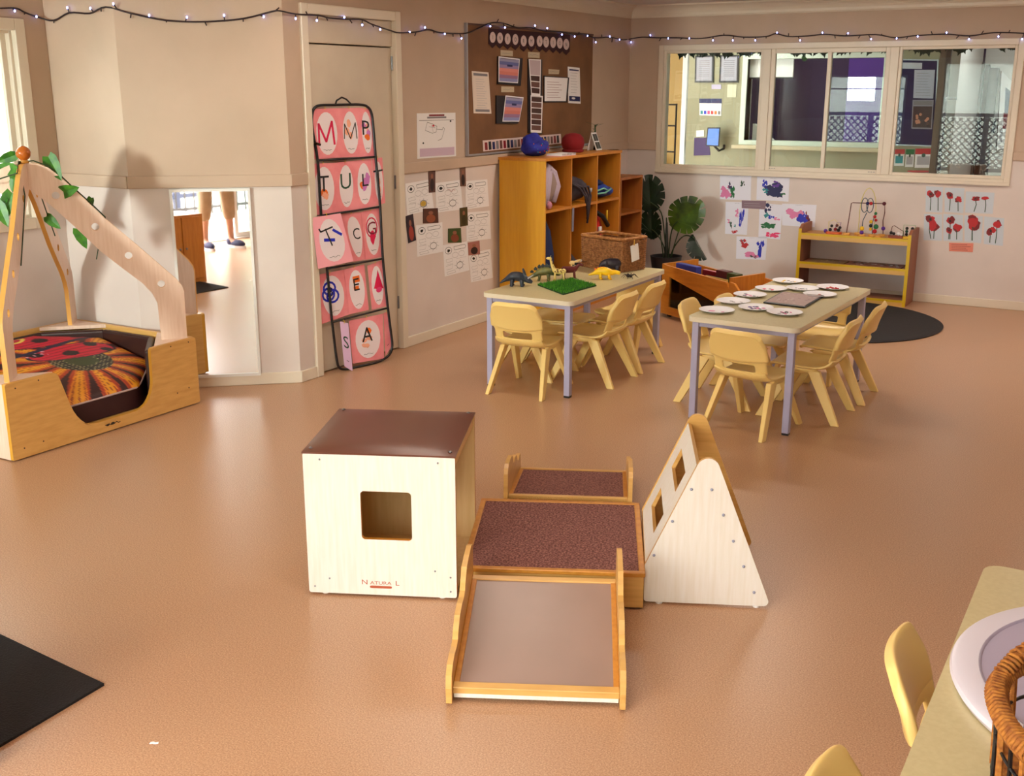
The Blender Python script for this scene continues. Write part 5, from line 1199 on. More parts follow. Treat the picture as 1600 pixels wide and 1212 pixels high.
# ================================================================== BAG CUBBY AND LOW CABINET
CY0, CY1, CZ, CX0, CX1 = 6.782, 8.01, 1.141, -4.088, -3.72
cub = thing('bag_cubby', 'tall golden laminate cubby of six open bays holding bags, below the kraft noticeboard', 'cubby', (CX0, CY0, 0))
Dc = CX1-CX0; Lc = CY1-CY0
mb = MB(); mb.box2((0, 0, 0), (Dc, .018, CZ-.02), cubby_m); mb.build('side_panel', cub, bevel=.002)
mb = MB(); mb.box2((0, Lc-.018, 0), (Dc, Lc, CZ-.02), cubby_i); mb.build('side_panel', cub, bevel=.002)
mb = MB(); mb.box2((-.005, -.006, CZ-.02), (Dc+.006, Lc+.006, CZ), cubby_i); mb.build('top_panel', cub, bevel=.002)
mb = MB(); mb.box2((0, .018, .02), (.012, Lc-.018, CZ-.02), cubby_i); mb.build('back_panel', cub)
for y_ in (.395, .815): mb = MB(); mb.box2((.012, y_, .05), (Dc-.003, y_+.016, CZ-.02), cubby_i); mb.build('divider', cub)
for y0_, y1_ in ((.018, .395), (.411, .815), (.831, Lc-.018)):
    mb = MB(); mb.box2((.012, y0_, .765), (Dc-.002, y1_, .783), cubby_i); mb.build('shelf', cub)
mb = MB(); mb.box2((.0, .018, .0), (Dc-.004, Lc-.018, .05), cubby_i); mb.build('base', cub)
for y_ in (.2, .61, 1.02):
    mb = MB(); mb.tube([(.012, y_, 1.03), (.04, y_, 1.03), (.05, y_, 1.045)], .005, M_black, 6); mb.build('coat_hook', cub)
lc = thing('low_cabinet', 'orange brown open shelf unit, lower than the cubby and right beside it', 'cabinet', (CX0, 8.02, 0))
ob = mat('orange brown laminate', (172, 98, 36), .45, col2=(160, 88, 30), scale=4, stretch=(8, 8, 1)); Lq = .42; Zq = .925
for y_ in (0, Lq-.016): mb = MB(); mb.box2((0, y_, 0), (Dc, y_+.016, Zq), ob); mb.build('side_panel', lc, bevel=.002)
mb = MB(); mb.box2((0, .016, 0), (.012, Lq-.016, Zq), ob); mb.build('back_panel', lc)
for z in (.02, .32, .63, Zq-.018): mb = MB(); mb.box2((.012, .016, z), (Dc-.002, Lq-.016, z+.018), ob); mb.build('shelf', lc)

def lump(mb, c, r, m, seed=0, n=18, amp=.12, fr=4, rot=None):
    rn_ = random.Random(seed); ph = [rn_.uniform(0, 6) for _ in range(6)]
    mb.ball(c, r, m, n, fn=lambda p: 1+amp*(math.sin(fr*p.x+ph[0])*math.cos(fr*p.y+ph[1])+.6*math.sin(fr*1.9*p.z+ph[2])*math.cos(fr*2.3*p.x+ph[3])+.35*math.sin(fr*3.7*p.y+ph[4])), rot=rot)
SH = .783
def inbay(y_, z, x=CX1-.16): return Vector((x, CY0+y_, z))
cl_lil = mat('lilac grey fleece', (186, 168, 184), .9, bump=.5, bscale=80); cl_tan = mat('taupe fleece', (150, 128, 118), .9, bump=.5, bscale=80)
c = inbay(.17, SH)
t = thing('folded_blanket', 'lilac and taupe folded blanket in the top left bay of the cubby', 'blanket', tuple(c))
mb = MB(); lump(mb, (.03, .03, .165), (.10, .13, .16), cl_tan, 3, 20, .05); mb.build('inner_fold', t, smooth=180)
mb = MB()
for k, dr_ in enumerate((0, .03, .058)):
    mb.tube([(.115, -.10+.02*k, .03), (.125, -.115+.03*k, .12), (.12, -.09+.035*k, .23), (.10, -.03+.03*k, .30-.01*k), (.11, .06-.01*k, .25-.02*k), (.12, .10-.02*k, .15), (.12, .03, .045)], .019-.002*k, cl_lil, 8)
mb.build('rolled_edge', t, smooth=180)
mb = MB(); mb.ball((.13, -.06, .03), (.025, .03, .03), mat('pink cloth', (196, 130, 150), .8), 10); mb.build('corner_tuft', t, smooth=180)
def bag(name, lb, y_, z, parts, cat='bag', x=CX1-.17):
    t = thing(name, lb, cat, tuple(inbay(y_, z, x)))
    for pn, fn in parts:
        mb = MB(); fn(mb); mb.build(pn, t, smooth=180)
    return t
dkc = mat('charcoal cloth', (48, 40, 50), .8, col2=(76, 66, 74), scale=12); blc = mat('royal blue nylon', (28, 62, 160), .5, bump=.3, bscale=30); tealc = mat('mint piping', (120, 190, 170), .5)
redc = mat('red nylon', (206, 30, 26), .5, bump=.3, bscale=30); navyc = mat('navy cloth', (26, 40, 84), .8, bump=.4, bscale=30); magc = mat('magenta cloth', (120, 20, 80), .8); pinkc = mat('hot pink nylon', (210, 50, 120), .5)
bag('backpack', 'crumpled charcoal bag in the top middle bay of the cubby', .60, SH, [('bag_body', lambda mb: lump(mb, (0, 0, .105), (.15, .17, .10), dkc, 5, 20, .14)), ('strap', lambda mb: [mb.tube([(.13, -.14+.05*k, .16-.01*k), (.16, -.06+.05*k, .12), (.17, .02+.03*k, .05), (.165, .07, -.06-.03*k)], .008, dkc, 6) for k in range(4)]), ('buckle', lambda mb: mb.box((.165, .12, .09), (.012, .02, .03), M_lgrey))])
bag('backpack', 'flat royal blue bag with mint piping in the top right bay of the cubby', 1.01, SH, [('bag_body', lambda mb: (lump(mb, (0, .0, .065), (.15, .15, .06), blc, 6, 18, .1), lump(mb, (.06, .09, .05), (.10, .085, .045), blc, 7, 14, .06))), ('piping', lambda mb: (mb.tube([(.14, -.14, .07), (.155, -.05, .085), (.16, .03, .06)], .007, tealc, 6), mb.tube([(.14, -.14, .05), (.16, -.03, .05), (.165, .06, .075)], .007, tealc, 6))), ('flap', lambda mb: lump(mb, (.02, -.02, .12), (.10, .10, .035), navyc, 9, 12, .1))])
bag('coat', 'navy and magenta coat hanging in the bottom left bay of the cubby', .17, .052, [('coat_body', lambda mb: lump(mb, (.02, .03, .345), (.10, .10, .335), navyc, 12, 22, .08, 5)), ('lining', lambda mb: lump(mb, (.05, -.09, .36), (.07, .05, .26), magc, 13, 16, .1, 5)), ('hem', lambda mb: lump(mb, (.03, .07, .12), (.09, .07, .118), mat('deep blue cloth', (20, 56, 110), .8), 14, 14, .1))], 'coat')
bag('backpack', 'dark bag with white trim in the bottom middle bay of the cubby', .62, .052, [('bag_body', lambda mb: lump(mb, (0, 0, .17), (.14, .15, .165), dkc, 15, 18, .12)), ('trim', lambda mb: (mb.tube([(.13, -.15, .30), (.15, -.05, .31), (.14, .06, .30)], .012, M_paper, 6),)), ('side_pocket', lambda mb: (lump(mb, (.1, -.05, .22), (.07, .1, .05), pinkc, 16, 12, .1), lump(mb, (.11, 0, .12), (.06, .09, .06), dkc, 17, 12, .1)))])
bag('backpack', 'bright red bag with black straps in the bottom right bay of the cubby', 1.0, .052, [('bag_body', lambda mb: (lump(mb, (.0, .0, .34), (.13, .13, .335), redc, 20, 22, .1, 5),)), ('strap', lambda mb: (mb.tube([(.08, -.1, .66), (.13, .0, .6), (.14, .08, .52)], .018, M_black, 8), mb.tube([(.12, -.12, .5), (.14, -.05, .42), (.12, .02, .36)], .02, M_black, 8))), ('patch', lambda mb: (mb.box((.135, -.05, .5), (.02, .03, .05), M_paper), mb.box((.13, -.1, .35), (.03, .07, .08), M_teal), mb.box((.14, .06, .6), (.01, .012, .08), M_yellow)))])
mb = MB(); mb.prism([(0, 0), (.03, 0), (.035, .17), (.005, .17)], (CX1+.004, CY0+.40, .60), (0, 1, 0), (0, 0, 1), (1, 0, 0), 0, .002, mat('grey tag card', (130, 124, 140), .6)); tag(mb.build('hanging_tag'), 'grey hanging tag on the divider between the left and middle cubby bays', 'tag')
# on top of the cubby
TZ = CZ
def ontop(u, v): return on_z(u, v, TZ)
c = on_x(836, 238, -3.93); c = Vector((-3.93, c.y, TZ))
t = thing('drawstring_bag', 'deep blue cloth bag with small coloured specks on top of the cubby', 'bag', tuple(c))
spk = mat('blue speckled cloth', (24, 26, 120), .7, col2=(40, 50, 170), scale=14, bump=.4, bscale=20)
mb = MB(); lump(mb, (0, 0, .06), (.10, .115, .06), spk, 30, 20, .08); lump(mb, (0, -.03, .105), (.07, .075, .055), spk, 31, 16, .12); mb.build('bag_body', t, smooth=180)
mb = MB(); rs = random.Random(4)
for k in range(26):
    a = rs.uniform(-1.2, 1.2); z = rs.uniform(.02, .13); mb.ball((.095*math.cos(a)*(1-.3*(z > .09)), .11*math.sin(a)*(1-.3*(z > .09)), z), .005, [M_orange, M_red, M_teal, M_yellow][k % 4], 6)
mb.build('specks', t)
c = on_x(895, 235, -3.92)
t = thing('red_beanie', 'round dark red woollen hat on top of the cubby', 'hat', (-3.92, c.y, TZ))
rw = mat('dark red wool', (128, 12, 20), .9, bump=.5, bscale=60)
mb = MB(); mb.lathe([(.0, .0), (.05, .002), (.078, .03), (.088, .065), (.08, .105), (.055, .132), (.02, .14), (0, .141)], rw, 28); mb.build('crown', t, smooth=180)
mb = MB(); mb.tube([(.07*math.cos(a), .07*math.sin(a), .012) for a in [2*math.pi*i/24 for i in range(24)]], .012, rw, 8, closed=True); mb.build('brim', t, smooth=180)
c = on_x(877, 239, -3.8); mb = MB(); mb.box((-3.80, c.y, TZ+.008), (.12, .22, .015), M_paper); mb.box((-3.80, c.y, TZ+.0005), (.125, .225, .001), M_pinkp)
for k in range(12): mb.tube([(-3.738, c.y-.1+k*.018, TZ+.004), (-3.736, c.y-.1+k*.018, TZ+.018)], .002, M_grey, 5)
tag(mb.build('spiral_notebook'), 'white spiral notebook lying between the blue bag and the red hat', 'notebook')
c = on_x(926, 233, -3.9); t = thing('photo_cube_stand', 'small folded card with two rows of dark photos beside the red hat', 'photo stand', (-3.9, c.y, TZ))
q = [Vector((.01, -.055, .135)), Vector((.01, .03, .135)), Vector((.05, .06, .002)), Vector((.05, -.035, .002))]
s_ = Sheet(q, (1, 0, .3), .003, back=.002); s_.slab(M_paper)
for k in (0, 1):
    for j in (0, 1): s_.rect(.1+.42*j, .08+.46*k, .5+.42*j, .48+.44*k, mat('dark photo print', (60, 56, 50), .4))
s_.build('photo_face', t.name and None, None) if False else s_.build('photo_face', parent=t)
mb = MB(); mb.hexa([(-.03, -.035, 0), (-.028, .06, 0), (-.025, .06, 0), (-.027, -.035, 0), (.008, -.05, .134), (.008, .03, .134), (.012, .03, .134), (.012, -.05, .134)][::1], M_paper); mb.build('back_leg', t)
# potted bamboo
c = on_x(965, 232, -3.93); t = thing('bamboo_sprig', 'small bamboo sprig in a tiny dark pot at the right end of the cubby', 'plant', (-3.93, min(c.y, CY1-.04), TZ))
mb = MB(); mb.lathe([(0, 0), (.022, 0), (.028, .03), (.024, .03), (0, .028)], M_black, 16); mb.build('pot', t, smooth=50)
mb = MB(); mb.tube([(0, 0, .02), (.002, .002, .10), (0, .0, .19)], .006, mat('bamboo green', (40, 74, 34), .4), 8); 
for z in (.06, .1, .14): mb.lathe([(.006, z-.003), (.008, z), (.006, z+.003)], M_stem, 10)
mb.build('stem', t, smooth=60)
for k in range(9):
    a = k*2.4; z = [.09, .12, .15, .18, .19, .185, .17, .13, .19][k]; L_ = random.uniform(.05, .08); U = Vector((math.cos(a), math.sin(a), .25)).normalized()
    mb = MB(); mb.prism([(y_, x) for x, y_ in leaf_pts(L_, .006, 5)][::-1], (0, 0, z), U, Vector((-math.sin(a), math.cos(a), 0)), U.cross(Vector((-math.sin(a), math.cos(a), 0))), 0, .0008, mat('bamboo green', (40, 74, 34), .4)); mb.build('leaf', t)
# black vase on the low cabinet
t = thing('black_vase', 'tall black vase in a dish on the low cabinet, next to the cubby', 'vase', (CX1-.14, 8.16, Zq))
mb = MB(); mb.lathe([(0, .012), (.03, .012), (.038, .06), (.042, .15), (.05, .21), (.046, .21), (.036, .14), (0, .10)], M_black, 20); mb.build('vase_body', t, smooth=50)
mb = MB(); mb.lathe([(0, 0), (.05, 0), (.075, .014), (.07, .016), (0, .011)], M_black, 20); mb.build('dish', t, smooth=50)

# ================================================================== MONSTERA PLANT
PX, PY = -3.60, 8.70
pl = thing('monstera_plant', 'dark monstera plant with large split leaves in the back corner beside the low cabinet', 'plant', (PX, PY, 0))
mb = MB(); mb.lathe([(0, 0), (.10, 0), (.13, .22), (.135, .24), (.12, .24), (.115, .21), (0, .2)], mat('dark plant pot', (36, 30, 32), .5), 28); mb.build('pot', pl, smooth=50)
def monst(pos, size, ux, uy, m=M_leaf, slits=6, fold=.15):
    """split leaf: U along the width, V from stalk to tip"""
    U = Vector(ux).normalized(); V = (Vector(uy)-U*Vector(uy).dot(U)).normalized(); N_ = U.cross(V)
    half = []
    ns_ = slits*12
    for i in range(ns_+1):
        t = i/ns_; a = -.55*math.pi+t*1.05*math.pi  # -99..+90 deg
        r_ = .5*(1.0-.12*math.cos(2*a))*(1 if a > -.3 else 1-.12*math.sin((-a-.3)*2))
        x = r_*math.cos(a); y = r_*math.sin(a)+.42
        ph = (t*slits) % 1
        if 0.44 < ph < .54 and .12 < t < .93: x *= .68; y = .42+(y-.42)*.7
        half.append((x, y))
    mb = MB()
    for sx in (1, -1):
        pts = [(0, .15)]+half+[(0, .92)]
        P3 = []
        for x, y in pts:
            P3.append(Vector(pos)+U*(sx*x*size)+V*((y-.15)*size)+N_*(fold*abs(x)*size-.25*(y-.4)**2*size))
        spine = [Vector(pos)+V*((y-.15)*size)+N_*(-.25*(y-.4)**2*size) for y in (.15, .4, .65, .92)]
        tr_ = tessellate_polygon([[Vector((x, y, 0)) for x, y in pts]])
        mb.add(P3, [t if sx > 0 else t[::-1] for t in tr_], m); mb.add([p-N_*.0015 for p in P3], [t[::-1] if sx > 0 else t for t in tr_], m)
    o = mb.build('leaf', pl); return o
def stalk(pts): mb = MB(); mb.tube(smooth_path([Vector(p) for p in pts], 5, False), .0055, M_stem, 6); mb.build('stalk', pl, smooth=180)
monst((-.16, .0, .66), .30, (1, .25, .1), (-.2, -.1, 1), fold=.1); stalk([(.0, 0, .2), (-.02, 0, .4), (-.06, .0, .6), (-.16, .0, .68)])
monst((.105, -.04, .535), .34, (.62, .1, -.78), (.78, -.15, .62), mat('yellow green monstera leaf', (22, 42, 20), .35, col2=(92, 120, 34), scale=6), slits=7, fold=.12); stalk([(.02, 0, .2), (.03, 0, .38), (.06, -.02, .49), (.11, -.04, .54)])  # this leaf is mottled dark green and yellow green
monst((.26, -.03, .385), .22, (.2, .9, .1), (.55, .0, -.85), fold=.5); stalk([(.03, 0, .15), (.06, 0, .3), (.16, -.02, .42), (.26, -.03, .41)])
monst((-.15, .02, .42), .24, (1, 0, 0), (-.1, -.2, 1), fold=.2); stalk([(.0, 0, .2), (-.03, 0, .33), (-.1, .01, .42), (-.15, .02, .45)])
for p in ([(0, .01, .1), (.0, .01, .35), (-.01, .0, .56)], [(.02, .02, .1), (.05, .03, .3), (.1, .03, .48)], [(-.01, .02, .1), (-.05, .02, .32), (-.09, .03, .5)]): stalk(p)
mb = MB(); mb.tube([(0, 0, .1), (0, 0, .3), (-.005, 0, .52)], [.024, .018, .009], mat('dark plant stem', (30, 34, 22), .6), 8); mb.build('main_stem', pl, smooth=180)

# ================================================================== YELLOW TOY SHELF
ysx0, ysx1, ysy0, ysy1 = -2.475, -1.625, 8.66, 8.945
ym = mat('mustard edge band', (222, 184, 24), .35); ys = mat('terracotta laminate', (160, 96, 66), .45, col2=(150, 88, 60), scale=4, stretch=(8, 8, 1)); yt = mat('amber shelf top', (206, 142, 62), .35, col2=(198, 134, 56), scale=5, stretch=(1, 8, 8))
sf_ = thing('toy_shelf', 'low three tier shelf with mustard yellow edges against the back wall', 'shelf', (ysx0, ysy0, 0))
Ws = ysx1-ysx0; Ds = ysy1-ysy0
for x0 in (0, Ws-.022):
    mb = MB(); mb.prism([(0, 0), (Ds, 0), (Ds, .575), (.06, .575), (0, .545)], (x0, 0, 0), (0, 1, 0), (0, 0, 1), (1, 0, 0), 0, .022, ys); sp_ = mb.build('side_panel', sf_)
    mb = MB(); mb.box2((x0-.001, -.004, 0), (x0+.023, .0, .545), ym); mb.build('edge_band', sp_)
for z, h_ in ((.50, .036), (.275, .036), (.035, .04)):
    mb = MB(); mb.box2((.022, .002, z-.012), (Ws-.022, Ds-.002, z+.004), yt if z > .4 else ys); sh = mb.build('shelf_board', sf_)
    mb = MB(); mb.box2((.022, -.003, z-h_), (Ws-.022, .012, z-.004), mat('pale amber front', (226, 178, 96), .4)); mb.box2((.022, -.004, z-.004), (Ws-.022, .010, z+.012), ym); mb.build('front_lip', sh)
zt = .504
for i, (x0, x1, c1, lb) in enumerate(((-2.40, -2.12, (150, 116, 70), 'olive tan wooden puzzle tray on the middle tier, left'), (-2.10, -1.69, (140, 80, 60), 'brown puzzle tray with black and white pieces on the middle tier, right'))):
    t = thing('puzzle_tray', lb, 'puzzle', (x0, 8.70, .279), group='puzzle trays on the yellow shelf')
    mb = MB(); mb.box2((0, 0, 0), (x1-x0, .18, .008), mat('puzzle board %d' % i, c1, .5, col2=tuple(int(k*.8) for k in c1), scale=20)); mb.build('board', t)
    s_ = Sheet([Vector((.01, .17, .0085)), Vector((x1-x0-.01, .17, .0085)), Vector((x1-x0-.01, .01, .0085)), Vector((.01, .01, .0085))], (0, 0, 1), .0003)
    rs = random.Random(i)
    for k in range(12+14*i): s_.oval(rs.random()*.9+.05, rs.random()*.8+.1, .03, .1, [[M_lgrey, M_ink, M_paper, mat('puzzle rust', (150, 70, 50), .5)], [mat('puzzle olive', (120, 100, 60), .5), mat('puzzle tan', (180, 150, 110), .5), M_grey]][0 if i else 1][k % 3], 8, .3)
    s_.build('puzzle_pieces', parent=t)
# bead maze (large) and small toys on top
def bead(mb, p, r, m): mb.ball(p, r, m, 10)
bx, by_ = -1.99, 8.79
bm = thing('bead_maze', 'big wire bead maze with round wooden feet in the middle of the yellow shelf top', 'toy', (bx, by_, zt))
each('wooden_foot', bm, [(x, y_, 0) for x, y_ in ((-.14, -.03), (-.07, .05), (-.02, -.05), (.05, .0), (.11, .04), (.1, -.05))], lambda mb: mb.lathe([(0, 0), (.028, 0), (.03, .006), (.026, .016), (0, .018)], mat('honey wood disc', (222, 160, 70), .4), 18))
mw = mat('maroon wire', (96, 40, 36), .4); mb = MB(); mb.tube([(-.14, -.03, .015), (-.13, -.03, .12), (-.12, -.03, .245), (-.11, -.03, .25), (.12, .02, .25), (.125, .02, .18), (.115, .03, .12), (.125, .03, .015)], .0035, mw, 6); mb.build('maroon_wire', bm, smooth=180)
mb = MB(); mb.tube([(-.07, .05, .015)]+[(-.07+.12*(1-math.cos(math.pi*i/10))/2, .05, .18+.18*math.sin(math.pi*i/10)) for i in range(11)]+[(.05, .04, .015)], .003, mat('pale yellow wire', (226, 212, 120), .4), 6); mb.build('yellow_wire', bm, smooth=180)
mb = MB()
for s_x in (-1, 1): mb.tube([(.0+s_x*.02+.025*math.cos(a)*1.0, -.02, .235+.055*math.sin(a)) for a in [2*math.pi*i/16 for i in range(16)]], .003, mat('teal wire', (30, 70, 90), .4), 6, closed=True)
mb.tube([(-.02, -.05, .015), (-.02, -.04, .12), (.0, -.02, .18)], .003, mat('teal wire', (30, 70, 90), .4), 6); mb.tube([(.05, .0, .015), (.045, -.01, .10), (.06, -.01, .17)], .003, mat('teal wire', (30, 70, 90), .4), 6); mb.build('teal_wire', bm, smooth=180)
for (x, y_, z), r_, m_ in (((-.02, -.05, .06), .018, M_yellow), ((-.02, -.05, .03), .016, M_purple), ((.035, -.01, .11), .014, M_yellow), ((.035, -.01, .08), .014, M_ink), ((.035, -.01, .055), .012, M_yellow), ((.06, -.01, .15), .013, M_red), ((.065, -.01, .175), .012, M_green), ((.07, -.01, .125), .012, M_red), ((.075, -.01, .075), .02, M_green), ((.07, -.02, .04), .017, M_red), ((.122, .03, .06), .016, M_purple), ((.0, -.02, .25), .014, M_navy), ((.025, -.015, .25), .014, M_red), ((.115, .02, .25), .015, mat('dark maroon bead', (90, 20, 40), .4))):
    mb = MB(); bead(mb, (x, y_, z), r_, m_); mb.build('bead', bm, smooth=180)
def small_toy(name, lb, x, base_m, wires, beads, w_=.06):
    t = thing(name, lb, 'toy', (x, 8.79, zt))
    mb = MB(); mb.prism(rrect(w_*2, .06, .02), (0, 0, 0), (1, 0, 0), (0, 1, 0), (0, 0, 1), 0, .016, base_m); mb.build('base', t)
    mb = MB()
    for p, m_ in wires: mb.tube([Vector(k) for k in p], .0025, m_, 6)
    mb.build('wire', t, smooth=180)
    for p, r_, m_ in beads: mb = MB(); bead(mb, p, r_, m_); mb.build('bead', t, smooth=180)
yw = mat('pale yellow wire', (226, 212, 120), .4); lw = mat('lilac wire', (150, 130, 180), .4)
small_toy('bead_roller', 'small bead toy with orange base at the left end of the yellow shelf top', -2.235, mat('orange wood', (216, 96, 36), .4), [([(-.04, 0, .015), (-.045, 0, .09), (0, 0, .11), (.03, 0, .08), (.0, 0, .015)], yw), ([(.0, 0, .015), (.02, 0, .09), (.05, 0, .09), (.04, 0, .015)], lw)], [((-.03, 0, .03), .014, M_ink), ((-.02, 0, .06), .012, M_ink), ((.01, 0, .035), .014, M_dred), ((.035, 0, .03), .014, M_ink), ((.02, 0, .065), .012, mw), ((-.065, 0, .018), .016, M_purple), ((.045, 0, .05), .012, M_ink)])
small_toy('bead_slide', 'small bent wire toy on a red brown base, right of the big bead maze', -1.76, mat('red brown wood', (140, 60, 36), .45), [([(-.05, 0, .015), (-.035, 0, .085), (-.02, 0, .09), (.05, 0, .05), (.055, 0, .015)], mw)], [((-.04, 0, .035), .013, M_ink), ((-.02, 0, .03), .012, M_ink), ((.015, 0, .03), .014, M_paper), ((.035, 0, .026), .010, M_paper)])
small_toy('bead_roller', 'small bead toy with yellow base and two tall dark bead stacks at the right end', -1.672, M_yellow, [([(-.04, 0, .015), (-.04, 0, .10), (.045, 0, .10), (.045, 0, .015)], mat('pale green wire', (150, 180, 130), .4))], [((-.015, 0, .03), .012, M_ink), ((-.015, 0, .052), .012, M_dgreen), ((-.015, 0, .075), .012, M_ink), ((.025, 0, .03), .012, M_dred), ((.025, 0, .052), .012, M_ink), ((.025, 0, .075), .012, M_ink)], w_=.042)

# ================================================================== BOOK BROWSER
oak = mat('orange oak', (206, 130, 44), .35, col2=(190, 114, 34), scale=5, stretch=(1, 10, 10))
oakv = mat('orange oak upright', (206, 130, 44), .35, col2=(190, 114, 34), scale=5, stretch=(10, 10, 1))
bb = thing('book_browser', 'low orange oak book box with a clear front window between the two tables', 'book box', (-3.084, 7.388, 0), R(-30.5))
Lb, Db, Hb = .74, .33, .37
fr_ = [(0, .03), (Lb, .03), (Lb, Hb-.05), (Lb-.03, Hb-.012), (.05, Hb+.012), (0, Hb+.02)]
mb = MB(); mb.prism(fr_, (0, .018, 0), (1, 0, 0), (0, 0, 1), (0, -1, 0), 0, .018, oak, holes=[[(.085, .085), (.62, .085), (.62, .20), (.085, .305)]]); mb.build('front_panel', bb, bevel=.002)
mb = MB(); mb.box2((.08, .01, .08), (.63, .013, .31), glassm); mb.build('window_pane', bb)
mb = MB(); mb.box2((.22, .03, .085), (.235, .045, .31), oakv); mb.box2((.03, .05, .15), (Lb-.03, .065, .18), oak); mb.build('inner_rails', bb)
mb = MB(); mb.prism([(0, .03), (Lb, .03), (Lb, Hb-.04), (0, Hb-.01)], (0, Db, 0), (1, 0, 0), (0, 0, 1), (0, -1, 0), 0, .018, oak, holes=[[(.085, .085), (.62, .085), (.62, .27), (.085, .27)]]); mb.build('back_panel', bb)
for x in (0, Lb-.02): mb = MB(); mb.prism([(.018, .0), (Db-.018, .0), (Db-.018, Hb+.0), (.018, Hb-.01)], (x, 0, .03), (0, 1, 0), (0, 0, 1), (1, 0, 0), 0, .02, oakv); mb.build('end_panel', bb)
mb = MB(); mb.prism([(0, 0), (.18, .0), (.18, .22), (.12, .27), (.05, .33), (0, .335)], (Lb, .0, .03), (1, 0, 0), (0, 0, 1), (0, -1, 0), -.018, 0, oak); mb.box2((Lb, .018, .03), (Lb+.16, Db, .05), oak); mb.prism([(0, 0), (.18, .0), (.18, .22), (.12, .27), (.05, .33), (0, .335)], (Lb, Db-.018, .03), (1, 0, 0), (0, 0, 1), (0, -1, 0), -.018, 0, oak); mb.build('end_wing', bb)
mb = MB(); mb.box2((.02, .018, .03), (Lb-.02, .05, .05), oak); mb.box2((.02, Db-.05, .03), (Lb-.02, Db-.018, .05), oak); mb.build('bottom_board', bb)
for x in (.04, Lb-.04):
    for y_ in (.05, Db-.05):
        mb = MB(); mb.tube([(x-.012, y_, .016), (x+.012, y_, .016)], .015, M_black, 12); mb.build('castor', bb)
Rb = Matrix.Rotation(R(-30.5), 4, 'Z')
def inb(x, y_, z): v = Rb @ Vector((x, y_, z)); return (v.x-3.084, v.y+7.388, z)
def bookbox(name, lb, x0, x1, y0_, y1_, z0, z1, m, tilt=0, pm=None, cat='book', grp='books in the oak book box'):
    t = thing(name, lb, cat, inb(x0, y0_, z0), R(-30.5), grp)
    mb = MB(); mb.box2((0, 0, 0), (x1-x0, y1_-y0_, z1-z0), m); o = mb.build('cover', t, bevel=.003)
    mb = MB(); mb.box2((.004, .004, z1-z0-.004), (x1-x0-.004, y1_-y0_-.004, z1-z0+.001), pm or m); mb.build('page_block', t)
    t.rotation_euler = (0, R(tilt), R(-30.5)); return t
bookbox('picture_book', 'big blue book sticking out at the left end of the oak book box', .08, .31, .06, .11, .06, .40, mat('cornflower blue cover', (62, 70, 160), .4), 0)
bookbox('picture_book', 'dark red and white spotted book beside the blue one in the oak box', .33, .48, .10, .13, .06, .385, M_dred, pm=mat('pinkish spots', (200, 140, 150), .5))
bookbox('picture_book', 'thin tan book lying along the front edge of the oak box', .44, .66, .04, .06, .06, .365, mat('tan cover', (210, 170, 90), .5), pm=M_ink)
bookbox('picture_book', 'thick maroon book at the right end of the oak book box', .49, .60, .09, .15, .06, .405, mat('maroon cover', (84, 24, 34), .4))
bookbox('picture_book', 'thick olive green book at the far right end of the oak box', .605, .70, .09, .15, .06, .40, mat('olive cover', (64, 70, 30), .4))

# ================================================================== RUGS
tag((lambda mb: (mb.lathe([(0, 0), (.76, 0), (.765, .006), (.75, .012)]+[(.75-.025*i, .012+(.003 if i % 2 else 0)) for i in range(1, 30)]+[(0, .012)], mat('charcoal braided rug', (40, 36, 38), .9, bump=.8, bscale=120), 96), mb)[1])(MB()).build('round_rug', loc=(-1.99, 7.90, 0), smooth=60), 'round charcoal rug in front of the yellow toy shelf', 'rug')
p1, p0_, p2_ = Vector((-2.383, 1.811, 0)), Vector((-2.883, 1.842, 0)), Vector((-2.370, 1.475, 0))
d1 = (on_z(60, 1022, 0)-p1).normalized(); d2 = (on_z(20, 1156, 0)-p1).normalized()
mb = MB(); q = [p1, p1+d1*1.2, p1+d1*1.2+d2*1.0, p1+d2*1.0]
mb.hexa([k+Vector((0, 0, .0)) for k in q][::-1]+[k*1+Vector((0, 0, .008)) for k in q][::-1], mat('black door mat', (24, 18, 20), .95, bump=.8, bscale=150)) if (d1.cross(d2)).z < 0 else mb.hexa(q+[k+Vector((0, 0, .008)) for k in q], mat('black door mat', (24, 18, 20), .95, bump=.8, bscale=150))
tag(mb.build('floor_mat'), 'black rectangular floor mat at the lower left edge of the floor', 'mat')
c = on_z(241, 1161, 0); mb = MB(); mb.prism([(-.011, -.004), (-.004, -.002), (.004, -.004), (.011, -.002), (.010, .004), (.003, .002), (-.003, .005), (-.010, .003)], (c.x, c.y, 0), (math.cos(.5), math.sin(.5), 0), (-math.sin(.5), math.cos(.5), 0), (0, 0, 1), .0002, .002, M_paper); tag(mb.build('paper_scrap'), 'tiny white paper scrap on the floor near the black mat', 'scrap')

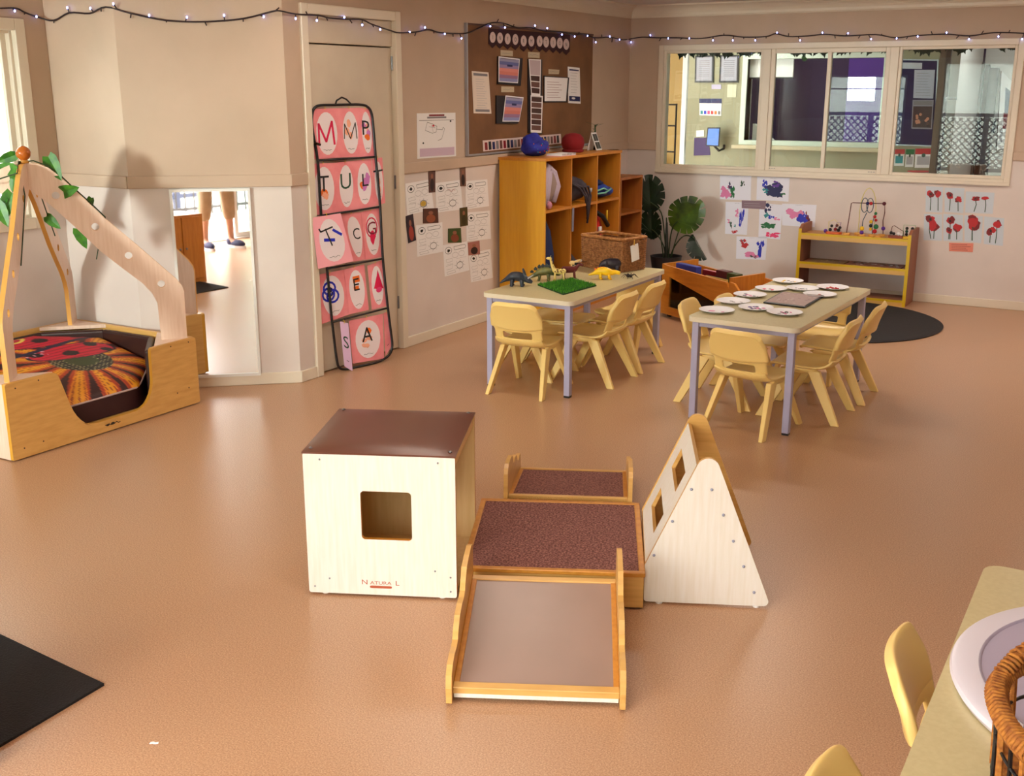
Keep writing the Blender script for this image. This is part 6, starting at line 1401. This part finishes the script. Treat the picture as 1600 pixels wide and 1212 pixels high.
# ================================================================== THINGS ON THE TOY ANIMAL TABLE
Z1 = TH_
gr = thing('grass_mat', 'square green artificial grass mat on the toy animal table', 'grass mat', tuple(on_z(886, 448, Z1)))
gc = [on_z(u, v, Z1)-gr.location for u, v in ((840, 446), (880, 461), (932, 447), (893, 437))]
for k in gc: k.z = 0
mb = MB(); mb.hexa(gc+[k+Vector((0, 0, .006)) for k in gc], mat('dark green backing', (20, 60, 14), .8)); mb.build('backing', gr)
mb = MB(); rs = random.Random(2); g1 = mat('grass blade green', (56, 140, 16), .6); g2 = mat('grass blade light', (96, 176, 30), .6); g3 = mat('grass blade dark', (28, 92, 14), .6)
for i in range(5200):
    a, b_ = rs.random(), rs.random(); p = gc[0]*(1-a)*(1-b_)+gc[1]*a*(1-b_)+gc[2]*a*b_+gc[3]*(1-a)*b_
    h_ = rs.uniform(.012, .022); th_ = rs.uniform(0, 6.28); w_ = .0016; d_ = Vector((math.cos(th_), math.sin(th_), 0)); ln_ = Vector((rs.uniform(-.008, .008), rs.uniform(-.008, .008), h_))
    mb.add([p+d_*w_+Vector((0, 0, .005)), p-d_*w_+Vector((0, 0, .005)), p+ln_], [(0, 1, 2)], (g1, g2, g3)[i % 3])
mb.build('grass_blades', gr, kind='stuff')

def toy_animal(name, lb, px, sc, head, body, mats, extras=(), legs=4):
    """chain: list of (x along the body, z, radius); facing +x then turned"""
    pass
def critter(name, lb, u, v, ang, body, legs, m_body, extra=None, cat='toy animal', z=Z1, m_leg=None, grp='toy animals on the table'):
    p = on_z(u, v, z); t = thing(name, lb, cat, (p.x, p.y, z), R(ang), grp)
    mb = MB(); path = [Vector((x, y_, zz)) for x, y_, zz, r_ in body]
    mb.tube(smooth_path(path, 4, False), [b_ for b_ in _lerp([r_ for *_, r_ in body], 4)], m_body, 10); o = mb.build('body', t, smooth=180)
    for lx, ly, lz, fx, r_ in legs:
        mb = MB(); mb.tube([(lx, ly, lz), ((lx+fx)/2, ly*1.15, lz*.5), (fx, ly*1.2, .0035)], [r_*1.3, r_, r_*.8], m_leg or m_body, 8); mb.ball((fx+.002, ly*1.2, r_*.6), (r_*1.25, r_, r_*.6), m_leg or m_body, 8); mb.build('leg', t, smooth=180)
    if extra: extra(t)
    t.scale = (SCL.get(name, 1),)*3
    return t
SCL = {'toy_triceratops': 1.3, 'toy_stegosaurus': 1.12, 'toy_giraffe': 1.05, 'toy_horse': 1.05, 'toy_elephant': 1.15}
def _lerp(r, n):
    out = []
    for a, b_ in zip(r, r[1:]): out += [a+(b_-a)*i/n for i in range(n)]
    return out+[r[-1]]
navt = mat('blue black plastic', (30, 34, 48), .35, col2=(60, 68, 80), scale=20)
def part(t, name, fn): mb = MB(); fn(mb); return mb.build(name, t, smooth=60)
# horned dinosaur, blue black, facing right
CYW = -30.4
critter('toy_triceratops', 'blue black toy triceratops at the near left of the toy table', 808, 447, 22, [(-.075, 0, .012, .003), (-.05, 0, .028, .009), (-.02, 0, .042, .02), (.01, 0, .042, .021), (.03, 0, .036, .015), (.05, 0, .026, .012), (.066, 0, .018, .006)],
        [(-.02, .014, .03, -.024, .007), (-.02, -.014, .03, -.024, .007), (.02, .014, .03, .022, .007), (.02, -.014, .03, .022, .007)], navt,
        lambda t: (part(t, 'frill', lambda mb: mb.prism(circ(0, 0, .024, .028, 12), (.032, 0, .05), (0, 1, 0), (-.35, 0, 1), (1, 0, .35), 0, .004, navt)), part(t, 'horn', lambda mb: mb.tube([(.048, .009, .036), (.07, .011, .05)], [.004, .001], M_lgrey, 6)), part(t, 'horn', lambda mb: mb.tube([(.048, -.009, .036), (.07, -.011, .05)], [.004, .001], M_lgrey, 6))))
stm = mat('mossy stegosaurus plastic', (70, 88, 56), .4, col2=(150, 140, 70), scale=14)
def plates(t):
    for i in range(8):
        x = -.07+i*.019; z = [.040, .052, .064, .067, .066, .062, .052, .038][i]; h_ = .012+.012*math.sin((i+1)/9*math.pi)
        part(t, 'back_plate', lambda mb: mb.prism([(-.008, 0), (.008, 0), (.01, h_*.5), (0, h_), (-.01, h_*.5)], (x, .0, z), (1, 0, 0), (0, 0, 1), (0, -1, 0), -.0015, .0015, mat('dark plate', (40, 44, 44), .4)))
critter('toy_stegosaurus', 'mossy green toy stegosaurus with dark back plates behind the grass mat', 850, 438, 205, [(-.085, 0, .03, .003), (-.055, 0, .036, .010), (-.02, 0, .048, .022), (.015, 0, .045, .021), (.045, 0, .03, .012), (.07, 0, .018, .008), (.084, 0, .014, .004)],
        [(-.022, .015, .035, -.026, .008), (-.022, -.015, .035, -.026, .008), (.022, .014, .03, .024, .007), (.022, -.014, .03, .024, .007)], stm, plates)
gim = mat('giraffe yellow plastic', (236, 208, 120), .4)
def gir(t):
    part(t, 'neck', lambda mb: mb.tube([(.028, 0, .062), (.042, 0, .095), (.05, 0, .125)], [.012, .008, .006], gim, 8)); h = part(t, 'head', lambda mb: (mb.ball((.058, 0, .128), (.016, .008, .008), gim, 10), mb.tube([(.05, .004, .134), (.048, .005, .143)], .0015, gim, 5), mb.tube([(.05, -.004, .134), (.048, -.005, .143)], .0015, gim, 5)))
    rs = random.Random(3)
    def spots(mb):
        for i in range(46):
            x = rs.uniform(-.03, .03); a = rs.uniform(-.2, 3.3); mb.ball((x, .0165*math.cos(a), .057+.0165*math.sin(a)), (.0035, .0028, .0028), mat('giraffe brown spot', (110, 60, 24), .5), 6)
        for i in range(22):
            k = rs.random(); a = rs.uniform(0, 6.28); mb.ball((.028+.022*k+.009*(1-k*.4)*math.cos(a), .009*(1-.4*k)*math.sin(a), .064+.06*k), .0024, mat('giraffe brown spot', (110, 60, 24), .5), 6)
    part(t, 'spots', spots)
critter('toy_giraffe', 'yellow toy giraffe with brown spots behind the grass mat', 874, 440, 205, [(-.036, 0, .055, .006), (-.025, 0, .057, .015), (0, 0, .056, .016), (.022, 0, .06, .015), (.036, 0, .066, .008)], [(-.022, .009, .05, -.028, .0045), (-.022, -.009, .05, -.02, .0045), (.024, .009, .05, .02, .0045), (.024, -.009, .05, .03, .0045)], gim, gir)
cow = mat('maroon toy horse plastic', (104, 34, 36), .4)
critter('toy_horse', 'maroon toy horse behind the giraffe', 889, 435, 35, [(-.045, 0, .045, .006), (-.03, 0, .05, .019), (0, 0, .05, .019), (.028, 0, .052, .018), (.045, 0, .066, .01), (.058, 0, .078, .008), (.076, 0, .072, .006)], [(-.028, .01, .045, -.034, .005), (-.028, -.01, .045, -.028, .005), (.028, .01, .045, .03, .005), (.028, -.01, .045, .034, .005)], cow,
        lambda t: (part(t, 'tail', lambda mb: mb.tube([(-.045, 0, .052), (-.06, 0, .04), (-.062, 0, .015)], [.004, .004, .002], M_ink, 6)), part(t, 'mane', lambda mb: mb.box((.045, 0, .082), (.03, .003, .014), M_ink))))
critter('toy_goat', 'small cream toy goat standing behind the maroon horse', 897, 421, 20, [(-.03, 0, .04, .006), (-.015, 0, .042, .013), (.012, 0, .042, .013), (.025, 0, .055, .008), (.04, 0, .06, .006)], [(-.015, .007, .035, -.018, .0035), (-.015, -.007, .035, -.018, .0035), (.014, .007, .035, .016, .0035), (.014, -.007, .035, .016, .0035)], mat('cream toy plastic', (232, 196, 130), .4))
yd = mat('bright yellow dinosaur plastic', (250, 208, 20), .4, col2=(248, 186, 20), scale=16)
critter('toy_dinosaur', 'bright yellow toy dinosaur in front of the wicker basket', 946, 436, 22, [(-.10, 0, .022, .003), (-.07, 0, .032, .010), (-.035, 0, .046, .023), (.005, 0, .045, .025), (.035, 0, .04, .017), (.06, 0, .042, .013), (.085, 0, .036, .010)], [(-.03, .017, .035, -.034, .009), (-.03, -.017, .035, -.026, .009), (.02, .016, .032, .018, .008), (.02, -.016, .032, .028, .008)], yd,
        lambda t: part(t, 'back_ridge', lambda mb: [mb.ball((-.06+i*.016, 0, .045+.022*math.sin((i+1.5)/8*math.pi)), (.007, .003, .007), M_orange, 6) for i in range(8)]))
critter('toy_elephant', 'dark grey toy elephant seen behind the yellow dinosaur', 955, 426, 210, [(-.05, 0, .045, .01), (-.03, 0, .05, .025), (.005, 0, .05, .027), (.035, 0, .05, .02), (.055, 0, .04, .010), (.062, 0, .02, .006), (.066, 0, .008, .004)], [(-.028, .014, .04, -.03, .009), (-.028, -.014, .04, -.03, .009), (.018, .014, .04, .018, .009), (.018, -.014, .04, .018, .009)], mat('dark grey toy plastic', (46, 42, 54), .4),
        lambda t: (part(t, 'ear', lambda mb: mb.ball((.028, .022, .05), (.012, .003, .017), mat('dark grey toy plastic', (46, 42, 54), .4), 8)), part(t, 'ear', lambda mb: mb.ball((.028, -.022, .05), (.012, .003, .017), mat('dark grey toy plastic', (46, 42, 54), .4), 8))))
sbm = mat('black toy spider plastic', (34, 24, 24), .4)
def spl(t):
    for s_y in (1, -1):
        for k in range(4):
            a = R(35+37*k); dx, dy = math.cos(a), math.sin(a)*s_y
            part(t, 'spider_leg', lambda mb: mb.tube([(dx*.008, dy*.008, .012), (dx*.03, dy*.03, .022), (dx*.05, dy*.05, .002)], [.003, .002, .0012], sbm, 5))
p = on_z(984, 434, Z1); t = thing('toy_spider', 'small black toy spider at the right edge of the toy table', 'toy animal', (p.x, p.y, Z1), R(-10), 'toy animals on the table'); part(t, 'body', lambda mb: (mb.ball((-.012, 0, .013), (.015, .011, .011), sbm, 10), mb.ball((.008, 0, .011), (.009, .008, .008), sbm, 10))); spl(t)

# wicker basket
wb_ = thing('wicker_basket', 'brown wicker basket with a white tag on the toy animal table', 'basket', (-3.105, 6.155, Z1), R(-16.7))
wkm = mat('brown wicker', (172, 116, 66), .7, col2=(124, 76, 38), scale=70, bump=.5, bscale=90); wkd = mat('light wicker rim', (186, 128, 70), .7, col2=(150, 92, 46), scale=60)
W1_, D1_, H1_ = .325, .21, .20   # local: x to the right along the front right side, y back along the left side
def bpath(z, k):
    fl_ = 1+.04*z/H1_; pts = []
    for i in range(48):
        s_ = i/48*4; e_ = int(s_); f_ = s_-e_
        x, y_ = [(f_, 0), (1, f_), (1-f_, 1), (0, 1-f_)][e_]
        off = .0035*(1 if (i+k) % 2 else -1)
        nx_, ny_ = [(0, -1), (1, 0), (0, 1), (-1, 0)][e_]
        pts.append(((x-.5)*W1_*fl_+nx_*off+W1_/2, (y_-.5)*D1_*fl_+ny_*off+D1_/2, z))
    return pts
mb = MB()
nr = 30
for k in range(nr): mb.tube(bpath(.006+k*(H1_-.02)/nr, k), .0042, wkm, 5, closed=True)
mb.build('woven_sides', wb_, smooth=180)
mb = MB()
for i in range(0, 48, 2):
    a = bpath(0, 0)[i]; b_ = bpath(H1_-.005, 0)[i]; mb.tube([a, b_], .003, wkd, 5)
mb.build('stakes', wb_)
mb = MB(); mb.tube([(x, y_, H1_) for x, y_, _ in bpath(H1_, 0)], .009, wkd, 8, closed=True); mb.build('rim', wb_, smooth=180)
mb = MB(); mb.box2((.01, .01, .002), (W1_-.01, D1_-.01, .012), wkm); mb.build('bottom', wb_)
mb = MB(); mb.M = Matrix.Translation((W1_+.016, .10, .115)) @ Matrix.Rotation(R(10), 4, 'X') ; mb.box((0, 0, 0), (.002, .07, .10), M_paper); tg_ = mb.build('paper_tag', wb_)
mb = MB(); mb.tube([(W1_+.016, .09, .16), (W1_+.02, .09, .185), (W1_+.006, .09, H1_+.01)], .004, mat('yellow ribbon', (200, 150, 50), .6), 6); mb.build('tag_tie', tg_)

# ================================================================== THINGS ON THE PAINT PLATE TABLE
pm_ = mat('white paper plate', (238, 236, 242), .55)
PLT = [((1120, 483), 'nearest left corner', [LP], 'blank looking paper plate with faint pink smears at the near left corner'), ((1146, 469), '', [M_lgrey], 'paper plate with pale grey smears, second along the left edge'), ((1172, 459), '', [M_navy, LP], 'paper plate with navy and pink dabs, third along the left edge'),
       ((1181, 479), '', [M_navy, M_purple, LP], 'paper plate with many navy and purple spots beside the black tray'), ((1226, 486.5), '', [M_ink, LP, M_lgrey], 'paper plate with one black dab at the near right'), ((1205, 449.5), '', [M_pinkp, M_lgrey], 'paper plate with light pink dabs left of the far end'),
       ((1231, 437.5), '', [M_yellow, M_lgrey], 'paper plate with a yellow dab, the farthest one'), ((1254, 449), '', [M_navy, M_lgrey], 'paper plate with a small navy dab in the middle of the far half'), ((1281, 458.5), '', [mat('terracotta paint', (180, 90, 60), .5), M_lgrey], 'paper plate with small terracotta dots beside the tray, on the right'), ((1301, 447.5), '', [M_red], 'paper plate with bright red paint at the far right')]
def plate(p, cols, lb, i):
    t = thing('paper_plate', lb, 'plate', (p.x, p.y, Z1), random.uniform(0, 6), 'paper plates of paint')
    n = 40; prof = [(0, .003), (.052, .003), (.060, .006), (.075, .013), (.0805, .0145), (.0795, .0155), (.074, .0145), (.058, .0085), (.050, .0055), (0, .0055)]
    mb = MB(); mb.lathe([(r_, z-.002) for r_, z in prof], pm_, n); 
    mb.v = [(x, y_, z+(.0006*math.sin(20*math.atan2(y_, x)) if math.hypot(x, y_) > .065 else 0)) for x, y_, z in mb.v]; mb.build('plate_body', t, smooth=60)
    rs = random.Random(i)
    mb = MB(); big = cols[0] in (M_red, M_yellow)
    k_ = 10 if cols[0] is M_red else 3 if len(cols) == 1 else 7 if len(cols) == 2 else 13
    for k in range(k_):
        a = rs.uniform(0, 6.28); r_ = rs.uniform(0, .038 if cols[0] is M_red else .045); m_ = cols[k % len(cols)]
        mb.ball((r_*math.cos(a), r_*math.sin(a), .004), (rs.uniform(.005, .014), rs.uniform(.004, .01), .002 if cols[0] is not M_red else .005), m_, 8)
    mb.build('paint_dabs', t, smooth=180); t.scale = (1.1, 1.1, 1)
for i, (px, _, cols, lb) in enumerate(PLT): plate(on_z(px[0], px[1], Z1+.012), cols, lb, i)
tq = [on_z(u, v, Z1) for u, v in ((1192, 474), (1221, 457.5), (1288, 464), (1258, 482))]
t = thing('black_tray', 'flat black rimmed tray with a pinkish printed sheet in the middle of the plate table', 'tray', tuple((tq[0]+tq[2])/2))
o0 = t.location; mb = MB(); q = [k-o0 for k in tq]; q = q if (q[1]-q[0]).cross(q[2]-q[1]).z > 0 else q[::-1]
mb.hexa([k+Vector((0, 0, .001)) for k in q]+[k+Vector((0, 0, .009)) for k in q], M_black); mb.build('tray_body', t, bevel=.004)
qq = [k*.9 for k in [tq[1]-o0, tq[2]-o0, tq[3]-o0, tq[0]-o0]]; s_ = Sheet([Vector((k.x, k.y, .0092)) for k in qq], (0, 0, 1), .0006, back=0); s_.slab(mat('pink grey sheet', (176, 150, 146), .6))
rs = random.Random(8)
for k in range(26): a, b_ = rs.random()*.85+.05, rs.random()*.85+.05; s_.rect(a, b_, a+.07, b_+.03, [mat('sheet mauve', (140, 110, 116), .6), mat('sheet pale', (206, 190, 186), .6)][k % 2])
s_.build('printed_sheet', parent=t)

# ================================================================== SEEN IN THE MIRROR: CABINET AND THE PHOTOGRAPHER
ck = thing('oak_cupboard', 'orange wooden cupboard beside the black mat, seen in the wall mirror', 'cupboard', (-2.68, 1.03, 0), R(5))
mb = MB(); mb.box2((0, 0, 0), (.42, .34, .58), oak); mb.build('body', ck, bevel=.004)
mb = MB(); mb.box2((.01, .34, .04), (.205, .352, .56), oakv); d1_ = mb.build('door', ck, bevel=.002); mb = MB(); mb.ball((.18, .358, .3), .01, M_steel, 8); mb.build('knob', d1_)
mb = MB(); mb.box2((.215, .34, .04), (.41, .352, .56), oakv); d1_ = mb.build('door', ck, bevel=.002); mb = MB(); mb.ball((.24, .358, .3), .01, M_steel, 8); mb.build('knob', d1_)

def skin_body(name, joints, edges, m, parent, root=0, sub=2):
    me = bpy.data.meshes.new(name); me.from_pydata([j[0] for j in joints], edges, []); o = bpy.data.objects.new(name, me); COL.objects.link(o); o.parent = parent
    me.materials.append(m); sk = o.modifiers.new('skin', 'SKIN'); sk.use_smooth_shade = True
    if not me.skin_vertices: 
        me.attributes
    lay = me.skin_vertices[0] if me.skin_vertices else None
    if lay:
        for i, j in enumerate(joints): r_ = j[1]; lay.data[i].radius = r_ if isinstance(r_, tuple) else (r_, r_); lay.data[i].use_root = (i == root)
    if sub: q_ = o.modifiers.new('sub', 'SUBSURF'); q_.levels = sub; q_.render_levels = sub
    return o
PXX, PYY = -.95, -.16
per = thing('person', 'person in khaki cropped trousers and navy sneakers, reflected in the wall mirror', 'person', (PXX, PYY, 0), R(15))
skin_m = mat('skin', (206, 152, 124), .5); khaki = mat('khaki cotton', (186, 160, 128), .8, col2=(172, 146, 114), scale=9, bump=.3, bscale=30); shoe_m = mat('navy sneaker cloth', (36, 38, 78), .7); tee = mat('grey tee cloth', (120, 126, 134), .8, bump=.3, bscale=20); hair_m = mat('dark brown hair', (44, 28, 20), .6, bump=.8, bscale=60)
J = [((0, 0, .95), (.12, .09)), ((0, 0, 1.12), (.115, .085)), ((0, 0, 1.3), (.135, .09)), ((0, 0, 1.42), (.09, .07)), ((0, .01, 1.50), (.05, .05)), ((0, .02, 1.58), (.055, .06)), ((0, .03, 1.68), (.075, .09)), ((0, .03, 1.75), (.06, .07)),
     ((-.10, 0, .88), .085), ((-.12, .02, .50), .055), ((-.13, -.02, .12), .036), ((-.13, .0, .07), .034), ((-.135, .12, .035), .03), ((.10, 0, .88), .085), ((.12, .02, .50), .055), ((.15, -.02, .12), .036), ((.15, .0, .07), .034), ((.185, .11, .035), .03),
     ((-.17, 0, 1.40), .052), ((-.23, .02, 1.16), .040), ((-.13, .20, 1.27), .032), ((-.07, .26, 1.33), .026), ((.17, 0, 1.40), .052), ((.23, .02, 1.16), .040), ((.13, .20, 1.27), .032), ((.07, .26, 1.33), .026)]
Ed = [(0, 1), (1, 2), (2, 3), (3, 4), (4, 5), (5, 6), (6, 7), (0, 8), (8, 9), (9, 10), (10, 11), (11, 12), (0, 13), (13, 14), (14, 15), (15, 16), (16, 17), (3, 18), (18, 19), (19, 20), (20, 21), (3, 22), (22, 23), (23, 24), (24, 25)]
skin_body('body', J, Ed, skin_m, per)
for sx in (-1, 1):
    wr = Vector((sx*.07, .26, 1.33))
    for k in range(4):
        b0_ = wr+Vector((-sx*.005, .012, .022-.014*k)); hj = [(b0_, .010), (b0_+Vector((-sx*.022, .022, .004)), .0085), (b0_+Vector((-sx*(.042-.003*abs(k-1)), .018, .004)), .008), (b0_+Vector((-sx*(.055-.004*abs(k-1)), .002, .002)), .007)]
        skin_body('finger', hj, [(0, 1), (1, 2), (2, 3)], skin_m, per, sub=1)
    hj = [(wr+Vector((0, -.01, .01)), .011), (wr+Vector((-sx*.012, -.018, .03)), .0095), (wr+Vector((-sx*.032, -.014, .038)), .008)]
    skin_body('thumb', hj, [(0, 1), (1, 2)], skin_m, per, sub=1)
TJ = [((0, 0, .98), (.135, .105)), ((-.10, 0, .86), .098), ((-.12, .02, .52), .078), ((-.128, -.01, .27), .066), ((.10, 0, .86), .098), ((.12, .02, .52), .078), ((.142, -.01, .27), .066), ((0, 0, 1.04), (.13, .10))]
skin_body('trousers', TJ, [(7, 0), (0, 1), (1, 2), (2, 3), (0, 4), (4, 5), (5, 6)], khaki, per, root=7)
SJ = [((0, 0, 1.02), (.142, .112)), ((0, 0, 1.2), (.135, .105)), ((0, 0, 1.36), (.145, .10)), ((0, .005, 1.45), (.075, .065)), ((-.17, 0, 1.405), .068), ((-.215, .012, 1.24), .056), ((.17, 0, 1.405), .068), ((.215, .012, 1.24), .056)]
skin_body('shirt', SJ, [(0, 1), (1, 2), (2, 3), (3, 4), (4, 5), (3, 6), (6, 7)], tee, per)
for fx, an in ((-.13, 0), (.15, -18)):
    Mx = Matrix.Translation((fx, -.02, 0)) @ Matrix.Rotation(R(an), 4, 'Z')
    mb = MB(); mb.M = Mx; mb.ball((0, .0, .06), (.043, .055, .055), shoe_m, 16); mb.ball((0, .10, .045), (.045, .105, .04), shoe_m, 18); so = mb.build('shoe', per, smooth=180)
    mb = MB(); mb.M = Mx; mb.prism([(x*.95, y_) for x, y_ in circ(0, .075, .05, .14, 24)], (0, 0, 0), (1, 0, 0), (0, 1, 0), (0, 0, 1), 0, .026, M_paper); mb.build('sole', so, smooth=40)
    mb = MB(); mb.M = Mx
    for k in range(4): mb.tube([(-.022, .06+.025*k, .088-.01*k), (.022, .06+.025*k, .088-.01*k)], .003, M_paper, 5)
    mb.build('laces', so)
mb = MB(); mb.ball((0, .005, 1.705), (.088, .10, .095), hair_m, 20, fn=lambda p: 1+.04*math.sin(14*p.x)*math.cos(11*p.z)); mb.v = [(x, min(y_, .075 if z > 1.72 else .03), z) for x, y_, z in mb.v]; mb.build('hair', per, smooth=180)
mb = MB()
for sx in (-1, 1): mb.ball((sx*.03, .108, 1.668), (.012, .008, .007), M_paper, 8); mb.ball((sx*.03, .115, 1.668), .004, M_ink, 6)
mb.build('eyes', per, smooth=180)
mb = MB(); mb.ball((0, .122, 1.645), (.011, .016, .02), skin_m, 8); mb.build('nose', per, smooth=180)
mb = MB(); mb.ball((0, .108, 1.61), (.024, .008, .006), mat('lip', (170, 90, 84), .5), 8); mb.build('mouth', per, smooth=180)
for sx in (-1, 1): mb = MB(); mb.ball((sx*.08, .03, 1.66), (.010, .018, .028), skin_m, 8); mb.build('ear', per, smooth=180)
mp = per.matrix_basis
v = Matrix.Translation((PXX, PYY, 0)) @ Matrix.Rotation(R(15), 4, 'Z') @ Vector((0, .292, 1.335))
cm_ = thing('photo_camera', 'small black camera held in both hands by the reflected person', 'camera', tuple(v), R(15))
mb = MB(); mb.box((0, 0, .012), (.10, .035, .07), M_black); mb.build('camera_body', cm_, bevel=.006)
mb = MB(); mb.M = Matrix.Translation((0, .018, .012)) @ Matrix.Rotation(R(-90), 4, 'X'); mb.lathe([(0, 0), (.028, 0), (.028, .035), (.024, .037), (0, .03)], M_black, 20); mb.build('lens', cm_, smooth=50)
# green and yellow bag hanging on the door post behind the person
